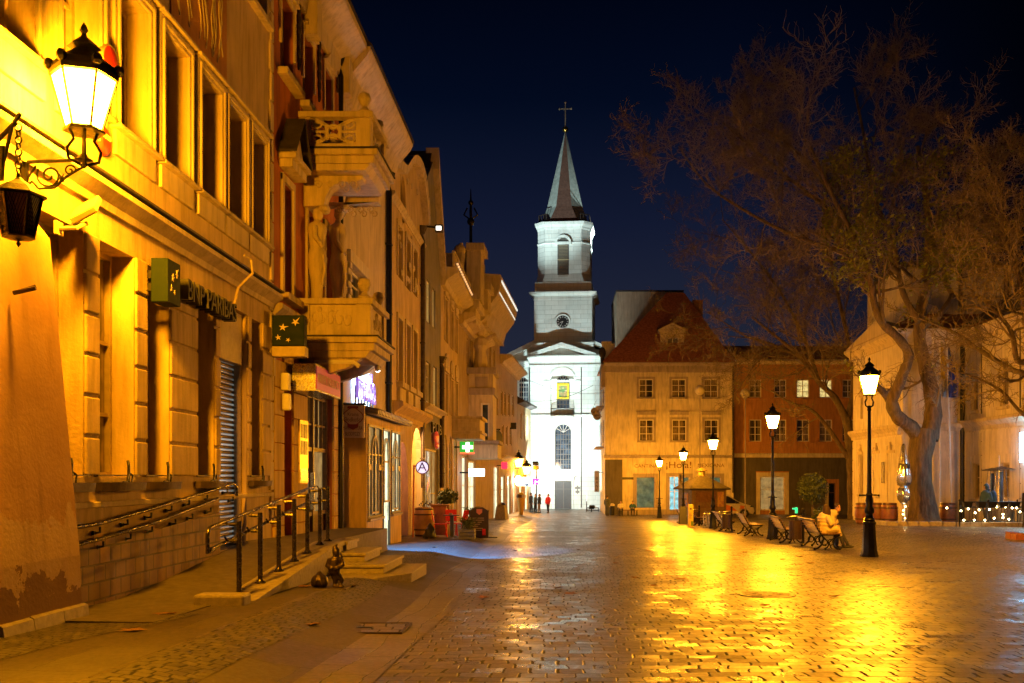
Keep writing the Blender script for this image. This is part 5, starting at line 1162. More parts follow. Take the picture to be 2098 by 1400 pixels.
# stone door
dg=window(fc,ch,dr_,.4,M['fgrey'],mat('grey_door',(.035,.036,.04),.5,0,.15,5,.1,20),2,(.72,),.09,'door',back=.0)
m=fmb(fc); a,b=cs(1137),cs(1171)
m.box(a-.22,a-.002,-.08,.004,g-.05,cz(982)); m.box(b+.002,b+.22,-.08,.004,g-.05,cz(982)); m.box(a-.24,b+.24,-.09,.003,cz(984.5),cz(980)); m.box(a-.45,b+.45,-.28,.005,cz(977),cz(975)); m.prism([(a-.45,cz(975)+.004),(b+.45,cz(975)+.004),((a+b)/2,cz(966.5))],-.16,.003)
for q in (a-.3,b+.12): m.box(q,q+.18,-.2,.006,cz(983),cz(977)-.003)
m.build('door_surround',WH,ch,bevel=.015)
# mouldings
m=fmb(fc)
def band(py0,py1,o,s0=c0-.02,s1=c1+.02): m.box(s0,s1,-o,.004,cz(py1),cz(py0))
band(852,855,.16); band(850,851.8,.22); band(748,752,.12); mould(m,c0-.1,c1+.1,cornice(cz(740),.55,.42))
L1=arch(cs(1128)-.22,cs(1176)+.22,cz(784),cz(781),14); L2=arch(cs(1128)-.0,cs(1176)+.0,cz(784),cz(781),14)
m.ring(L1,shrink(L1,.2),-.10,.003); m.box(cs(1114),cs(1124)+.12,-.10,.003,cz(782.5),cz(780)); m.box(cs(1179)-.0,cs(1191),-.10,.003,cz(782.5),cz(780))
m.box(cs(1171),cs(1191),-.06,.003,cz(887),cz(885))
m.build('moulding',WH,ch)
m=fmb(fc); L_=arch(cs(1060)-.2,cs(1080)+.2,cz(784),cz(780),12); m.ring(L_,shrink(L_,.17),.80,.905); m.box(cs(1050),cs(1058.5),.8,.906,cz(782),cz(780)); mould2=[(.92,cz(750)),(.8,cz(750)),(.4,cz(742)),(.4,cz(738)),(.92,cz(737))]; mould(m,-6,c0-.11,mould2); m.build('wing_moulding',WH,ch)
m=fmb(fc)
for px in (1085.5,1191): m.tube([(cs(px),-.06,cz(1040)),(cs(px),-.06,cz(753))],.05,6)
m.build('downpipe',M['fgrey'],ch)
# pediment and raking roofs
a,b=cs(1090),cs(1212); zc_=cz(735)
m=fmb(fc); m.prism([(a-.2,zc_),(b+.2,zc_),((a+b)/2,cz(712))],.25,.9)
def rake(x0,z0,x1,z1,h,o): m.add([(x0,-o,z0),(x1,-o,z1),(x1,-o,z1+h),(x0,-o,z0+h),(x0,.9,z0),(x1,.9,z1),(x1,.9,z1+h),(x0,.9,z0+h)],[[0,1,2,3],[7,6,5,4],[0,4,5,1],[3,2,6,7],[0,3,7,4],[1,5,6,2]])
rake(a-.5,zc_+.02,(a+b)/2,cz(712)+.02,.42,.35); rake((a+b)/2+.002,cz(712)+.02,b+.5,zc_+.02,.42,.35)
m.build('pediment',WH,ch)
m=fmb(fc); rake(-6.,cz(738)-2.2,cs(1094),cz(705),.45,-.3); rake(cs(1210),cz(705),14,cz(738)-.8,.45,-.3); m.box(cs(1092)-.2,cs(1212)+.2,.1,8,cz(712),cz(702)); m.build('roof_edge',WH,ch)
m=fmb(fc)
m.add([(-6,1.2,cz(738)-1.9),(cs(1094),1.2,cz(704)),(cs(1094),24,cz(704)),(-6,24,cz(738)-1.9)],[[0,1,2,3]]); m.add([(14,1.2,cz(738)),(cs(1210),1.2,cz(704)),(cs(1210),24,cz(704)),(14,24,cz(738))],[[0,1,2,3]]); m.build('roof',M['roofdark'],ch)
# tower
t0,t1=cs(1092),cs(1212); tw=t1-t0; td=1.0
def cz3(py): return CZ+(CY-py)/F*(YC+3.4)
def cz2(py): return CZ+(CY-py)/F*(YC+.8)
m=fmb(fc); m.box(t0,t1,td,td+tw,cz2(708),cz2(606)); tb=m.build('clock_stage',None or WH,ch)
m=fmb(fc); m.box(t0-.1,t1+.1,td-.1,td+tw+.1,cz2(702),cz2(697)); 
pr=[(0,cz2(607)),(.12,cz2(607)),(.45,cz2(603)),(.5,cz2(600)),(.0,cz2(598.5))]
def frame4(x0,x1,y0,y1,prof):
    k=len(prof); vs=[]
    for (sx,sy) in ((0,0),(1,0),(1,1),(0,1)):
        for o,z in prof: vs.append(((x1+o) if sx else (x0-o),(y1+o) if sy else (y0-o),z))
    m.add(vs,[[i*k+q,((i+1)%4)*k+q,((i+1)%4)*k+(q+1)%k,i*k+(q+1)%k] for i in range(4) for q in range(k)])
frame4(t0,t1,td,td+tw,pr); m.box(t0+.06,t1-.06,td+.06,td+tw-.06,cz2(606),cz2(579)); m.box(t0-.04,t1+.04,td-.04,td+tw+.04,cz2(614),cz2(612)); m.build('tower_cornice',WH,ch)
m=fmb(fc); c=(t0+t1)/2; cyy=td+tw/2
def octa(w,cut): h=w/2; return [(-h+cut,-h),(h-cut,-h),(h,-h+cut),(h,h-cut),(h-cut,h),(-h+cut,h),(-h,h-cut),(-h,-h+cut)]
def loft(secs,name,mt,holes=False):
    mm=fmb(fc); vs=[]; n=8
    for w,cut,z in secs: vs+=[(c+p[0],cyy+p[1],z) for p in octa(w,cut)]
    mm.add(vs,[[i*n+q,i*n+(q+1)%n,(i+1)*n+(q+1)%n,(i+1)*n+q] for i in range(len(secs)-1) for q in range(n)]+[list(range(n)),[(len(secs)-1)*n+q for q in range(n)]])
    return mm.build(name,mt,ch)
ow=(1207-1098)*.0504*1.0; cut=(1114-1098)*.0504*1.06
loft([(ow+.35,cut*.9,cz2(580)),(ow+.25,cut*.9,cz2(574)),(ow-.0,cut,cz2(560)),(ow,cut,cz2(499)),(ow+.16,cut,cz2(498)),(ow+.16,cut,cz2(496)),(ow-.04,cut,cz2(495)),(ow,cut,cz2(470)),(ow+.15,cut,cz2(468)),(ow+.2,cut,cz2(465)),(ow+.55,cut,cz2(459)),(ow+.6,cut,cz2(455)),(ow+.2,cut,cz2(454))],'bell_stage',WH)
# louvre window with arched hood
yl=cyy-ow/2; a,b=c-.60,c+.60; zl0,zl1=cz2(570),cz2(499)
lo=arch(a,b,zl0,zl1,10); m=fmb(fc); tri=tessellate_polygon([[Vector((p[0],p[1],0)) for p in lo]]); m.prism(lo,yl-.03,yl+.05); lw=m.build('louvre_window',M['fgrey'],ch)
m=fmb(fc)
for k in range(22): z=zl0+.25+k*.15; m.add([(a+.12,yl-.035,z),(b-.12,yl-.035,z),(b-.12,yl-.09,z-.08),(a+.12,yl-.09,z-.08)],[[0,1,2,3]])
m.box(a,b,yl-.1,yl-.02,cz2(533),cz2(531.5)); m.build('slat',M['fbeige'],lw)
m=fmb(fc); o1=arch(a-.25,b+.25,zl1-.1,zl1,12); m.ring(o1,shrink(o1,.24),yl-.3,yl+.02); m.build('louvre_hood',WH,lw)
# clock
m=MB(); m.M=fc.M@Matrix.Translation((c-.02,td-.0,cz2(660)))@Matrix.Rotation(R(90),4,'X'); m.lathe([(.62,-.02),(.82,-.02),(.84,.06),(.78,.12),(.64,.10)],32,cap=False); m.build('clock_ring',WH,ch,smooth=40)
m=MB(); m.M=fc.M@Matrix.Translation((c-.02,td,cz2(660)))@Matrix.Rotation(R(90),4,'X'); m.lathe([(0,.02),(.66,.02),(.66,.05),(0,.05)],32); ck=m.build('clock_dial',M['black'],ch)
m=MB(); m.M=fc.M@Matrix.Translation((c-.02,td-.055,cz2(660)))@Matrix.Rotation(R(90),4,'X')
for k in range(12):
    a_=k*PI/6; ca,sa=math.cos(a_),math.sin(a_)
    for o in ((-.045,0,.045) if k%3 else (-.03,.03)):
        p=Vector((ca*.42-sa*o,sa*.42+ca*o,.0)); q=Vector((ca*.58-sa*o,sa*.58+ca*o,.0)); m.tube([p,q],.014,4)
m.tube([(0,0,.01),(-.30,-.10,.01)],.03,5); m.tube([(0,0,.012),(-.22,-.42,.012)],.022,5); m.ball((0,0,.01),.05); m.build('clock_hand',M['fwhite'],ck)
# oval opening on the right flank
m=MB(); m.M=fc.M@Matrix.Translation((t1,td+tw*.5,cz2(650)))@Matrix.Rotation(R(90),4,'Y')@Matrix.Scale(2.,4,(1,0,0)); m.lathe([(0,0),(.45,0),(.45,.02),(0,.02)],20); m.build('oval_opening',M['black'],ch)
# spire: green copper chamfers; brown skirt, same brown paints shade on faces between
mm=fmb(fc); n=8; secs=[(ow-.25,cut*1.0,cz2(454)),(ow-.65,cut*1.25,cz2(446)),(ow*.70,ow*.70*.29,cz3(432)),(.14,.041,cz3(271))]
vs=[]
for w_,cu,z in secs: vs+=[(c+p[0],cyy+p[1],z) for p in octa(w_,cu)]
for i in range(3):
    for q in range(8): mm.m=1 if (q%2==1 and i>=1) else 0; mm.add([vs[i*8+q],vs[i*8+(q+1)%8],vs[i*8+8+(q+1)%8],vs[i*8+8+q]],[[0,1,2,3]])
mm.build('spire',[mat('brown_skirt_face_shade',(.15,.075,.055),.7,0,.3,5,.4,20,.3),M['copper']],ch)
m=fmb(fc)
for sx in (-1,1):
    for k in range(9): m.box(c+sx*(ow/2-.1)-.03,c+sx*(ow/2-.1)+.03,cyy-ow/2+cut+.3*k,cyy-ow/2+cut+.3*k+.06,cz2(454),cz2(437))
    for k in range(4): q=k/3; m.box(c+sx*(ow/2-.1-cut*q)-.03,c+sx*(ow/2-.1-cut*q)+.03,cyy-ow/2+.1+cut*(1-q)-.03,cyy-ow/2+.1+cut*(1-q)+.03,cz2(454),cz2(437))
    m.tube([(c+sx*(ow/2-.1-cut),cyy-ow/2+.1,cz2(437)),(c+sx*(ow/2-.1),cyy-ow/2+cut,cz2(437)),(c+sx*(ow/2-.1),cyy+ow/2-cut,cz2(437))],.05,5)
m.build('gallery_railing',M['ironbrown'],ch)
GOLD=mat('gilded_ball',(.75,.5,.12),.25,1,.1,6,0)
m=fmb(fc); m.ball((c,cyy,cz3(264.5)),.33,12,8); m.build('gilded_ball',GOLD,ch,smooth=80)
m=fmb(fc); m.tube([(c,cyy,cz3(262)),(c,cyy,cz3(209))],.065,6); m.tube([(c-.62,cyy,cz3(222)),(c+.62,cyy,cz3(222))],.05,6)
for p in ((c,cyy,cz3(209)),(c-.62,cyy,cz3(222)),(c+.62,cyy,cz3(222))): m.ball(p,.13,6,5)
m.build('cross',mat('pale_cross_metal',(.55,.40,.26),.4,.3,.1,5,0),ch)
# framed panel (plain stand-in), balcony
pt_=thing('framed_panel','glowing gold framed panel with soft green and brown patches in the church niche','painting',tuple(fc.w(c2,.2,cz(818))))
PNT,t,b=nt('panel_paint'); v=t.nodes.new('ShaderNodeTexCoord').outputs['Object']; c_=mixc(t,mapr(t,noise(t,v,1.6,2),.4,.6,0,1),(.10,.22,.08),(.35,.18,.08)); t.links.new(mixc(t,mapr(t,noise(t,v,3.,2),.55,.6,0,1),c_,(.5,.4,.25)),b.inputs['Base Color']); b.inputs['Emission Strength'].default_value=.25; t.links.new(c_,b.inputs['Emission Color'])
x0,x1,z0,z1=cs(1140.5),cs(1165.5),cz(818),cz(786); m=fmb(fc); m.box(x0+.1,x1-.1,.27,.30,z0+.1,z1-.1); m.build('picture',PNT,pt_)
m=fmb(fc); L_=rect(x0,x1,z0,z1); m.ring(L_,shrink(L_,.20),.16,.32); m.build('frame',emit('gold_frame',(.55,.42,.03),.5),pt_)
m=fmb(fc); a,b=cs(1129),cs(1176); z0,z1=cz(853),cz(838); pts=[(a,.2),(a,-.35),(a+.5,-.75),(b-.5,-.75),(b,-.35),(b,.2)]
m.add([(p[0],p[1],z) for z in (z0-.18,z0) for p in pts],[[0,1,2,3,4,5][::-1],[6,7,8,9,10,11]]+[[i,(i+1)%6,6+(i+1)%6,6+i] for i in range(6)]); bs=m.build('balcony',WH,ch)
m=fmb(fc); pth=[(p[0],p[1],z1) for p in pts]; m.tube(pth,.035,5)
for p,q in zip(pts[:-1],pts[1:]):
    k=max(2,int(math.hypot(q[0]-p[0],q[1]-p[1])/.13))
    for i in range(k): x=p[0]+(q[0]-p[0])*i/k; y=p[1]+(q[1]-p[1])*i/k; m.tube([(x,y,z0),(x,y,z1)],.014,4)
m.build('railing',M['iron'],bs)
pc=thing('wall_cross','small grey cross shaped plaque on the church wall right of the door','plaque',tuple(fc.w(cs(1183),-.05,cz(1012))))
m=fmb(fc); q=cs(1183); m.box(q-.06,q+.06,-.05,.0,cz(1012),cz(995)); m.box(q-.28,q+.28,-.052,.0,cz(1002),cz(998)); m.box(q-.2,q+.2,-.048,.0,cz(1010),cz(1006)); m.build('cross',M['grey'],pc)
# floodlights standing on the street in front of the church
def flood(loc,aim,watts,size,col,blend,label,pole=None):
    o=thing('floodlight',label,'floodlight',loc,0,'floodlights aimed at the church')
    d=(Vector(aim)-Vector(loc)).normalized(); q=d.to_track_quat('-Z','Y').to_matrix().to_4x4()
    m=MB(); m.M=Matrix.Translation(loc)@q; m.cbox((0,0,.14),.5,.36,.22); m.cbox((0,-.2,.1),.1,.06,.3); m.build('housing',M['iron'],o)
    l=bpy.data.lights.new('church_spot','SPOT'); l.energy=watts; l.color=col; l.spot_size=R(size); l.spot_blend=blend; l.shadow_soft_size=.12
    lo=bpy.data.objects.new('church_spot',l); COL.objects.link(lo); lo.location=Vector(loc)+d*.05; lo.rotation_euler=d.to_track_quat('-Z','Y').to_euler()
    if pole is not None:
        m=MB(); m.tube([(loc[0],loc[1],pole),(loc[0],loc[1],loc[2])],.05,8); m.build('pole',M['iron'],o)
    return o
COOL=(.78,1.,.98)
px_=XX(1099,91.); flood((px_-.0,91.,ZZ(958,91)),(0.,101,3),6500,110,COOL,.6,'black floodlight on a thin pole in front of the church, lower of two',gz(px_,91))
flood((px_-.05,91.,ZZ(947,91)),(.3,102,22),9500,60,COOL,.7,'black floodlight on a thin pole in front of the church, topmost of two')
px2=XX(1212,92); flood((px2,92.,-1.3),(.5,102,14),4000,80,COOL,.7,'black floodlight low beside the cream house corner, aimed up at the tower',gz(px2,92))

for loc,k in (((-9.,84.,13.4),'roofs of the left row'),((9.5,105.,20.6),'roof of the tall blank house')):
    flood(loc,tuple(fc.w(c,cyy,cz2(390))),24000,26,COOL,.8,'black floodlight hidden on the '+k+' aimed at the church spire')
# ================= cream corner house =================
YB=85.3; fa=Fac((XX(1240,YB),YB),(XX(1503,YB),YB)); ch2=thing('cream_house','cream three storey corner house with red hipped roof and one dormer','house',(XX(1370,YB),YB,-1.88))
def q(px): return fa.s(px)
def qz(py): return ZZ(py,YB)
EA=qz(746)
ho=[rect(q(p0),q(p1),qz(y1),qz(y0)) for p0,p1,y0,y1 in ((1309,1338,777,815),(1376,1405,777,815),(1442,1471,777,815),(1310,1339,860,904),(1377,1406,860,904),(1443,1472,860,904))]
sh=[rect(q(1303),q(1342),qz(1042),qz(977)),rect(q(1371),q(1393),-2.,qz(976)),rect(q(1396),q(1413),qz(1042),qz(977)),rect(q(1451),q(1477),qz(1042),qz(977))]
wall(fa,ch2,rect(0,fa.L,-3,EA),ho+sh,M['cream'],.22,11.)
for i,r_ in enumerate(ho): window(fa,ch2,r_,.16,M['fwhite'],M['glasstan'],2,(.34,.67),.07)
for r_,g_,nx in zip(sh,('glassteal','glasscyan','glassteal','glassteal'),(1,2,1,1)): window(fa,ch2,r_,.14,M['fwhite'] if nx==2 else M['mauve'],M[g_],nx,(.62,) if nx==2 else (.99,),.07,'shop_window' if nx==1 else 'shop_door')
m=fmb(fa)
for i,r_ in enumerate(ho):
    a,b,z0,z1=r_[0][0],r_[1][0],r_[0][1],r_[2][1]; w_=.20
    m.box(a-w_,a-.002,-.03,.004,z0,z1+w_); m.box(b+.002,b+w_,-.03,.004,z0,z1+w_); m.box(a-.002,b+.002,-.031,.003,z1+.002,z1+w_); m.box(a-w_,b+w_,-.12,.005,z0-.12,z0-.01)
    if i>2: m.box(a-.25,b+.25,-.18,.004,z1+.62,z1+.72); m.box(a-.22,b+.22,-.10,.003,z1+.42,z1+.618)
for r_ in sh:
    a,b,z0,z1=r_[0][0],r_[1][0],r_[0][1],r_[2][1]; m.box(a-.28,a-.002,-.03,.004,z0,z1+.28); m.box(b+.002,b+.28,-.03,.004,z0,z1+.28); m.box(a-.002,b+.002,-.031,.003,z1+.002,z1+.28)
m.build('window_surround',M['mauve'],ch2)
m=fmb(fa); mould(m,-.15,fa.L,[(.0,EA-.75),(-.08,EA-.7),(-.12,EA-.2),(-.42,EA),(-.42,EA+.12),(0,EA+.14)]); m.build('eaves',M['mauve'],ch2)
m=fmb(fa); mould(m,-.12,fa.L,cornice(qz(939),.28,.16)); m.box(0,fa.L,-.05,.002,-2.6,qz(1044)); m.build('string_course',M['mauve'],ch2)
m=fmb(fa); m.box(-.02,q(1275),-.10,.003,-2.6,qz(942)); m.build('corner_pier',M['olive'],ch2)
# flank towards the church, with small balconies
fl=Fac((fa.A.x,97.5),(fa.A.x,YB)); m=fmb(fl)
for py0,py1 in ((775,820),(858,905)):
    for k in range(3):
        s=1.5+k*3.6; m.box(s,s+1.2,-.05,.004,ZZ(py1,YB),ZZ(py0,YB)); m.box(s-.3,s+1.5,-.7,.003,ZZ(py1,YB)-.5,ZZ(py1,YB)-.35)
        m.tube([(s-.3,-.7,ZZ(py1,YB)+.1),(s+1.5,-.7,ZZ(py1,YB)+.1)],.03,5)
m.box(9,12.1,-.35,.002,ZZ(793,YB),ZZ(745,YB)); m.build('flank_trim',M['mauve'],ch2)
# hipped roof with dormer
yr=YB+5.3; rz1=ZZ(600,yr); e=.45; xa,xb=fa.A.x-.3,fa.B.x+.1; y0,y1=YB-e,YB+11.2
ra,rb_=XX(1366,yr),XX(1402,yr)
m=MB(); m.add([(xa,y0,EA+.1),(xb,y0,EA+.1),(xb,y1,EA+.1),(xa,y1,EA+.1),(ra,yr,rz1),(rb_,yr,rz1)],[[0,1,5,4],[1,2,5],[2,3,4,5],[3,0,4]]); m.build('roof',M['roof'],ch2)
dy=YB+1.1; d0,d1=XX(1353,dy),XX(1402,dy); m=MB(); m.box(d0,d1,dy,dy+4,ZZ(736,dy),ZZ(680,dy)); dm=m.build('dormer',M['cream'],ch2)
m=MB(); m.box(d0-.15,d1+.15,dy-.16,dy+4,ZZ(681,dy),ZZ(676,dy)); m.add([(d0-.2,dy-.15,ZZ(675.8,dy)),(d1+.2,dy-.15,ZZ(675.8,dy)),((d0+d1)/2,dy-.15,ZZ(662,dy)),(d0-.2,dy+4,ZZ(675.8,dy)),(d1+.2,dy+4,ZZ(675.8,dy)),((d0+d1)/2,dy+4,ZZ(662,dy))],[[0,1,2],[3,5,4],[0,2,5,3],[1,4,5,2]]); m.build('dormer_pediment',M['cream'],dm)
fd=Fac((d0,dy-.01),(d1,dy-.01)); window(fd,dm,rect(fd.s(1366),fd.s(1390),fd.z(1370,729),fd.z(1370,692)),-.01,M['fwhite'],M['glassblue'],2,(.33,.66),.08)
m=MB(); yc_=YB+6; m.box(XX(1420,yc_),XX(1440,yc_),yc_,yc_+1.2,ZZ(700,yc_),ZZ(618,yc_)); m.box(XX(1419,yc_),XX(1441,yc_),yc_-.05,yc_+1.25,ZZ(618,yc_),ZZ(615,yc_)); m.build('chimney',M['rust'],ch2)
m=fmb(fa); m.box(-.2,q(1262),1.5,2.2,EA,qz(700)); m.box(-.25,q(1255),1.4,2.25,qz(700),qz(695)); m.build('attic_wall',M['pale'],ch2)
# shop lettering
sl=thing('shop_lettering','dark capital lettering spread across the cream house over its shop windows','shop lettering',tuple(fa.w(q(1390),-.05,qz(955))))
text(fa.T,'CANTINA',q(1300),q(1347),qz(958.5),qz(951.5),.006,BR,sl,.006); text(fa.T,'MEXICANA',q(1430),q(1484),qz(957.5),qz(950),.006,BR,sl,.006); text(fa.T,'¡Hola!',q(1365),q(1416),qz(963),qz(946),.006,mat('dull_red_brown',(.16,.05,.03),.5,0,.1,5,0),sl,.006)
sn=thing('street_plate','small dark street plate on the cream wall left of the shop window','street plate',tuple(fa.w(q(1286),-.05,qz(981))))
m=fmb(fa); m.box(q(1275),q(1298),-.05,-.005,qz(983),qz(978)); m.build('plate',M['black'],sn); text(fa.T,'RYNEK',q(1277),q(1296),qz(982),qz(979),.052,M['fwhite'],sn,.002) if 0 else None
bk=thing('bank_banner','narrow dark vertical banner with pale capital letters on the house corner by the church','banner',(XX(1222,90),90,ZZ(1010,90)))
fbk=Fac((XX(1218,90),90),(XX(1227.5,90),90)); m=fmb(fbk); m.box(0,fbk.L,0,.1,ZZ(1008,90),ZZ(965,90)); m.build('board',mat('grey_banner',(.30,.29,.28),.5,0,.05,5,0),bk)
for i,c_ in enumerate('BANK'): z=ZZ(984+8*i-.5,90); text(fbk.T,c_,fbk.L*.28,fbk.L*.78,z,z+.27,.003,M['black'],bk,.004)
m=fmb(fbk); m.tube([(.1,.05,ZZ(972,90)),(fbk.L,.05,ZZ(968,90)),(fbk.L+.6,.05,ZZ(968,90))],.03,5); m.build('bracket',M['iron'],bk)
gb=thing('round_projecting_sign','dark round sign on the eaves corner of the cream house','sign',(XX(1234,86),86,ZZ(722,86)))
m=MB(); m.ball(P(1234,723,86),(.32,.32,.5)); m.tube([P(1235,745,86),P(1234,733,86)],.18,8); m.build('urn',M['roofdark'],gb)
for k,(px,py,r_) in enumerate(((1218,845,.42),(1222,853,.40))):
    o=thing('satellite_dish','pale satellite dish on the flank of the cream house, '+('upper of two' if k==0 else 'lower of two'),'satellite dish',tuple(P(px,py,88))); m=MB(); m.M=wm(o)@Matrix.Rotation(R(80),4,'X')@Matrix.Rotation(R(20),4,'Y'); m.lathe([(0,.0),(.3*r_/.42,.03),(r_,.13),(r_*.98,.16),(.3,.06),(0,.03)],18); m.build('dish',M['mauve'],o,smooth=60); m=MB(); m.M=wm(o); m.tube([(0,.05,0),(.5,.1,-.05)],.03,5); m.build('arm',M['iron'],o)
downpipe(Fac((fa.A.x,YB),(fa.B.x+5,YB)),1502,750,1010,'brown downpipe between the cream and the orange house','ironbrown',.09)
# taller neighbour behind
yn=YB+13; nb=thing('blank_gable_wall','tall blank plaster house rising behind the red hipped roof','house',(XX(1310,yn),yn,-1.9)); m=MB(); m.box(XX(1263,yn),XX(1400,yn),yn,yn+9,-1.9,ZZ(598,yn)); m.build('wall',M['tan'],nb); m=MB(); m.box(XX(1262,yn),XX(1401,yn),yn-.1,yn+9.1,ZZ(598,yn),ZZ(595,yn)); m.build('roof_edge',M['roofdark'],nb)
# ================= orange house =================
YO=86.; fo=Fac((XX(1504,YO),YO),(XX(1800,YO),YO)); oh=thing('orange_house','orange plaster house with dark ground floor partly behind the bare tree','house',(XX(1640,YO),YO,-1.88))
q=fo.s; qz=lambda py: ZZ(py,YO)
ho=[rect(q(p0),q(p1),qz(y1),qz(y0)) for y0,y1 in ((778,815),(860,905)) for p0,p1 in ((1535,1560),(1586,1611),(1632,1658),(1679,1705),(1726,1750))]
sh=[rect(q(1557),q(1608),qz(1046),qz(976)),rect(q(1697),q(1712),-1.95,qz(990))]
wall(fo,oh,rect(0,fo.L,-3,qz(745)),ho+sh,M['rust'],.2,10)
for i,r_ in enumerate(ho): window(fo,oh,r_,.15,M['fwhite'],M['glasslit' if i in (2,3) else 'glasstan'],2,(.33,.66),.07)
window(fo,oh,sh[0],.16,M['fwhite'],M['glasswarm'],1,(.62,),.09,'shop_door'); window(fo,oh,sh[1],.16,M['fbrown'],M['glass'],1,(.7,),.09,'shop_door')
m=fmb(fo)
for r_ in ho: a,b,z0,z1=r_[0][0],r_[1][0],r_[0][1],r_[2][1]; m.box(a-.2,a-.002,-.04,.004,z0,z1+.2); m.box(b+.002,b+.2,-.04,.004,z0,z1+.2); m.box(a-.002,b+.002,-.041,.003,z1+.002,z1+.2); m.box(a-.25,b+.25,-.1,.005,z0-.14,z0-.01)
m.build('window_surround',M['rust'],oh)
m=fmb(fo); m.box(0,q(1556)-.32,-.05,.003,-2.5,qz(938)); m.box(q(1609)+.32,q(1697)-.3,-.05,.003,-2.5,qz(938)); m.box(q(1712)+.3,fo.L,-.05,.003,-2.5,qz(938)); m.box(q(1556)-.319,q(1609)+.319,-.05,.003,qz(966),qz(938)); m.box(q(1697)-.299,q(1712)+.299,-.05,.003,qz(982),qz(938)); m.build('dark_ground_floor',M['olive'],oh)
m=fmb(fo)
for r_,w_ in ((sh[0],.33),): a,b,z0,z1=r_[0][0],r_[1][0],r_[0][1],r_[2][1]; m.box(a-w_,a-.002,-.09,.004,-2.,z1+w_); m.box(b+.002,b+w_,-.09,.004,-2.,z1+w_); m.box(a-.002,b+.002,-.091,.003,z1+.002,z1+w_)
m.build('door_surround',M['cream'],oh); m=fmb(fo); m.box(sh[1][0][0]-.28,sh[1][0][0]-.002,-.09,.004,-2.,sh[1][2][1]); m.build('door_post',M['trim'],oh)
m=fmb(fo); mould(m,0,fo.L,[(0,qz(937.5)),(-.1,qz(937.5)),(-.12,qz(931)),(-.06,qz(929)),(0,qz(929))]); mould(m,0,fo.L,cornice(qz(747),.4,.4)); m.build('string_course',M['cream'],oh)
m=fmb(fo); m.add([(0,-.5,qz(741)),(fo.L,-.5,qz(741)),(fo.L,6,qz(690)),(0,6,qz(690))],[[0,1,2,3]]); m.build('roof',M['roof'],oh)
# ================= town hall blocks on the right =================
XA,YA=16.2,46.; YA2=XA*2000/(1748-CX); XB=XX(1975,YA)
tA=thing('town_hall_wing','pale rendered wing with grooved courses behind the big tree, lit yellow on its flank','building',(XA+1,YA+3,-.6))
sA=Fac((XA,YA2),(XA,YA)); wf_=Fac((XA,YA),(XB+3,YA))
gA=gz(XA,YA)-1.5
eA=wf_.z(1900,697); zfr=wf_.z(1900,872)
ho=[rect(sA.s(1761),sA.s(1769),sA.z(1765,1013),sA.z(1765,932)),rect(sA.s(1792),sA.s(1802),sA.z(1797,1015),sA.z(1797,930)),rect(sA.s(1820.5),sA.s(1833.5),-1.2,sA.z(1827,929)),rect(sA.s(1763),sA.s(1770),sA.z(1765,859),sA.z(1765,815)),rect(sA.s(1794),sA.s(1803),sA.z(1797,853),sA.z(1797,805))]
wall(sA,tA,rect(0,sA.L,gA,eA),ho,M['cream'],.22,3.5,'flank_wall',body=False)
for i,r_ in enumerate(ho): window(sA,tA,r_,.18,M['fbeige'],M['glasstan'],1 if i!=2 else 2,(.6,),.08,'window' if i!=2 else 'door')
def courses(fac,par,z0,z1,holes,st=.62,name='rusticated_course',mt='cream',s0=.0,s1=None):
    m=fmb(fac); z=z0; s1=s1 or fac.L
    while z<z1-.1:
        zt=min(z+st-.03,z1); cuts=[(s0,s1)]
        for h in holes:
            a,b,za,zb=h[0][0]-.12,h[1][0]+.12,h[0][1]-.12,h[2][1]+.12
            if za<zt and zb>z: cuts=[c for (u,v) in cuts for c in ((u,min(v,a)),(max(u,b),v)) if c[1]-c[0]>.03]
        for u,v in cuts: m.box(u+.004,v-.004,-.04,.003,z,zt)
        z+=st
    return m.build(name,M[mt],par)
courses(sA,tA,gz(XA,YA),zfr-.5,ho)
m=fmb(sA); mould(m,-.1,sA.L+.2,cornice(zfr-.42,.5,.28)); mould(m,-.2,sA.L+.35,cornice(eA-.1,.6,.45)); m.prism([(-.2,eA+.55),(sA.L+.3,eA+.55),(sA.L*.62,eA+1.35)],-.35,.3)
for r_ in ho: a,b,z1=r_[0][0],r_[1][0],r_[2][1]; m.box(a-.12,b+.12,-.09,.004,z1+.02,z1+.16); m.box((a+b)/2-.09,(a+b)/2+.09,-.11,.003,z1+.161,z1+.55)
for r_ in ho[:2]: m.box(r_[0][0]-.15,r_[1][0]+.15,-.14,.004,r_[0][1]-.12,r_[0][1]-.01)
m.build('flank_moulding',M['trim'],tA)
wall(wf_,tA,rect(.006,wf_.L,gA,eA),[],M['pale'],.2,6,'front_wall'); courses(wf_,tA,gz(XA,YA),zfr-.5,[],mt='pale')
m=fmb(wf_); mould(m,-.28,wf_.L,cornice(zfr-.42,.5,.28)); mould(m,-.4,wf_.L,cornice(eA-.1,.6,.45)); 
for k in range(6): m.box(.0,.7 if k%2 else .95,-.06,.004,zfr+.3+k*.62,zfr+.3+k*.62+.58)
m.build('front_moulding',M['pale'],tA)
m=MB(); m.add([(XA-.4,YA-.45,eA+.5),(XB+3,YA-.45,eA+.5),(XB+3,YA+5,eA+2.2),(XA+2.6,YA+5,eA+2.2),(XA-.4,YA2,eA+.5)],[[0,1,2,3],[0,3,4]]); m.build('roof',M['roof'],tA)
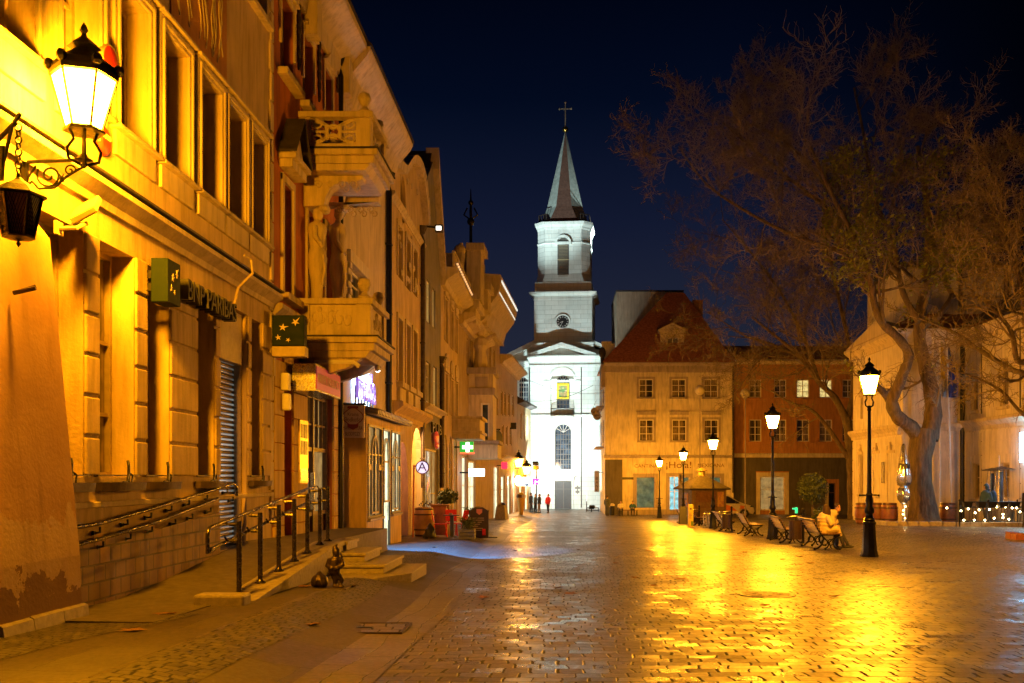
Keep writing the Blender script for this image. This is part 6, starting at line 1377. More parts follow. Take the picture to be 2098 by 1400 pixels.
# taller block behind
YC2=50.; tC=thing('town_hall_block','taller plain plaster block rising behind the wing with a dark roof edge','building',(XX(1853,YC2)+2,YC2+2,-.6))
xc=XX(1853,YC2); sC=Fac((xc,56.),(xc,YC2)); wC=Fac((xc,YC2),(XX(2150,YC2),YC2)); eC=ZZ(548,YC2)
ho=[rect(sC.s(1822),sC.s(1836),ZZ(640,52),ZZ(575,52))]
wall(sC,tC,rect(0,sC.L,-1,eC),ho,M['cream'],.2,2,'flank_wall',body=False); window(sC,tC,ho[0],.18,M['fbeige'],M['glass'],2,(.6,),.08)
ho=[rect(wC.s(2056),wC.s(2074),ZZ(640,YC2),ZZ(555,YC2))]
wall(wC,tC,rect(.006,wC.L,-1,eC),ho,M['pale'],.2,5,'front_wall'); window(wC,tC,ho[0],.18,M['fbeige'],M['glasstan'],2,(.6,),.08)
m=fmb(wC); m.box(-.2,wC.L,-.25,6,eC,eC+.25); m.tube([(wC.s(1966),-.08,ZZ(665,YC2)),(wC.s(1966),-.08,eC)],.1,6); m.build('roof_edge',M['roofdark'],tC)
m=fmb(sC); m.box(-.1,sC.L+.2,-.25,2,eC+.001,eC+.249); m.build('roof_edge',M['roofdark'],tC)
# near block: long flank
tB=thing('town_hall_flank','yellow rendered block with stone courses behind the terrace, right edge','building',(XB+1,40,-.6))
sB=Fac((XB,YA),(XB,30.)); zB=sB.z(2040,858); eB=sB.z(2060,668)
ho=[]
for p0,p1,y0,y1 in ((1992.5,2007,950,1022),(2051,2068,948,1022),(1990,2003,770,842),(2048,2066,735,832)):
    pm=(p0+p1)/2; ho.append(rect(sB.s(p0),sB.s(p1),sB.z(pm,y1),sB.z(pm,y0)))
wall(sB,tB,rect(0,sB.L,gA,eB),ho,M['cream'],.22,5,'flank_wall')
for i,r_ in enumerate(ho): window(sB,tB,r_,.2,M['fbeige'],M['glasstan'],1,(.6,),.08)
courses(sB,tB,gz(XB,40)-.1,zB-.5,ho)
m=fmb(sB)
for k in range(9):
    s=.1+k*1.85; 
    for za,zb in ((gz(XB,40),zB-.55),(zB+.3,eB-.4)):
        if not any(h[0][0]-.1<s<h[1][0]+.1 and h[2][1]>za and h[0][1]<zb for h in ho): m.box(s-.012,s+.012,-.046,.002,za,zb)
m.build('vertical_joint',M['olive'],tB)
m=fmb(sB); mould(m,0,sB.L,cornice(zB-.42,.5,.3)); mould(m,0,sB.L,cornice(eB-.3,.6,.5))
for r_ in ho: a,b,z1=r_[0][0],r_[1][0],r_[2][1]; m.box(a-.12,b+.12,-.12,.004,r_[0][1]-.14,r_[0][1]-.01)
m.build('moulding',M['trim'],tB)
m=MB(); m.add([(XB-.6,YA,eB+.35),(XB-.6,30,eB+.35),(XB+4.5,30,eB+3.6),(XB+4.5,YA,eB+3.6)],[[0,1,2,3]]); m.prism([(XB-.5,eB+.4),(XB+3,eB+.4),(XB+.2,eB+2.4)],37.5,40.5); m.build('roof',M['roofdark'],tB)
dp=thing('downpipe','dark downpipe in the inner corner of the town hall','downpipe',(XB-.12,YA-.12,-.5)); m=MB(); m.tube([(XB-.14,YA-.14,-.6),(XB-.14,YA-.14,eA)],.10,8); m.build('pipe',M['iron'],dp); m=MB(); m.lathe([(.1,0),(.22,.3),(.22,.4),(0,.4)],8,(XB-.14,YA-.14,eA-.3)); m.build('hopper',M['iron'],dp)
# blue-white lit sign on the near flank
bs_=thing('lit_wall_sign','blue glowing white sign box with dark letters on the flank, right edge','lit sign',tuple(sB.w(sB.s(2094),-.3,sB.z(2094,950))))
WB=emit('blue_white_sign',(.22,.62,1.),26.)
a=sB.s(2088,-.34); fsn=Fac((XB-1.25,sB.A.y-a),(XB,sB.A.y-a)); m=fmb(sB); m.box(a,a+.9,-.34,-.06,sB.z(2094,948),sB.z(2094,888)); m.build('box',WB,bs_,bevel=.05)
text(sB.T,'EB',a+.1,a+.75,sB.z(2094,928),sB.z(2094,906),.345,M['black'],bs_,.01)
# ================= street lamps =================
def lamp_proto(loc,label):
    o=thing('street_lamp',label,'street lamp',loc,0,'street lamps along the square')
    c=Vector(loc)
    m=MB(); m.lathe([(.225,-.05),(.225,.05),(.21,.07),(.20,.14),(.19,.16),(.145,.80),(.16,.83),(.165,.88),(.12,.92)],8,c,PI/8); m.build('base',M['iron'],o,smooth=30)
    m=MB(); m.lathe([(.11,.92),(.15,.95),(.10,1.0),(.085,1.08),(.12,1.13),(.125,1.2),(.085,1.28),(.095,1.42),(.075,1.55),(.09,1.58),(.06,1.62),(.05,2.6),(.04,3.7),(.055,3.72),(.045,3.78),(.06,3.8),(.03,3.84)],14,c); m.build('column',M['iron'],o,smooth=40)
    m=MB(); m.tube([c+Vector((-.24,0,1.56)),c+Vector((.24,0,1.56))],.014,6); m.ball(c+Vector((-.24,0,1.56)),.028,6,5); m.ball(c+Vector((.24,0,1.56)),.028,6,5)
    for sx in (-1,1): m.ball(c+Vector((sx*.15,0,1.565)),(.08,.02,.022),8,5)
    m.build('ladder_bar',M['iron'],o)
    m=MB(); cradle(m,c+Vector((0,0,4.12)),.95,.4); m.build('cradle',M['iron'],o,smooth=50)
    lantern(o,c+Vector((0,0,4.12)),.92,.26)
    return o
LY=[24.8,36.3,50.7,63.7,78.4]; LPX=[1781,1583,1461,1400,1351]
lab=['tallest street lamp, standing right of the bench with the two seated people','lit street lamp between two benches before the orange house','lit street lamp in front of the wooden kiosk','lit street lamp beside the yellow post before the shop door','smallest lit street lamp before the cream house, farthest along the row']
l0=None
for y,px,lb in zip(LY,LPX,lab):
    x=XX(px,y); loc=(x,y,gz(x,y))
    if l0 is None: l0=lamp_proto(loc,lb)
    else: dup(l0,loc,.4*y,lb)
# lamps of the same row and of the lane opposite that stand beside or behind the viewer
for i,(x,y) in enumerate(OFFLAMPS): dup(l0,(x,y,gz(x,y)),.3,'lit street lamp standing outside the picture behind the viewer')
# two yellow wall lanterns far down the left row
for px,py,Y,k in ((1063,948,84.,'nearer'),(1079,963,90.,'farther')):
    c=P(px,py+10,Y); o=thing('wall_lantern','small yellow wall lantern far down the left row, '+k+' of two','wall lantern',tuple(c),0,'far wall lanterns')
    lantern(o,c,1.5,.3,emit('sodium_lantern_far',(1.,.37,.006),260.),False); m=MB(); m.tube([c+Vector((-1.0,0,-.1)),c+Vector((0,0,-.05)),c],.05,6); m.build('bracket',M['iron'],o)
# ================= benches =================
def bench_proto(loc,label):
    o=thing('park_bench',label,'bench',loc,0,'park benches along the square'); Z=Vector(loc)
    LN=1.7       # long axis along y, sitter faces +x
    def side(y):
        m=MB()
        def t(p,r=.022): m.tube([Z+Vector((a,y,b)) for a,b in p],r,6)
        t([(-.40,.85),(-.30,.66),(-.18,.46),(-.10,.34),(-.16,.16),(-.27,.06),(-.36,.035)],.03); t([(.36,.44),(.22,.35),(.16,.24),(.20,.12),(.28,.05),(.36,.03)],.028)
        t([(-.10,.36),(.06,.20),(.0,.08),(-.06,.04)],.024); t([(-.18,.44),(.36,.44)],.022); t([(.20,.36),(.05,.22),(.10,.08),(.14,.04)],.02)
        for cx in (-.085,.10): t([(cx+.085*math.cos(a),.225+.085*math.sin(a)) for a in [k*PI/6 for k in range(13)]],.016)
        for cx in (-.36,.36,-.05): m.ball(Z+Vector((cx,y,.04)),.04,8,6)
        return m.build('leg',M['iron'],o,smooth=60)
    side(.1); side(LN-.1)
    m=MB()
    for k in range(6): x=-.14+.096*k; m.M=Matrix.Translation(Z)@Matrix.Translation((x,LN/2,.462+.006*abs(k-2))); m.cbox((0,0,0),.075,LN,.03)
    m.build('seat',M['slat'],o,bevel=.006)
    m=MB()
    for k in range(5): m.M=Matrix.Translation(Z)@Matrix.Translation((-.205-.047*k,LN/2,.53+.078*k))@Matrix.Rotation(R(-62),4,'Y'); m.cbox((0,0,.0),.068,LN,.028)
    m.M=Matrix.Translation(Z)@Matrix.Translation((-.42,LN/2,.875)); m.cbox((0,0,0),.10,LN,.03); m.build('backrest',M['slat'],o,bevel=.006)
    return o
BN=[(1697,28.0,'park bench on which two people in pale coats sit, nearest to the viewer'),(1622,32.4,'park bench half hidden by the slatted bin with the green light'),(1545,39.2,'empty park bench standing free left of the second lamp'),(1490,45.8,'park bench half hidden by the slatted bin near the bike rack'),(1434,56.,'park bench just right of the yellow post'),(1406,61.,'farthest park bench, left of the yellow post')]
b0=None
for px,y,lb in BN:
    x=XX(px,y); loc=(x,y,gz(x,y))
    if b0 is None: b0=bench_proto(loc,lb)
    else: dup(b0,loc,0,lb)
BINM=mat('bin_slat_wood',(.055,.03,.016),.45,0,.3,9,.2,40)
# litter bins with a post and roof
def bin_proto(loc,label):
    o=thing('litter_bin',label,'litter bin',loc,0,'slatted litter bins with a roof'); c=Vector(loc)
    m=MB()
    for k in range(18):
        a=k*PI/9; m.M=Matrix.Translation(c)@Matrix.Rotation(a,4,'Z'); m.cbox((.19,0,.50),.018,.055,.60)
    m.M=Matrix.Identity(4); m.lathe([(.17,.21),(.175,.79),(.15,.79),(.15,.24),(0,.22)],16,c); m.build('slatted_bin',BINM,o)
    m=MB(); m.tube([c+Vector((.24,-.02,0)),c+Vector((.24,-.02,1.0))],.04,10); m.lathe([(.06,0),(.06,.04),(.04,.08)],10,c+Vector((.24,-.02,0))); m.lathe([(.05,1.0),(.06,1.02),(.03,1.06),(.055,1.1),(.05,1.16),(.01,1.19)],10,c+Vector((.24,-.02,0))); m.build('post',M['iron'],o,smooth=50)
    m=MB(); m.lathe([(.27,.88),(.26,.90),(.14,.95),(0,.965)],18,c); m.tube([c+Vector((0,0,.93)),c+Vector((.24,-.02,.93))],.02,6); m.build('lid',BINM,o,smooth=50); return o
p=[]
for px,y,lb in ((1630,31.2,'slatted litter bin with domed lid beside the bench, nearest one'),(1488,45.,'slatted litter bin with domed lid right of the third lamp'),(1424,57.,'slatted litter bin with domed lid behind the yellow post')):
    x=XX(px,y); loc=(x,y,gz(x,y)); p.append(bin_proto(loc,lb) if not p else dup(p[0],loc,0,lb))
# green lit crossing signal seen over the bin
gs=thing('green_signal','small green lit panel on a stand glimpsed above the bin','signal',(XX(1631,44),44,gz(10.7,44)))
m=MB(); x=XX(1631,44); z=gz(x,44); m.tube([(x,44,z),(x,44,z+1.0)],.04,6); m.build('stand',M['iron'],gs); m=MB(); m.box(x-.05,x+.05,43.9,44,z+.75,ZZ(1040,44)); m.box(x-.17,x+.02,43.9,44,ZZ(1044,44),ZZ(1041,44)); m.build('lit_panel',emit('green_glow',(.03,.65,.25),1.2),gs)
# yellow post
Y=54.; x=XX(1415.5,Y); z=gz(x,Y); yp=thing('yellow_post','square yellow information post with small print and green patch','post',(x,Y,z))
m=MB(); m.box(x-.14,x+.14,Y,Y+.28,z,z+1.25); m.build('column',mat('yellow_paint',(.62,.46,.05),.45,0,.1,5,.05,30),yp,bevel=.015)
m=MB(); m.box(x-.07,x+.05,Y-.006,Y,z+.95,z+1.05); 
for k in range(5): m.box(x-.09,x+.02+.02*(k%3),Y-.006,Y,z+.75-.07*k,z+.78-.07*k)
m.build('print',M['olive'],yp); m=MB(); m.box(x-.0,x+.13,Y-.007,Y,z+.06,z+.32); m.build('green_patch',mat('green_print',(.12,.22,.03),.5,0,.4,20,0),yp)
ab=thing('dark_stand','dark folding board leaning on the farthest bench','board',(XX(1400,60.5),60.5,gz(8,60.5))); m=MB(); m.M=wm(ab); m.add([(-.25,-.1,0),(.25,-.1,0),(.2,.1,1.1),(-.2,.1,1.1),(-.25,.4,0),(.25,.4,0)],[[0,1,2,3],[2,3,4,5]]); m.build('panel',M['black'],ab)
# bike rack
Y=52.; br_=thing('bike_rack','row of steel hoops forming a bicycle rack behind the third lamp','bicycle rack',(XX(1462,Y),Y,gz(8.3,Y))); 
for k in range(9):
    x=XX(1446+5.2*k,Y); z=gz(x,Y); m=MB(); pts=[(x,Y-.28,z)]+[(x,Y-.28+.28*(1-math.cos(a)),z+.62+.25*math.sin(a)) for a in [j*PI/8 for j in range(9)]]+[(x,Y+.28,z)]; pts=[(p[0]+(p[1]-Y)*.55,p[1],p[2]) for p in pts]; m.tube(pts,.028,6); m.build('hoop',M['steel'],br_,smooth=60)
m=MB(); m.tube([(XX(1445,Y),Y-.28,gz(8,Y)+.05),(XX(1489,Y),Y-.28,gz(8.8,Y)+.05)],.025,5); m.build('base_rail',M['steel'],br_)
# globe lamps (unlit)
for px,py,Y,k in ((1434,800,72.,'left one before the cream house windows'),(1527,806,74.,'right one before the orange house')):
    x=XX(px,Y); z=gz(x,Y); o=thing('globe_lamp','unlit white globe lamp on a thin pole, '+k,'globe lamp',(x,Y,z),0,'unlit globe lamps'); m=MB(); m.ball((x,Y,ZZ(py,Y)),.37,16,12); m.build('globe',M['pale'],o,smooth=80); m=MB(); m.tube([(x,Y,z),(x,Y,ZZ(py,Y)-.36)],.045,6); m.lathe([(.1,0),(.12,.1),(.05,.14)],8,(x,Y,ZZ(py,Y)-.46)); m.build('pole',M['mauve'],o)
# ================= kiosk =================
Y=64.; kx=XX(1418,Y); kz=gz(kx,Y); ko=thing('wooden_kiosk','small wooden kiosk with pyramid roof, cupola and posters','kiosk',(kx,Y,kz),R(15))
W_=2.35; H_=ZZ(1001,Y)-kz; KW=mat('kiosk_timber',(.22,.14,.06),.6,0,.3,6,.2,30)
m=MB(); m.M=wm(ko); m.box(0,W_,0,W_,0,H_)
for x in (0,W_-.0): m.box(x-.05,x+.05,-.05,.05,0,H_)
m.build('cabin',KW,ko)
m=MB(); m.M=wm(ko); e=.28; t_=.40; c=W_/2; m.add([(-e,-e,H_),(W_+e,-e,H_),(W_+e,W_+e,H_),(-e,W_+e,H_),(c-.2,c-.2,H_+.85),(c+.2,c-.2,H_+.85),(c+.2,c+.2,H_+.85),(c-.2,c+.2,H_+.85),(-e,-e,H_-.1),(W_+e,-e,H_-.1),(W_+e,W_+e,H_-.1),(-e,W_+e,H_-.1)],[[0,1,5,4],[1,2,6,5],[2,3,7,6],[3,0,4,7],[0,8,9,1],[1,9,10,2],[2,10,11,3],[3,11,8,0],[8,11,10,9]]); m.build('roof',M['roofdark'],ko)
m=MB(); m.M=wm(ko); m.lathe([(.26,.8),(.24,1.15),(.42,1.16),(.40,1.20),(.08,1.36),(.0,1.40)],8,(c,c,H_)); m.build('cupola',KW,ko)
m=MB(); m.M=wm(ko); 
for z in (1.0,1.35,H_-.25): m.box(.25,W_-.65,-.05,.01,z,z+.05)
for x in (.25,.9,W_-.7): m.box(x,x+.05,-.05,.01,1.0,H_-.2)
m.box(.26,W_-.66,-.02,.005,1.36,H_-.26); m.build('shutter',M['wood'],ko)
PO=[]
for nm,cols,bx in (('poster',((.65,.30,.05),(.2,.15,.5)),('f',)),('poster',((.6,.35,.08),(.45,.2,.1)),('s',))):
    mm,t,b=nt('printed_poster'); v=pos(t); t.links.new(mixc(t,mapr(t,noise(t,v,5,3),.46,.54,0,1),cols[0],cols[1]),b.inputs['Base Color']); 
    m=MB(); m.M=wm(ko)
    if bx[0]=='s': m.box(W_-.55,W_-.12,-.045,.005,1.05,H_-.25)
    else: m.box(-.045,.005,.7,1.6,1.0,H_-.3)
    m.build(nm,mm,ko)
# ================= van =================
Y=79.; vz=gz(22,Y); vx=XX(1546,Y); va=thing('delivery_van','pale orange lit minivan with coloured stickers half hidden by the kiosk','van',(vx,Y,vz))
prof=[(-4.35,.45),(-4.35,1.4),(-4.1,1.85),(-2.6,1.93),(-2.1,1.88),(-1.35,1.35),(-.85,1.13),(-.3,.98),(-.05,.8),(0,.5),(-.05,.3),(-.6,.26)]
def wa_(cx): return [(cx+.38*math.cos(a),.33+.38*math.sin(a)) for a in [PI-k*PI/8 for k in range(9)]]
pf=[(-4.35,.3)]+wa_(-3.5)[::1]+wa_(-.82)[::1]+[(-.1,.28),(0,.5),(-.05,.8),(-.3,.98),(-.85,1.13),(-1.35,1.35),(-2.1,1.86),(-2.7,1.93),(-4.05,1.88),(-4.3,1.4)]
SIL=mat('silver_van_paint',(.55,.50,.45),.3,.0,.06,5,0)
m=MB(); m.M=wm(va); m.prism(pf,0,1.75); m.build('body',SIL,va,bevel=.06)
m=MB(); m.M=wm(va); m.prism([(-2.15,1.74),(-2.7,1.78),(-2.7,1.15),(-1.15,1.15)],-.012,.02); m.prism([(-2.8,1.78),(-3.9,1.74),(-4.0,1.2),(-2.8,1.15)],-.012,.02); m.add([(-1.3,.1,1.33),(-1.3,1.65,1.33),(-2.08,1.55,1.83),(-2.08,.2,1.83)],[[0,1,2,3]]); m.build('window',M['glass'],va)
OR_=mat('orange_sticker',(.60,.16,.02),.4,0,.1,5,0); m=MB(); m.M=wm(va); m.prism([(-2.5,1.1),(-1.9,.95),(-1.4,.55),(-2.6,.6)],-.008,.01); m.prism([(-1.15,1.0),(-.8,.95),(-.85,.7),(-1.2,.72)],-.0085,.01); m.build('sticker',OR_,va)
m=MB(); m.M=wm(va); m.prism([(-2.4,.6),(-1.35,.52),(-1.4,.36),(-2.4,.36)],-.008,.01); m.build('sticker',mat('cream_sticker',(.65,.55,.35),.4,0,.1,5,0),va)
for cx in (-3.5,-.82):
    m=MB(); m.M=wm(va)@Matrix.Translation((cx,.0,.33))@Matrix.Rotation(R(90),4,'X'); m.lathe([(.2,-.2),(.33,-.2),(.335,-.02),(.31,.03),(.22,.035)],20); wh=m.build('wheel',M['black'],va,smooth=50)
    m=MB(); m.M=wm(va)@Matrix.Translation((cx,-.02,.33))@Matrix.Rotation(R(90),4,'X'); m.lathe([(0,.02),(.22,.0),(.22,.02),(.19,.02)],16)
    for k in range(8): a=k*PI/4; m.tube([(0,0,.03),(.2*math.cos(a),.2*math.sin(a),.03)],.022,4)
    m.build('rim',M['steel'],wh)
m=MB(); m.M=wm(va); m.ball((-.30,.08,.88),(.22,.09,.10)); m.build('headlight',M['glassblue'],va)
m=MB(); m.M=wm(va); m.box(-.14,.05,.02,1.7,.3,.48); m.box(-.1,.012,.1,1.6,.55,.75); m.build('bumper',M['black'],va,bevel=.03)
m=MB(); m.M=wm(va); m.ball((-1.5,-.14,1.22),(.1,.12,.09)); m.build('mirror',M['black'],va)
# ================= things in front of the left shops =================
def at(px,py,Y): return P(px,py,Y)
def gl(x,y): return gz(x,y)
Y=33.5
x=XX(869,Y); br1=thing('oak_barrel','oak barrel used as a table under the lit arch','barrel',(x,Y,gl(x,Y)))
def barrel(o,loc,mt,r=.33,h=.95):
    c=Vector(loc); m=MB(); m.lathe([(r*.82,0),(r*.93,h*.2),(r,h*.42),(r,h*.58),(r*.93,h*.8),(r*.82,h),(r*.76,h),(r*.76,h*.96),(0,h*.96)],22,c); m.build('staves',mt,o,smooth=35)
    m=MB()
    for z,k in ((.03,.85),(.22,.955),(.74,.97),(.92,.86)): m.lathe([(r*k,z*h),(r*(k+.035),z*h),(r*(k+.035),z*h+.05),(r*k,z*h+.05)],22,c,cap=False)
    m.build('hoop',M['ironbrown'],o)
OAK=mat('light_oak',(.40,.24,.08),.5,0,.3,5,.2,22); barrel(br1,(x,Y,gl(x,Y)),OAK,.36,1.0)
m=MB(); 
for k in range(9): m.tube([(x-.05+.02*k,Y,gl(x,Y)+.95),(x-.16+.05*k,Y+.03*(k%3),gl(x,Y)+1.08+.05*(k%3))],.006,4); m.ball((x-.16+.05*k,Y+.03*(k%3),gl(x,Y)+1.09+.05*(k%3)),.03,6,4)
o=m.build('dried_flower',M['ironbrown']); tag(o,'few dried flower heads standing on the oak barrel','flowers')
# sign on orange pole
Y=32.6; xp=XX(846,Y); ap_=thing('round_letter_sign','round lit white sign with a purple letter on a leaning orange pole','sign',(xp,Y,gl(xp,Y)))
ORP=mat('orange_pole',(.50,.13,.03),.4,0,.1,5,0)
m=MB(); m.tube([(xp,Y,gl(xp,Y)),at(848,953,Y)],.03,8); m.tube([at(848,955,Y),at(855,957,Y)],.025,6); m.build('pole',ORP,ap_)
c=at(865.5,958,Y); m=MB(); m.M=Matrix.Translation(c)@Matrix.Rotation(R(90),4,'X'); m.lathe([(0,-.04),(.195,-.04),(.195,.045),(0,.05)],28); m.build('disc',emit('white_disc',(.75,.72,.95),.95),ap_)
PUR=mat('purple_print',(.16,.02,.16),.4,0,.1,5,0); m=MB(); m.M=Matrix.Translation(c)@Matrix.Rotation(R(90),4,'X'); m.lathe([(.195,-.045),(.23,-.045),(.23,.05),(.195,.055)],28,cap=False); m.build('rim',PUR,ap_)
text(Matrix.Translation(c)@Matrix.Rotation(R(90),4,'X'),'A',-.15,.15,-.12,.17,.055,PUR,ap_,.006)
# black wrapped shape on the ground
Y=31.6; x=XX(881,Y); wz_=gl(x,Y); o=thing('stone_figure','small dark pointed garden figure on the pavement by the barrel','figure',(x,Y,wz_)); m=MB(); m.M=wm(o); m.lathe([(.20,0),(.21,.1),(.17,.22),(.11,.36),(.06,.46),(.02,.52)],12)
rr=random.Random(4)
for k in range(14): a=rr.random()*6.3; z=.05+.3*rr.random(); r_=.2*(1-z*1.6); m.ball((r_*math.cos(a),r_*math.sin(a),z),.06+.03*rr.random(),6,5)
m.build('body',M['black'],o,remesh=.03)
# timber counter
Y=35.; x=XX(897,Y); o=thing('timber_counter','reddish timber counter cabinet behind the red chairs','counter',(x,Y,gl(x,Y)))
m=MB(); m.M=wm(o); m.box(-.25,.3,0,.6,0,1.05); m.build('cabinet',mat('red_timber',(.28,.09,.045),.5,0,.3,6,.2,25),o,bevel=.01); m=MB(); m.M=wm(o); m.box(-.3,.42,-.06,.66,1.05,1.10); m.box(.32,.40,-.03,.03,.95,1.05); m.build('top',M['wood'],o)
# red chairs and table
Y=33.; 
def chair(x,Y,rz,label):
    o=thing('red_chair',label,'chair',(x,Y,gl(x,Y)),rz,'red plastic chairs at the cafe table'); m=MB(); m.M=wm(o); m.box(-.21,.21,-.21,.21,.43,.46); m.build('seat',M['red'],o,bevel=.012)
    m=MB(); m.M=wm(o)@Matrix.Translation((-.2,0,.46))@Matrix.Rotation(R(-12),4,'Y'); m.box(-.015,.015,-.2,.2,.04,.46); m.build('backrest',M['red'],o,bevel=.01)
    for sx in (-1,1):
        for sy in (-1,1): m=MB(); m.M=wm(o); m.tube([(sx*.24,sy*.2,0),(sx*.18,sy*.17,.44)],.016,6); m.build('leg',M['red'],o)
    return o
x1=XX(902,33.); chair(x1,33.,R(5),'red plastic chair facing right, seen left of the small table')
x2=XX(940,33.6); chair(x2,33.6,R(160),'red plastic chair facing left, right of the small table')
x3=XX(925,34.4); chair(x3,34.4,R(-80),'red plastic chair behind the small table')
Y=33.4; x=XX(926,Y); o=thing('cafe_table','small dark cafe table with a central foot among red chairs','table',(x,Y,gl(x,Y))); m=MB(); m.M=wm(o); m.box(-.27,.27,-.27,.27,.72,.745); m.build('tabletop',M['black'],o); m=MB(); m.M=wm(o); m.box(-.06,.06,-.06,.06,.02,.72); m.box(-.2,.2,-.2,.2,0,.02); m.build('pedestal',M['black'],o)
m=MB(); m.box(x-.1,x+.02,Y-.1,Y+.0,gl(x,Y)+.746,gl(x,Y)+.80); m.box(x-.09,x+.01,Y-.09,Y-.01,gl(x,Y)+.801,gl(x,Y)+.815); tag(m.build('napkin_box',M['granite']),'little box standing on the cafe table','box')
def leafball(m,c,r,n,s,rnd,sq=1.,shell=.5):
    for _ in range(n):
        v=Vector((rnd.gauss(0,1),rnd.gauss(0,1),rnd.gauss(0,1))).normalized()*r*(shell+(1-shell)*rnd.random()**.5)*(1+.12*rnd.gauss(0,1)); v.z*=sq
        p=Vector(c)+v; a=Vector((rnd.gauss(0,1),rnd.gauss(0,1),rnd.gauss(0,1))).normalized(); b=a.orthogonal().normalized(); k=s*(.6+.8*rnd.random())
        m.add([p-a*k,p+b*k*.45,p+a*k,p-b*k*.45],[[0,1,2,3]])
rnd=random.Random(12)
# potted standard tree and planters
Y=36.; x=XX(919,Y); z=gl(x,Y); o=thing('potted_tree','small standard tree with drooping ball crown behind the cafe table','potted tree',(x,Y,z))
m=MB(); leafball(m,(x,Y,z+1.38),.36,620,.075,rnd,.75,.2); leafball(m,(x-.2,Y,z+1.2),.25,180,.07,rnd,.8,.2); m.build('crown',M['leaf'],o,recalc=False)
m=MB(); m.tube([(x,Y,z+.3),(x+.01,Y,z+1.25)],.02,6); m.build('trunk',M['bark'],o); m=MB(); m.lathe([(.14,0),(.19,.35),(.17,.36),(.0,.33)],14,(x,Y,z)); m.build('pot',M['tan'],o)
def planter(px,Y,label,n,sz=.5,hh=.32):
    x=XX(px,Y); z=gl(x,Y); o=thing('wooden_planter',label,'planter',(x,Y,z)); m=MB()
    for k in range(3): m.box(x-sz/2,x+sz/2,Y,Y+sz,z+.02+k*hh/3,z+(k+1)*hh/3)
    m.build('box',mat('grey_timber',(.16,.15,.14),.6,0,.3,9,.2,30),o); m=MB(); leafball(m,(x,Y+sz/2,z+hh+.16),.24,n,.05,rnd,1.1,.1)
    for k in range(22): a=rnd.random()*6.3; l=.15+.22*rnd.random(); m.tube([(x,Y+sz/2,z+hh),(x+l*math.cos(a)*.5,Y+sz/2+l*math.sin(a)*.5,z+hh+l),(x+l*math.cos(a)*1.1,Y+sz/2+l*math.sin(a)*1.1,z+hh+l*1.1)],[.012,.02,.004],4)
    m.build('foliage',M['leafy' if 0 else 'leaf'],o,recalc=False)
planter(956,31.2,'grey slatted planter with loose green shrub in front of the black board',160)
planter(962,38.,'grey planter trough behind the black board with pale rim',60,.6,.6)
# black A-board
Y=33.6; x=XX(982,Y); z=gl(x,Y); o=thing('menu_board','black chalk A board with a pale crest and small writing','menu board',(x,Y,z))
m=MB(); m.prism([(x-.36,z),(x+.32,z),(x+.32,z+.93),(x+.12,z+1.06),(x-.14,z+1.06),(x-.36,z+.93)],Y,Y+.05); m.build('board',mat('chalkboard',(.028,.012,.016),.5,0,.2,6,0),o)
m=MB(); m.tube([(x-.34,Y+.5,z),(x+.32,Y+.03,z+.95)],.02,5); m.box(x+.0,x+.62,Y+.05,Y+.1,z+.0,z+.04); m.build('strut',M['black'],o)
m=MB(); m.prism([(x-.1,z+.88),(x,z+.80),(x+.1,z+.88),(x+.1,z+1.0),(x-.1,z+1.0)],Y-.006,Y); m.build('crest',mat('pink_print',(.62,.22,.18),.5,0,.1,5,0),o)
m=MB(); rr=random.Random(6)
for k in range(7): m.box(x-.24,x-.24+.2+.25*rr.random(),Y-.005,Y,z+.68-.07*k,z+.70-.07*k)
m.build('chalk_line',M['mauve'],o); m=MB(); m.box(x+.1,x+.22,Y-.006,Y,z+.1,z+.32); m.build('bottle_picture',M['red'],o)
# ================= signs down the left row =================
def boxsign(name,label,px0,px1,py0,py1,Y,mt,side=None,th_=.25,arm=True,cat='lit sign'):
    c=P((px0+px1)/2,(py0+py1)/2,Y); o=thing(name,label,cat,tuple(c)); m=MB(); m.box(XX(px0,Y),XX(px1,Y),Y,Y+th_,ZZ(py1,Y),ZZ(py0,Y)); m.build('box',mt,o,bevel=.02)
    if arm: m=MB(); m.tube([(XX(px0,Y)-.9,Y+th_/2,c.z),(XX(px0,Y),Y+th_/2,c.z)],.04,6); m.build('arm',M['iron'],o)
    return o
Y=50.; o=boxsign('pharmacy_cross_sign','green lit square sign with a white cross under the stone balcony',942,970,905,927,Y,emit('pharmacy_green',(.02,.32,.03),1.0))
m=MB(); c=P(958,916.5,Y); m.box(c.x-.27,c.x+.27,Y-.03,Y+.0,c.z-.09,c.z+.09); m.box(c.x-.09,c.x+.09,Y-.031,Y+.0,c.z-.25,c.z+.25); m.build('cross',emit('white_cross',(.8,1.,.8),3.),o)
m=MB(); m.box(XX(943,Y),XX(971,Y),Y-.02,Y+.2,ZZ(930,Y),ZZ(927.5,Y)); m.build('red_strip',emit('red_strip',(1.,.06,.02),3.),o)
boxsign('white_lightbox','glaring white and blue rimmed light box over the shop door',960,992,961,976,52.,emit('white_lightbox',(.62,.80,1.),9.))
boxsign('red_lit_sign','small red lit square sign over a far shop',1027,1040,947,961,72.,emit('red_sign',(1.,.02,.06),1.6))
o=boxsign('blue_white_sign','white lit box sign with a blue emblem far down the row',1067,1091,978,996,86.,emit('white_sign_far',(.75,.88,1.),2.2)); m=MB(); c=P(1079,993,86.); m.ball((c.x,c.y-.02,c.z),(.18,.05,.14)); m.build('emblem',mat('blue_emblem',(.03,.12,.4),.4,0,.1,5,0),o); text(Matrix.Translation(P(1086,983,85.9))@Matrix.Rotation(R(90),4,'X'),'k',-.12,.12,-.15,.2,.02,mat('navy',(.01,.03,.12),.4,0,.1,5,0),o,.01)
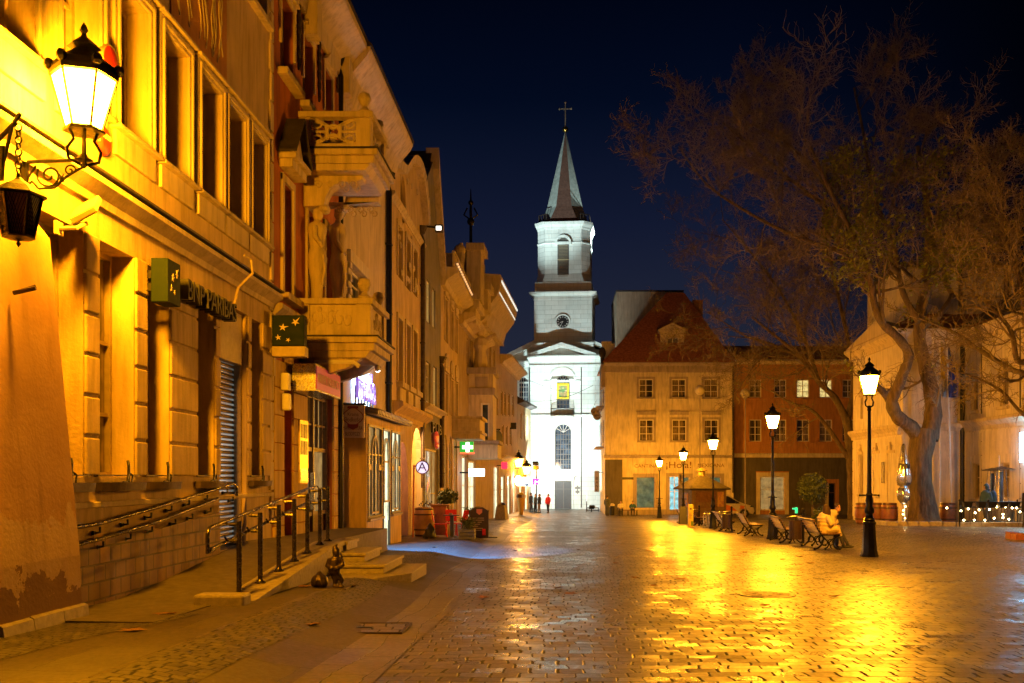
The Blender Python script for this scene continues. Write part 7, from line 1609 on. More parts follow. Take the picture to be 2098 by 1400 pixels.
m=MB(); c=P(1075,981,85.8); m.ring([(c.x+.5*math.cos(a),c.z-.1+.3*math.sin(a)) for a in [k*PI/10 for k in range(11)]],[(c.x+.44*math.cos(a),c.z-.1+.24*math.sin(a)) for a in [k*PI/10 for k in range(11)]],85.75,85.85); m.build('arch_frame',M['black'],o)
o=boxsign('magenta_sign','magenta lit square sign with a white letter before the church',1091.5,1104,981,993,90.,emit('magenta_sign',(.8,.02,.55),1.1)); text(Matrix.Translation(P(1100,988,89.95))@Matrix.Rotation(R(90),4,'X'),'M',-.2,.22,-.22,.15,.02,emit('white_letter',(1,1,1),1.2),o,.01)
c=P(1062,985,84.); o=thing('white_shop_lamp','very bright white shop lamp far down the left row','shop lamp',tuple(c)); m=MB(); m.ball(tuple(c),(.28,.28,.42)); m.build('globe',emit('white_shop_glow',(1.,.86,.62),50.),o); m=MB(); m.tube([c+Vector((-1.,0,.3)),c+Vector((0,0,.3))],.05,6); m.build('arm',M['iron'],o)
Y=68.; c=P(1019,898,Y); o=thing('round_clock_sign','large dark blue round disc hanging on an arm from the brown house','round sign',tuple(c)); m=MB(); m.M=Matrix.Translation(c)@Matrix.Rotation(R(62),4,'Z')@Matrix.Rotation(R(90),4,'X'); m.lathe([(0,-.1),(.52,-.1),(.56,0),(.52,.1),(0,.1)],26); m.build('disc',mat('navy_disc',(.02,.03,.07),.35,0,.2,5,0),o,smooth=40); m=MB(); m.tube([c+Vector((-.9,0,.62)),c+Vector((.2,0,.62)),c+Vector((.05,0,.5))],.03,6); m.build('arm',M['iron'],o)
for k,(px,py) in enumerate(((1043,873),(1053,873))): 
    c=P(px,py,82.); o=thing('loudspeaker','black box loudspeaker on the wall, '+('left one' if k==0 else 'right one')+' of the far pair','loudspeaker',tuple(c)); m=MB(); m.M=wm(o); m.cbox((0,0,0),.42,.35,.55); m.build('box',M['black'],o,bevel=.03); m=MB(); m.M=wm(o); m.tube([(-.8,0,0),(-.2,0,0)],.04,5); m.build('arm',M['iron'],o)
cc=thing('dome_camera','pale dome camera on the wall beside the stone bay','camera',tuple(P(964,782,58.))); m=MB(); m.M=wm(cc); m.ball((0,0,-.05),.16); m.lathe([(.2,.0),(.2,.15),(.1,.25),(0,.28)],12); m.build('dome',M['grey'],cc,smooth=60); m=MB(); m.M=wm(cc); m.tube([(0,0,.2),(-.5,0,.25)],.04,5); m.build('arm',M['pale'],cc)
# ice cream cone figure, concrete bin
Y=80.; x=XX(1068,Y); z=gl(x,Y); o=thing('ice_cream_figure','man high yellow ice cream cone figure on the far left pavement','cone figure',(x,Y,z)); m=MB(); m.lathe([(.12,0),(.15,.05),(.32,1.25),(.33,1.4),(0,1.4)],16,(x,Y,z)); m.build('cone',mat('cone_yellow',(.55,.33,.05),.5,0,.2,20,.1),o,smooth=40); m=MB(); m.ball((x-.12,Y,z+1.5),(.28,.28,.26)); m.build('scoop',mat('chocolate',(.09,.035,.015),.4,0,.1,5,0),o,smooth=60); m=MB(); m.ball((x+.16,Y,z+1.5),(.24,.24,.22)); m.build('scoop',M['pale'],o,smooth=60); m=MB(); m.ball((x-.02,Y-.02,z+1.72),(.25,.25,.15)); m.build('scoop',mat('yellow_scoop',(.6,.45,.05),.4,0,.1,5,0),o,smooth=60)
Y=66.; x=XX(1028,Y); z=gl(x,Y); o=thing('concrete_bin','pale tapering concrete litter bin on the left pavement','litter bin',(x,Y,z)); m=MB(); m.lathe([(.52,0),(.52,.05),(.42,.85),(.38,.9),(.25,.98),(0,.98)],4,(x,Y,z),.5); m.build('body',M['granite'],o); m=MB(); m.lathe([(.3,.985),(.2,1.12),(0,1.15)],12,(x,Y,z)); m.build('lid',M['steel'],o,smooth=50)
# low iron barrier right of the church door
Y=93.; o=thing('low_barrier','low dark iron barrier on the paving beside the church','barrier',(XX(1212,Y),Y,-1.88)); m=MB(); z=gl(3,Y); a,b=XX(1202,Y),XX(1226,Y); m.tube([(a,Y,z),(a,Y,z+1.6)],.05,6); m.tube([(a,Y,z+.35),(b,Y,z+.35)],.04,6); m.tube([(a,Y,z+.1),(b,Y,z+.1)],.03,6); m.tube([(b,Y,z),(b,Y,z+.4)],.04,6); m.build('rail',M['ironbrown'],o)
# long bench against the cream house
Y=83.6; o=thing('long_bench','long plain dark bench along the cream house wall','bench',(XX(1285,Y),Y,-1.88)); a,b=XX(1266,Y),XX(1307,Y); z=gl(6,Y); m=MB(); m.box(a,b,Y-.2,Y+.2,z+.42,z+.47); m.build('seat',M['wood'],o)
for x in (a+.1,(a+b)/2,b-.1): m=MB(); m.box(x-.04,x+.04,Y-.18,Y+.18,z,z+.42); m.build('leg',M['iron'],o)
Y=84.; x=XX(1254,Y); o=thing('litter_bin','plain dark cylindrical bin with pale lid at the house corner','litter bin',(x,Y,gl(x,Y))); m=MB(); m.lathe([(.2,0),(.22,.8),(0,.8)],12,(x,Y,gl(x,Y))); m.build('body',M['black'],o); m=MB(); m.lathe([(.24,.8),(.22,.95),(.1,1.02),(0,1.03)],12,(x,Y,gl(x,Y))); m.build('lid',M['pale'],o)
# planter with a clipped ball tree and a second shrub
Y=41.; x=XX(1665,Y); z=gl(x,Y); o=thing('ball_tree_planter','clipped ball tree in a pale square planter behind the seated people','potted tree',(x,Y,z)); m=MB(); leafball(m,(x,Y,ZZ(1001,Y)),.60,2400,.055,rnd,1.,.55); m.build('crown',M['leaf'],o,recalc=False); m=MB(); m.tube([(x,Y,z+.4),(x,Y,ZZ(1010,Y))],.045,8); m.build('trunk',M['bark'],o); m=MB(); m.box(x-.32,x+.25,Y-.28,Y+.28,z,z+.55); m.build('box',M['trim'],o,bevel=.02); m=MB(); m.box(x-.28,x+.21,Y-.24,Y+.24,z+.551,z+.56); m.build('soil',M['bark'],o)
Y=40.; x=XX(1684,Y); z=gl(x,Y); o=thing('bushy_pot','bushy green shrub in a low pot between the planter and the seated people','potted shrub',(x,Y,z)); m=MB(); leafball(m,(x,Y,z+.6),.42,900,.07,rnd,1.1,.2); m.build('foliage',M['leaf'],o,recalc=False); m=MB(); m.lathe([(.2,0),(.27,.3),(0,.28)],12,(x,Y,z)); m.build('pot',M['tan'],o)
# ================= terrace on the right =================
Y=39.; 
def kerbs(name,label,pts,h,w,mt):
    o=thing(name,label,'kerb',(pts[0][0],pts[0][1],gz(*pts[0]))); rr=random.Random(2); m=MB()
    for p,q in zip(pts[:-1],pts[1:]):
        L=math.hypot(q[0]-p[0],q[1]-p[1]); n=max(1,int(L/.42)); d=Vector((q[0]-p[0],q[1]-p[1],0))/L; nn=Vector((-d.y,d.x,0))
        for i in range(n):
            a=Vector((p[0],p[1],0))+d*(L*(i+.03)/n); b=Vector((p[0],p[1],0))+d*(L*(i+.97)/n); hh=h+.03*rr.random(); o1=nn*(w+.03*rr.random()); z=gz(a.x,a.y)-.1
            m.add([a+Vector((0,0,z)),b+Vector((0,0,z)),b+o1+Vector((0,0,z)),a+o1+Vector((0,0,z)),a+Vector((0,0,z+.1+hh)),b+Vector((0,0,z+.1+hh)),b+o1+Vector((0,0,z+.1+hh)),a+o1+Vector((0,0,z+.1+hh))],[[3,2,1,0],[4,5,6,7],[0,1,5,4],[1,2,6,5],[2,3,7,6],[3,0,4,7]])
    m.build('stone',mt,o,bevel=.02); return o
kx0=XX(1815,41.)
kerbs('tree_bed_kerb','curved low rough stone kerb round the bed of the big tree',[(kx0,42.5),(kx0-.1,40.6),(kx0+1.2,39.3),(kx0+2.6,38.8),(kx0+4.4,38.5),(kx0+9,38.3)],.17,.28,M['granite'])
m=MB(); pts=[(kx0+.1,43.5),(kx0+.1,40.7),(kx0+1.3,39.5),(kx0+2.6,39.),(kx0+4.4,38.7),(kx0+4.4,43.5)]; m.add([(p[0],p[1],gz(p[0],p[1])+.13) for p in pts],[[0,1,2,3,4,5]]); o=m.build('bed_ground',mat('dark_soil',(.05,.035,.025),.9,0,.5,6,.5,20)); o['kind']='structure'
kerbs('brick_planter_edge','low red brick planter edge on the paving at the right edge of the picture',[(12.75,27.9),(12.6,26.9),(12.9,26.4),(14.5,26.1)],.16,.22,mat('red_brick',(.20,.06,.03),.7,0,.4,9,.3,30))
# railing with ornamental bars
YR=38.75; ra_=XX(1966,YR); rl_=thing('terrace_railing','black ornamental iron railing of the terrace hung with fairy lights','railing',(ra_,YR,gz(ra_,YR)))
x=ra_; n=5; pw=1.15
for k in range(n):
    xa=ra_+k*pw; z=gz(xa,YR)+.15; m=MB(); m.tube([(xa,YR,z-.15),(xa,YR,z+.86)],.03,6); m.ball((xa,YR,z+.9),.045,7,5); m.build('post',M['iron'],rl_)
    m=MB(); 
    for h in (.06,.62,.84): m.tube([(xa,YR,z+h),(xa+pw,YR,z+h)],.016,5)
    for i in range(1,9): q=xa+pw*i/9; m.tube([(q,YR,z+.06),(q,YR,z+.62)],.010,4)
    for i in range(5): q=xa+pw*(i+.5)/5; m.tube([(q+.09*math.cos(a),YR,z+.73+.09*math.sin(a)) for a in [j*PI/5 for j in range(11)]],.010,4)
    m.build('bar_panel',M['iron'],rl_)
for k,(p0,p1) in enumerate(((1971,1989),(2000,2017),(2021,2039),(2043,2062),(2066,2086))):
    xa,xb=XX(p0,YR),XX(p1,YR); z=gz(xa,YR)+.78; o=thing('flower_trough','empty dark flower trough hung on the terrace railing, number %s from the left end'%('one','two','three','four','five')[k],'flower trough',((xa+xb)/2,YR,z),0,'flower troughs on the terrace railing'); m=MB(); m.add([(xa+.03,YR-.16,z),(xb-.03,YR-.16,z),(xb-.03,YR-.04,z),(xa+.03,YR-.04,z),(xa,YR-.2,z+.2),(xb,YR-.2,z+.2),(xb,YR-.0,z+.2),(xa,YR-.0,z+.2)],[[3,2,1,0],[0,1,5,4],[1,2,6,5],[2,3,7,6],[3,0,4,7]]); m.build('trough',M['black'],o); m=MB(); m.box(xa+.02,xb-.02,YR-.18,YR-.03,z+.15,z+.16); m.build('soil',M['bark'],o)
fl_=thing('fairy_lights','string of warm white fairy lights hung along the terrace railing','fairy lights',(ra_,YR-.06,gz(ra_,YR)+.6))
bl=[(1940,1041),(1969,1047),(1984,1043),(1998,1051),(2006,1045),(2027,1044),(2042,1039),(2060,1039),(2074,1041),(2083,1041),(2090,1049),(2096,1047),(1975,1066),(1996,1066),(2018,1066),(2037,1062),(2055,1061),(2067,1064),(2055,1054),(1872,1011)]
WBULB=emit('fairy_bulb',(1.,.72,.30),42.)
pv=None; m=MB()
for i,(px,py) in enumerate(bl[:-1]):
    c=P(px,py,YR-.06); k=MB(); k.ball(tuple(c),.034,7,5); k.build('bulb',WBULB,fl_)
    if pv is not None and (c-pv).length<1.2: m.tube([pv,(pv+c)/2-Vector((0,0,.05)),c],.005,4)
    pv=c
m.build('cable',M['black'],fl_)
# patio heaters
for px0,px1,py0,py1,Y_,lb in ((2042,2061,962,1040,41.,'pyramid patio heater with glass tube and bluish lit edges, right one'),(2023,2043,965,1040,42.5,'pyramid patio heater seen half behind the first, left one')):
    c=XX((px0+px1)/2,Y_); z=gz(c,Y_); H=ZZ(py0,Y_)-z; o=thing('patio_heater',lb,'patio heater',(c,Y_,z),0,'patio heaters on the terrace'); m=MB()
    for sx in (-1,1):
        for sy in (-1,1): m.tube([(c+sx*.26,Y_+sy*.26,z+.05),(c+sx*.13,Y_+sy*.13,z+H)],.02,5)
    m.box(c-.27,c+.27,Y_-.27,Y_+.27,z,z+.75); m.build('frame',M['steel'],o); m=MB(); m.tube([(c,Y_,z+.75),(c,Y_,z+H-.1)],.07,10); m.build('tube',M['glassblue'],o); m=MB(); m.add([(c-.42,Y_-.42,z+H),(c+.42,Y_-.42,z+H),(c+.42,Y_+.42,z+H),(c-.42,Y_+.42,z+H),(c,Y_,z+H+.14)],[[0,1,4],[1,2,4],[2,3,4],[3,0,4],[3,2,1,0]]); m.build('hood',M['black'],o)
o=thing('dark_menu_stand','dark tall menu stand on the terrace, right edge','menu stand',(XX(2098,38.),38.,gz(19,38))); m=MB(); x=XX(2092,38.); z=gz(19,38); m.add([(x,38,ZZ(1050,38)),(x+.6,38,ZZ(1050,38)),(x+.7,38.1,ZZ(1010,38)),(x+.1,38.1,ZZ(1010,38))],[[0,1,2,3]]); m.tube([(x+.1,38.05,z),(x+.15,38.05,ZZ(1040,38))],.03,5); m.build('panel',M['black'],o)
# flag poles and flags
for k,(px,y0,Y_,cols,lb) in enumerate(((1912,692,44.5,None,'white flag pole nearest the big tree, half hidden by its trunk'),(1926,695,44.,((.45,.33,.03),(.55,.52,.5)),'white flag pole with a drooping yellow flag'),(1940,688,43.5,((.02,.04,.22),(.03,.05,.2)),'white flag pole with a drooping dark blue flag'))):
    x=XX(px,Y_); xb=x+ (XX(1950,Y_)-XX(1940,Y_) if k==2 else 0); z=gz(xb,Y_); o=thing('flag_pole',lb,'flag pole',(xb,Y_,z),0,'flag poles before the town hall'); m=MB(); m.tube([(xb,Y_,z),(x,Y_,ZZ(y0,Y_))],[.055,.035],8); m.ball((x,Y_,ZZ(y0,Y_)),.07); m.build('pole',M['fwhite'],o,smooth=50)
    if cols:
        m=MB(); zt=ZZ(705,Y_); zb=ZZ(815,Y_); n=14; vs=[]; rr=random.Random(k)
        for i in range(n+1):
            q=i/n; w_=.12+.32*sm(q*1.6); zz=zt+(zb-zt)*q
            for j in range(7): u=j/6; vs.append((x+.03+w_*u,Y_-.06+.09*math.sin(u*9+q*4),zz-.4*u*(1-q)))
        fs=[[i*7+j,i*7+j+1,(i+1)*7+j+1,(i+1)*7+j] for i in range(n) for j in range(6)]
        for f in fs: m.m=1 if (f[0]//7)>8 else 0; m.add([vs[i] for i in f],[[0,1,2,3]])
        m.build('flag',[mat('flag_cloth',cols[0],.7,0,.15,6,0),mat('flag_cloth',cols[1],.7,0,.15,6,0)],o)
# closed silver umbrella
Y_=40.5; x=XX(1851,Y_); z=gz(x,Y_)+.1; o=thing('closed_parasol','closed shiny silver parasol with black lettering beside the big tree','parasol',(x,Y_,z))
SILV=mat('silver_fabric',(.62,.62,.66),.14,.85,.15,4,.25,7)
def zz_(py): return ZZ(py,Y_)-z
m=MB(); n=20; pr=[(.03,zz_(909)),(.07,zz_(912)),(.12,zz_(930)),(.20,zz_(950)),(.27,zz_(970)),(.29,zz_(985)),(.24,zz_(994)),(.12,zz_(997)),(.2,zz_(1001)),(.25,zz_(1012)),(.22,zz_(1024)),(.12,zz_(1031)),(.04,zz_(1034))]
vs=[]; fs=[]
for i,(r_,h) in enumerate(pr):
    for j in range(n): a=2*PI*j/n; q=r_*(1+.13*math.cos(5*a+i*.35)); vs.append((x+q*math.cos(a),Y_+q*math.sin(a),z+h))
for i in range(len(pr)-1):
    for j in range(n): fs.append([i*n+j,i*n+(j+1)%n,(i+1)*n+(j+1)%n,(i+1)*n+j])
m.add(vs,fs); m.build('canopy',SILV,o,smooth=70)
m=MB(); m.tube([(x+.06,Y_,z),(x+.04,Y_,z+zz_(1030))],.03,8); m.build('pole',M['fwhite'],o); m=MB(); m.box(x-.35,x+.45,Y_-.35,Y_+.35,z-.1,z+.02); m.build('base',M['granite'],o,bevel=.02)
vs,fs=textmesh('FRITTO',.03); w_=max(v.x for v in vs); m=MB()
for v in vs: pass
hh=max(v.y for v in vs); cv=[]
for v in vs:
    a=-PI/2+(v.x/w_-.5)*2.1; r_=.245+.02*v.z/.03*0+v.z*.5; cv.append((x+r_*math.cos(a),Y_+r_*math.sin(a)*1.0,z+zz_(961)+ (v.y/hh)*.22))
m.add(cv,fs); m.build('lettering',M['black'],o,recalc=False)
m=MB(); 
for i in range(5): c=(x+.06*math.cos(i*2),Y_-.08+.02*i,z+zz_(1038+8*i)); m.ball(c,.022,6,4)
m.build('bulb',WBULB,o)
# barrels along the wall
DOAK=mat('stained_oak',(.24,.085,.035),.35,0,.3,5,.15,22)
def row(px,Y_,lb,h=.95,r_=.36):
    x=XX(px,Y_); o=thing('wine_barrel',lb,'barrel',(x,Y_,gz(x,Y_)),0,'dark oak barrels before the town hall wing'); barrel(o,(x,Y_,gz(x,Y_)),DOAK,r_,h)
row(1768,43.5,'dark oak barrel half hidden by the tallest lamp post, left of it'); row(1800,43.5,'dark oak barrel close right of the tallest lamp post'); row(1822,42.5,'dark oak barrel left of the silver parasol'); row(1878,43.2,'dark oak barrel directly left of the big trunk'); row(1942,43.,'dark oak barrel directly right of the big trunk')
# wall poster board
o=thing('notice_plaque','dark narrow plaque on the yellow flank between window and door','plaque',tuple(sA.w(sA.s(1811),-.06,sA.z(1811,965)))); m=fmb(sA); m.box(sA.s(1808.5),sA.s(1814),-.08,-.045,sA.z(1811,990),sA.z(1811,947)); m.build('plate',M['ironbrown'],o)
# ================= trees =================
class Tree:
    def __init__(s,seed): s.wood=MB(); s.tw=MB(); s.rnd=random.Random(seed); s.tips=[]
    def limb(s,pts,r0,r1,n=8):
        pts=[Vector(p) for p in pts]; out=[]      # smooth the measured line
        for i in range(len(pts)-1):
            p0=pts[max(0,i-1)]; p1=pts[i]; p2=pts[i+1]; p3=pts[min(len(pts)-1,i+2)]
            for k in range(4):
                t=k/4; out.append(.5*((2*p1)+(p2-p0)*t+(2*p0-5*p1+4*p2-p3)*t*t+(3*p1-p0-3*p2+p3)*t**3))
        out.append(pts[-1]); k=len(out); rs=[(r0+(r1-r0)*(i/(k-1))**.8)*(1+.07*math.sin(i*1.9)) for i in range(k)]
        s.wood.tube(out,rs,n); return out,rs
    def branch(s,p,d,L,r,lvl,up,out=None):
        rnd=s.rnd; n=5 if lvl>0 else 3; pts=[p]; q=p.copy(); d=d.normalized(); ds=[]
        for i in range(n):
            w=.26 if lvl>0 else .34
            d=(d+Vector((rnd.gauss(0,w),rnd.gauss(0,w),rnd.gauss(0,w)+up*.30))).normalized(); q=q+d*(L/n); pts.append(q.copy()); ds.append(d.copy())
        rs=[max(.006,r*(1-.72*i/n)) for i in range(n+1)]
        (s.wood if lvl>=3 else s.tw).tube(pts,rs,6 if lvl>=2 else (4 if lvl==1 else 3),cap=False)
        if lvl==0: s.tips.append(pts[-1]); s.tips.append(pts[1]); return
        k={3:6,2:8,1:6}[lvl]
        for i in range(k):
            t=.18+.82*(i+rnd.random()*.8)/k; j=min(n-1,int(t*n)); f=t*n-j; a=pts[j].lerp(pts[min(n,j+1)],min(1,f)); dd=ds[j]
            side=dd.cross(Vector((rnd.gauss(0,1),rnd.gauss(0,1),rnd.gauss(0,1)))).normalized(); nd=(dd*.75+side*(.55+.35*rnd.random())).normalized()
            s.branch(a,nd,L*(.44+.26*rnd.random())*(1-.3*t),max(.011,rs[j]*.55),lvl-1,up)
    def spawn(s,line,rs,t0,t1,n,L,aim,lvl=3,up=.25,spread=.8,rk=.42):
        for i in range(n):
            t=t0+(t1-t0)*(i+s.rnd.random())/n; k=min(len(line)-2,int(t*(len(line)-1))); p=line[k].lerp(line[k+1],s.rnd.random())
            d=Vector(aim)+Vector((s.rnd.gauss(0,1),s.rnd.gauss(0,1),s.rnd.gauss(0,1)))*spread
            s.branch(p,d,L*(.7+.6*s.rnd.random()),max(.012,rs[k]*rk),lvl,up)
    def done(s,o,leaf=0,ls=.06,lm=None,pick=None,bark='bark'):
        s.wood.build('trunk',M[bark],o,smooth=60,recalc=False)
        m=s.tw; rnd=s.rnd; tips=[t for t in s.tips if (pick is None or pick(t))]
        if leaf and tips:
            m.m=1
            for _ in range(leaf):
                p=rnd.choice(tips)+Vector((rnd.gauss(0,.08),rnd.gauss(0,.08),rnd.gauss(0,.08))); a=Vector((rnd.gauss(0,1),rnd.gauss(0,1),rnd.gauss(0,1))).normalized(); b=a.orthogonal().normalized(); k=ls*(.6+.8*rnd.random())
                m.add([p-a*k,p+b*k*.6,p+a*k,p-b*k*.6],[[0,1,2,3]])
        m.build('crown',[M['twig'],lm or M['leafy']],o,recalc=False)
def PP(lst,Y,dy=0): return [P(a,b,Y+dy*i) for i,(a,b) in enumerate(lst)]
T=Tree(21); Y_=42.; o=thing('big_tree','big forked bare tree with a few yellow leaves in a stone edged bed','tree',tuple(P(1893,1078,Y_)))
ba=P(1893,1082,Y_); T.wood.tube([ba,P(1892,1062,Y_),P(1890,1030,Y_),P(1885,990,Y_),P(1884,940,Y_),P(1890,905,Y_),P(1894,880,Y_)],[.85,.66,.55,.50,.50,.54,.50],14)
for k in range(6): a=k*PI/3+.3; T.wood.tube([ba+Vector((.4*math.cos(a),.4*math.sin(a),.45)),ba+Vector((.75*math.cos(a),.75*math.sin(a),.12)),ba+Vector((1.1*math.cos(a),1.1*math.sin(a),0))],[.22,.17,.05],7)
mr,rr_=T.limb(PP([(1902,900),(1912,850),(1908,800),(1894,745),(1884,695),(1887,640),(1894,590),(1900,540),(1902,470),(1895,390),(1880,300)],Y_,.15),.44,.10)
ml,rl2=T.limb(PP([(1884,900),(1866,875),(1840,855),(1827,825),(1838,797),(1852,762),(1862,728),(1842,695),(1806,660),(1791,622),(1786,585),(1768,530),(1742,470),(1700,390),(1660,300)],Y_,-.25),.34,.06)
st2,rs2=T.limb(PP([(1827,827),(1806,800),(1780,778)],Y_,-.3),.2,.09)
sr,rs3=T.limb(PP([(1890,668),(1918,652),(1942,622),(1950,604),(1940,585),(1934,560),(1945,500),(1970,420),(1990,330)],Y_,.2),.17,.05)
sw,rs4=T.limb(PP([(1788,600),(1775,560),(1762,535),(1738,515),(1705,510)],Y_,-.3),.20,.10)
m2,r2=T.limb(PP([(1896,580),(1935,540),(1980,470),(2030,380),(2080,290)],Y_,-.6),.18,.05)
m3,r3=T.limb(PP([(1885,660),(1850,600),(1830,500),(1790,400),(1770,280),(1750,180)],Y_,.5),.16,.05)
m4,r4=T.limb(PP([(1840,560),(1760,480),(1660,400),(1560,320),(1480,250)],Y_,.5),.13,.04)
m5,r5=T.limb(PP([(1700,510),(1620,480),(1540,440),(1450,380),(1390,300)],Y_,-.4),.11,.03)
m6,r6=T.limb(PP([(1742,470),(1690,380),(1620,300),(1550,260),(1490,250)],Y_,.4),.10,.03); UP=(0,0,1); LU=(-.8,0,.8); RU=(.8,0,.6)
T.spawn(mr,rr_,.45,1,7,4.2,UP,3,.3,.8); T.spawn(ml,rl2,.5,1,8,4.,LU,3,.3,.7); T.spawn(sr,rs3,.3,1,6,3.2,RU,3,.25,.8); T.spawn(sw,rs4,.3,1,4,3.6,LU,3,.3,.7,.5)
T.spawn(m2,r2,.1,1,7,3.6,RU,3,.25,.8); T.spawn(m3,r3,.2,1,8,4.,UP,3,.4,.7); T.spawn(m4,r4,.2,1,8,3.8,LU,3,.35,.7); T.spawn(m5,r5,.0,1,8,3.4,LU,3,.3,.8)
T.spawn(m6,r6,.1,1,9,3.6,LU,3,.35,.8); T.spawn(st2,rs2,.3,1,3,1.8,LU,2,.2,.8); T.spawn(mr,rr_,.1,.5,6,2.,(0,-.3,.2),2,.1,.9,.2)
T.done(o,7500,.095,pick=lambda p: .27<p.x/p.y<.44 and 6<p.z<15.5 and math.sin(p.x*1.7)+math.sin(p.z*1.9+p.y)>.2)
T=Tree(5); Y_=58.; o=thing('leaning_tree','bare tree with fine twigs leaning left before the orange house','tree',tuple(P(1749,1060,Y_)))
tr,rt=T.limb(PP([(1749,1064),(1747,1000),(1744,940),(1738,880),(1733,855)],Y_),.36,.27,10)
a1,ra1=T.limb(PP([(1733,858),(1710,815),(1677,782),(1638,730),(1590,690),(1540,650)],Y_,-.3),.24,.06); a2,ra2=T.limb(PP([(1745,950),(1700,882),(1662,840),(1620,826),(1580,800)],Y_,-.2),.17,.05); a3,ra3=T.limb(PP([(1735,862),(1748,800),(1742,720),(1720,620),(1700,520),(1690,420)],Y_,.3),.22,.06)
a4,ra4=T.limb(PP([(1677,782),(1650,700),(1600,600),(1540,520),(1480,450)],Y_,.4),.14,.04); a5,ra5=T.limb(PP([(1638,730),(1580,705),(1530,690),(1490,665),(1450,640)],Y_,-.4),.10,.03)
T.spawn(a1,ra1,.2,1,9,4.6,LU,3,.18,.8); T.spawn(a3,ra3,.3,1,8,5.,LU,3,.25,.8); T.spawn(a4,ra4,.1,1,10,5.,LU,3,.25,.8,.5); T.spawn(a5,ra5,.1,1,9,3.0,(-.8,0,.3),3,.05,.8,.5); T.spawn(a2,ra2,.3,1,4,2.6,(-.8,0,.2),2,.05,.7,.4)
T.done(o,2500,.05,M['leafy'])
T=Tree(33); Y_=31.; o=thing('overhanging_tree','bare tree whose trunk stands beyond the right edge, boughs reaching in','tree',tuple(P(2160,1090,Y_)))
t1,q1=T.limb(PP([(2165,1100),(2160,980),(2150,880),(2140,800),(2120,730)],Y_),.30,.2,10)
u1,v1=T.limb(PP([(2140,800),(2098,766),(2072,757),(2000,713),(1970,690),(1925,668),(1880,651)],Y_,.4),.12,.03); u2,v2=T.limb(PP([(2120,735),(2085,740),(2072,680),(2040,640),(2010,610),(1960,575)],Y_,.3),.12,.03); u3,v3=T.limb(PP([(2120,730),(2100,640),(2085,560),(2060,470),(2040,360)],Y_,.2),.13,.04); u4,v4=T.limb(PP([(2120,730),(2140,620),(2150,500),(2130,380),(2100,250)],Y_,.2),.15,.05); u5,v5=T.limb(PP([(2150,860),(2098,850),(2050,800),(1990,770),(1950,760)],Y_,.2),.08,.02)
T.spawn(u1,v1,.1,1,8,1.7,(-.6,0,.1),2,.05,.8,.5); T.spawn(u2,v2,.2,1,7,1.9,LU,2,.15,.8,.5); T.spawn(u3,v3,.1,1,7,2.5,UP,3,.25,.8); T.spawn(u4,v4,.1,1,7,2.8,LU,3,.25,.8); T.spawn(u5,v5,.2,1,8,1.2,(-.6,0,-.2),2,-.02,.8,.5)
T.done(o,1500,.04)
# ================= people =================
SKIN=mat('skin',(.50,.27,.17),.5,0,.1,8,0)
def cloth(n,c): return mat(n,c,.8,0,.18,7,.15,30)
def standing(label,loc,rz,h,cols,stride=.05,group=None,hood=False,arms=.0):
    o=thing('person',label,'person',loc,rz,group); Q=wm(o)@Matrix.Scale(h,4); vx=.018*h
    def mb(): m=MB(); m.M=Q; return m
    J=dict(hl=(0,.05,.52),hr=(0,-.05,.52),kl=(stride,.055,.28),kr=(-stride*.3,-.055,.28),al=(stride*1.1,.06,.045),ar=(-stride,-.06,.045),sl=(0,.105,.80),sr=(0,-.105,.80),el=(.0-arms,.14,.63),er=(.02,-.14,.63),wl=(.06+arms,.12,.49),wr=(.07,-.12,.49))
    m=mb()
    for s in 'lr':
        m.tube([J['h'+s],J['k'+s],J['a'+s]],[.05,.036,.024],8); f=J['a'+s]; m.ball((f[0]+.035,f[1],.022),(.065,.026,.022)); m.tube([J['s'+s],J['e'+s],J['w'+s]],[.034,.027,.018],8); w=J['w'+s]; m.ball((w[0]+.01,w[1],w[2]-.04),(.022,.014,.04)); 
        for k in range(4): m.tube([(w[0]+.0+.012*k-.015,w[1],w[2]-.06),(w[0]+.012*k-.005,w[1],w[2]-.10+.006*abs(k-1.5))],.0065,5)
        m.tube([(w[0]+.02,w[1],w[2]-.03),(w[0]+.045,w[1],w[2]-.06)],.008,5)
    m.tube([(0,0,.50),(0,0,.60),(0,0,.72),(0,0,.81),(0,0,.87)],[.075,.07,.085,.07,.03],10); m.ball((.005,0,.925),(.055,.045,.068)); m.ball((.058,0,.918),.012,6,5); m.ball((0,.045,.92),(.01,.008,.016),6,5); m.ball((0,-.045,.92),(.01,.008,.016),6,5)
    m.build('body',SKIN,o,remesh=.012*h)
    m=mb(); m.tube([(0,0,.46),(0,0,.60),(0,0,.72),(0,0,.82),(0,0,.86)],[.105,.095,.108,.09,.045],12)
    for s in 'lr': m.tube([J['s'+s],J['e'+s],J['w'+s]],[.05,.04,.03],8)
    m.build('jacket',cols[0],o,remesh=.016*h)
    m=mb()
    for s in 'lr': m.tube([J['h'+s],J['k'+s],(J['a'+s][0],J['a'+s][1],.07)],[.064,.046,.036],8)
    m.ball((0,0,.51),(.08,.1,.06)); m.build('trousers',cols[1],o,remesh=.016*h)
    m=mb()
    for s in 'lr': f=J['a'+s]; m.ball((f[0]+.035,f[1],.022),(.075,.03,.027)); m.ball((f[0],f[1],.05),(.03,.03,.03))
    m.build('shoe',M['black'],o)
    m=mb()
    if hood: m.ball((-.012,0,.93),(.068,.06,.08)); m.ball((-.03,0,.86),(.06,.075,.04))
    else: m.ball((-.012,0,.945),(.058,.052,.058)); m.ball((-.03,0,.915),(.035,.046,.05))
    m.build('hood' if hood else 'hair',cols[2],o,smooth=80); return o
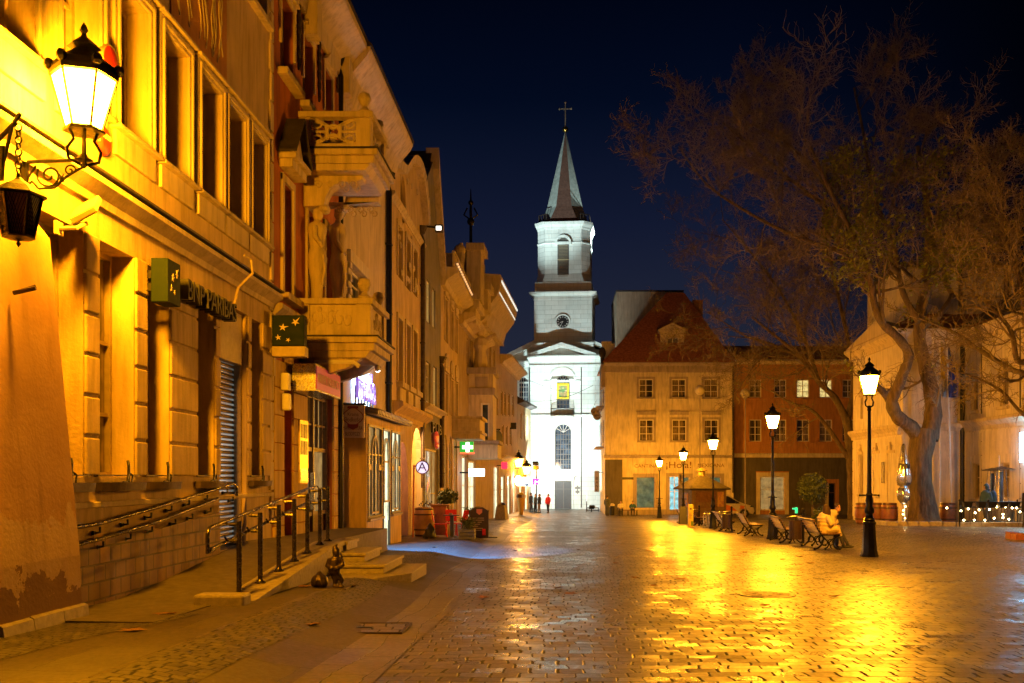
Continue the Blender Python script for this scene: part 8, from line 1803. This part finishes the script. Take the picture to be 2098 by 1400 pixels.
BLK=cloth('black_coat',(.025,.025,.03)); DRK=cloth('dark_trousers',(.03,.03,.04)); BRN=cloth('brown_hair',(.05,.025,.012)); TAN_=cloth('tan_trousers',(.22,.16,.10)); REDJ=cloth('red_jacket',(.50,.02,.03)); GRN=cloth('grey_green_coat',(.09,.10,.09)); BLU=cloth('blue_jacket',(.02,.08,.22)); NAV=cloth('navy_hoodie',(.02,.06,.11)); WHT=cloth('white_shirt',(.55,.52,.48))
for px,Y_,rz,h,cl,lb in ((1088,88.5,0.,1.78,(BLK,DRK,BRN),'person in a long black coat standing leftmost in the group before the church'),(1097,89.5,PI,1.72,(GRN,DRK,BRN),'person in grey green coat in the middle of the group before the church'),(1105,89.,PI,1.75,(BLK,TAN_,BRN),'person in dark jacket and tan trousers on the right of the group'),(1123,89.5,-2.2,1.74,(REDJ,BLK,BRN),'person in a red jacket standing alone before the church door')):
    x=XX(px,Y_); standing(lb,(x,Y_,gz(x,Y_)),rz,h,cl)
Y_=83.; x=XX(1244,Y_); standing('person in grey green clothes standing at the dark corner of the cream house',(x,Y_,gz(x,Y_)),1.2,1.72,(GRN,GRN,BRN),.03)
def seated(label,loc,rz,h,cols,lean=.05,long_hair=False,face=0.,legs=0.,seat=.47,coat_long=False,vox=.014):
    """sitter faces local +x, hips at the origin on a seat of the given height"""
    o=thing('person',label,'person',loc,rz); Q=wm(o); k=h/1.7
    def mb(): m=MB(); m.M=Q; return m
    z0=seat+.09; sh=(lean*.8,z0+.44*k); hd=Vector((lean*1.3+.02,0,z0+.63*k)); Rf=Matrix.Translation(hd)@Matrix.Rotation(face,4,'Z')@Matrix.Rotation(R(-8),4,'Y')
    kn=[(.40,.11,z0+.02),(.42,-.11,z0+.02)]; an=[(.44+legs,.10,.07),(.36+legs,-.10,.07)]
    m=mb(); m.tube([(0,0,z0-.05),(lean*.3,0,z0+.15),(lean*.6,0,z0+.32*k),(sh[0],0,sh[1]),(hd.x-.01,0,hd.z-.08)],[.14,.125,.145,.11,.05],10)
    for s,K,A in ((1,kn[0],an[0]),(-1,kn[1],an[1])):
        m.tube([(0,s*.09,z0),K,A],[.085,.062,.042],8); m.ball((A[0]+.07,A[1],.035),(.12,.045,.035))
        m.tube([(sh[0],s*.17,sh[1]-.02),(sh[0]+.07,s*.22,z0+.18),(.26,s*.08,z0+.13)],[.055,.045,.032],8); m.ball((.30,s*.06,z0+.12),(.05,.03,.025))
        for f in range(4): m.tube([(.33,s*.06+.018*(f-1.5),z0+.12),(.38,s*.05+.016*(f-1.5),z0+.10),(.40,s*.045+.015*(f-1.5),z0+.07)],[.010,.009,.007],5)
        m.tube([(.30,s*.03,z0+.13),(.34,s*.02,z0+.12)],.011,5)
    b=m.M; m.M=Q@Rf; m.ball((0,0,0),(.092,.075,.115)); m.ball((.095,0,-.012),(.02,.015,.024),7,5); m.ball((.05,0,-.07),(.045,.05,.05)); m.ball((0,.078,-.01),(.018,.012,.03),6,5); m.ball((0,-.078,-.01),(.018,.012,.03),6,5); m.build('body',SKIN,o,remesh=vox*.8)
    m=mb(); m.M=Q@Rf
    for s in (1,-1): m.ball((.083,s*.032,.012),(.012,.017,.009),7,5); m.tube([(.088,s*.018,.035),(.086,s*.05,.038)],.006,5)
    m.build('eye',M['black'],o); m=mb(); m.M=Q@Rf; m.ball((.088,0,-.052),(.012,.025,.008),7,5); m.build('mouth',mat('lips',(.35,.08,.06),.5,0,.1,5,0),o)
    m=mb(); m.tube([(0,0,z0-.08),(lean*.3,0,z0+.1),(lean*.6,0,z0+.32*k),(sh[0],0,sh[1]+.01),(hd.x-.02,0,hd.z-.12)],[.20,.19,.20,.165,.085],12)
    for s in (1,-1):
        m.tube([(sh[0],s*.18,sh[1]-.03),(sh[0]+.07,s*.25,z0+.18),(.27,s*.09,z0+.13)],[.085,.078,.055],8)
        if coat_long: m.tube([(0,s*.1,z0),(.40,s*.12,z0+.02),(.44,s*.13,z0-.18)],[.13,.105,.09],8)
    for q in range(4): m.lathe([(.195+.004*q,-.02),(.212,.0),(.195+.004*q,.02)],14,(lean*.5,0,z0+.06+.1*q))
    m.build('coat',cols[0],o,remesh=vox)
    m=mb()
    for s,K,A in ((1,kn[0],an[0]),(-1,kn[1],an[1])): m.tube([(0,s*.09,z0),K,(A[0],A[1],.12)],[.10,.075,.055],8)
    m.build('trousers',cols[1],o,remesh=vox); m=mb()
    for A in an: m.ball((A[0]+.07,A[1],.04),(.13,.052,.042)); m.ball((A[0],A[1],.09),(.055,.05,.06))
    m.build('shoe',cols[3] if len(cols)>3 else M['black'],o)
    m=mb(); m.M=Q@Rf; m.ball((-.018,0,.03),(.098,.09,.105)); m.ball((-.04,0,-.02),(.07,.085,.09))
    if long_hair: m.tube([(-.05,0,.02),(-.08,0,-.12),(-.09,0,-.28),(-.07,0,-.40)],[.09,.105,.10,.05],9); m.tube([(.02,-.08,.03),(.02,-.09,-.12),(.0,-.09,-.25)],[.04,.05,.03],7)
    else: m.ball((-.06,0,.10),.06)
    m.build('hair',cols[2],o,remesh=vox); return o
bx_=XX(1697,28.); bz=gz(bx_,28.)
PUFF=cloth('pale_puffer_coat',(.62,.50,.28)); JEAN=cloth('dark_jeans',(.04,.04,.055)); 
seated('person with long brown hair and pale coat turned away, nearer on the bench',(bx_-.02,28.45,bz),R(10),1.68,(PUFF,JEAN,BRN),.05,True,R(60),0,.47,True)
seated('person in a pale padded coat looking towards the viewer, farther on the bench',(bx_+.22,29.25,bz),R(-28),1.70,(PUFF,JEAN,BRN),.30,False,R(-48),.22,.47,True)
x=XX(1272,83.5); seated('person in a white shirt sitting on the long bench by the cream house',(x,83.5,gz(x,83.5)),R(-90),1.68,(WHT,DRK,BRN),.05,False,0,0,.45,False,.03)
x=XX(1296,83.5); seated('person in a bright blue jacket sitting on the long bench by the cream house',(x,83.5,gz(x,83.5)),R(-90),1.6,(BLU,DRK,BRN),.08,False,0,0,.45,False,.03)
x=XX(2020,39.6); standing('person in a hooded blue jacket leaning at the terrace railing',(x,39.6,gz(x,39.6)),R(195),1.72,(NAV,DRK,NAV),.06,None,True,.05)
bp=thing('backpack','dark blue backpack worn by the hooded person on the terrace','backpack',(x+.3,39.6,gz(x,39.6)+1.0)); m=MB(); m.M=wm(bp); m.ball((0,0,.2),(.14,.17,.26)); m.ball((.06,0,.1),(.1,.13,.13)); m.build('bag',NAV,bp,remesh=.03)
# ================= overhead wires =================
for a,b,lb in ((P(1085,780,95),P(1240,805,86),'thin wire sagging across the church front, upper one'),(P(1085,822,95),P(1215,790,90),'thin wire crossing the church front, lower one')):
    m=MB(); m.tube([a.lerp(b,i/10)-Vector((0,0,.5*math.sin(PI*i/10))) for i in range(11)],.018,4); tag(m.build('overhead_wire',M['iron']),lb,'wire')
SC.view_settings.exposure=EXPO
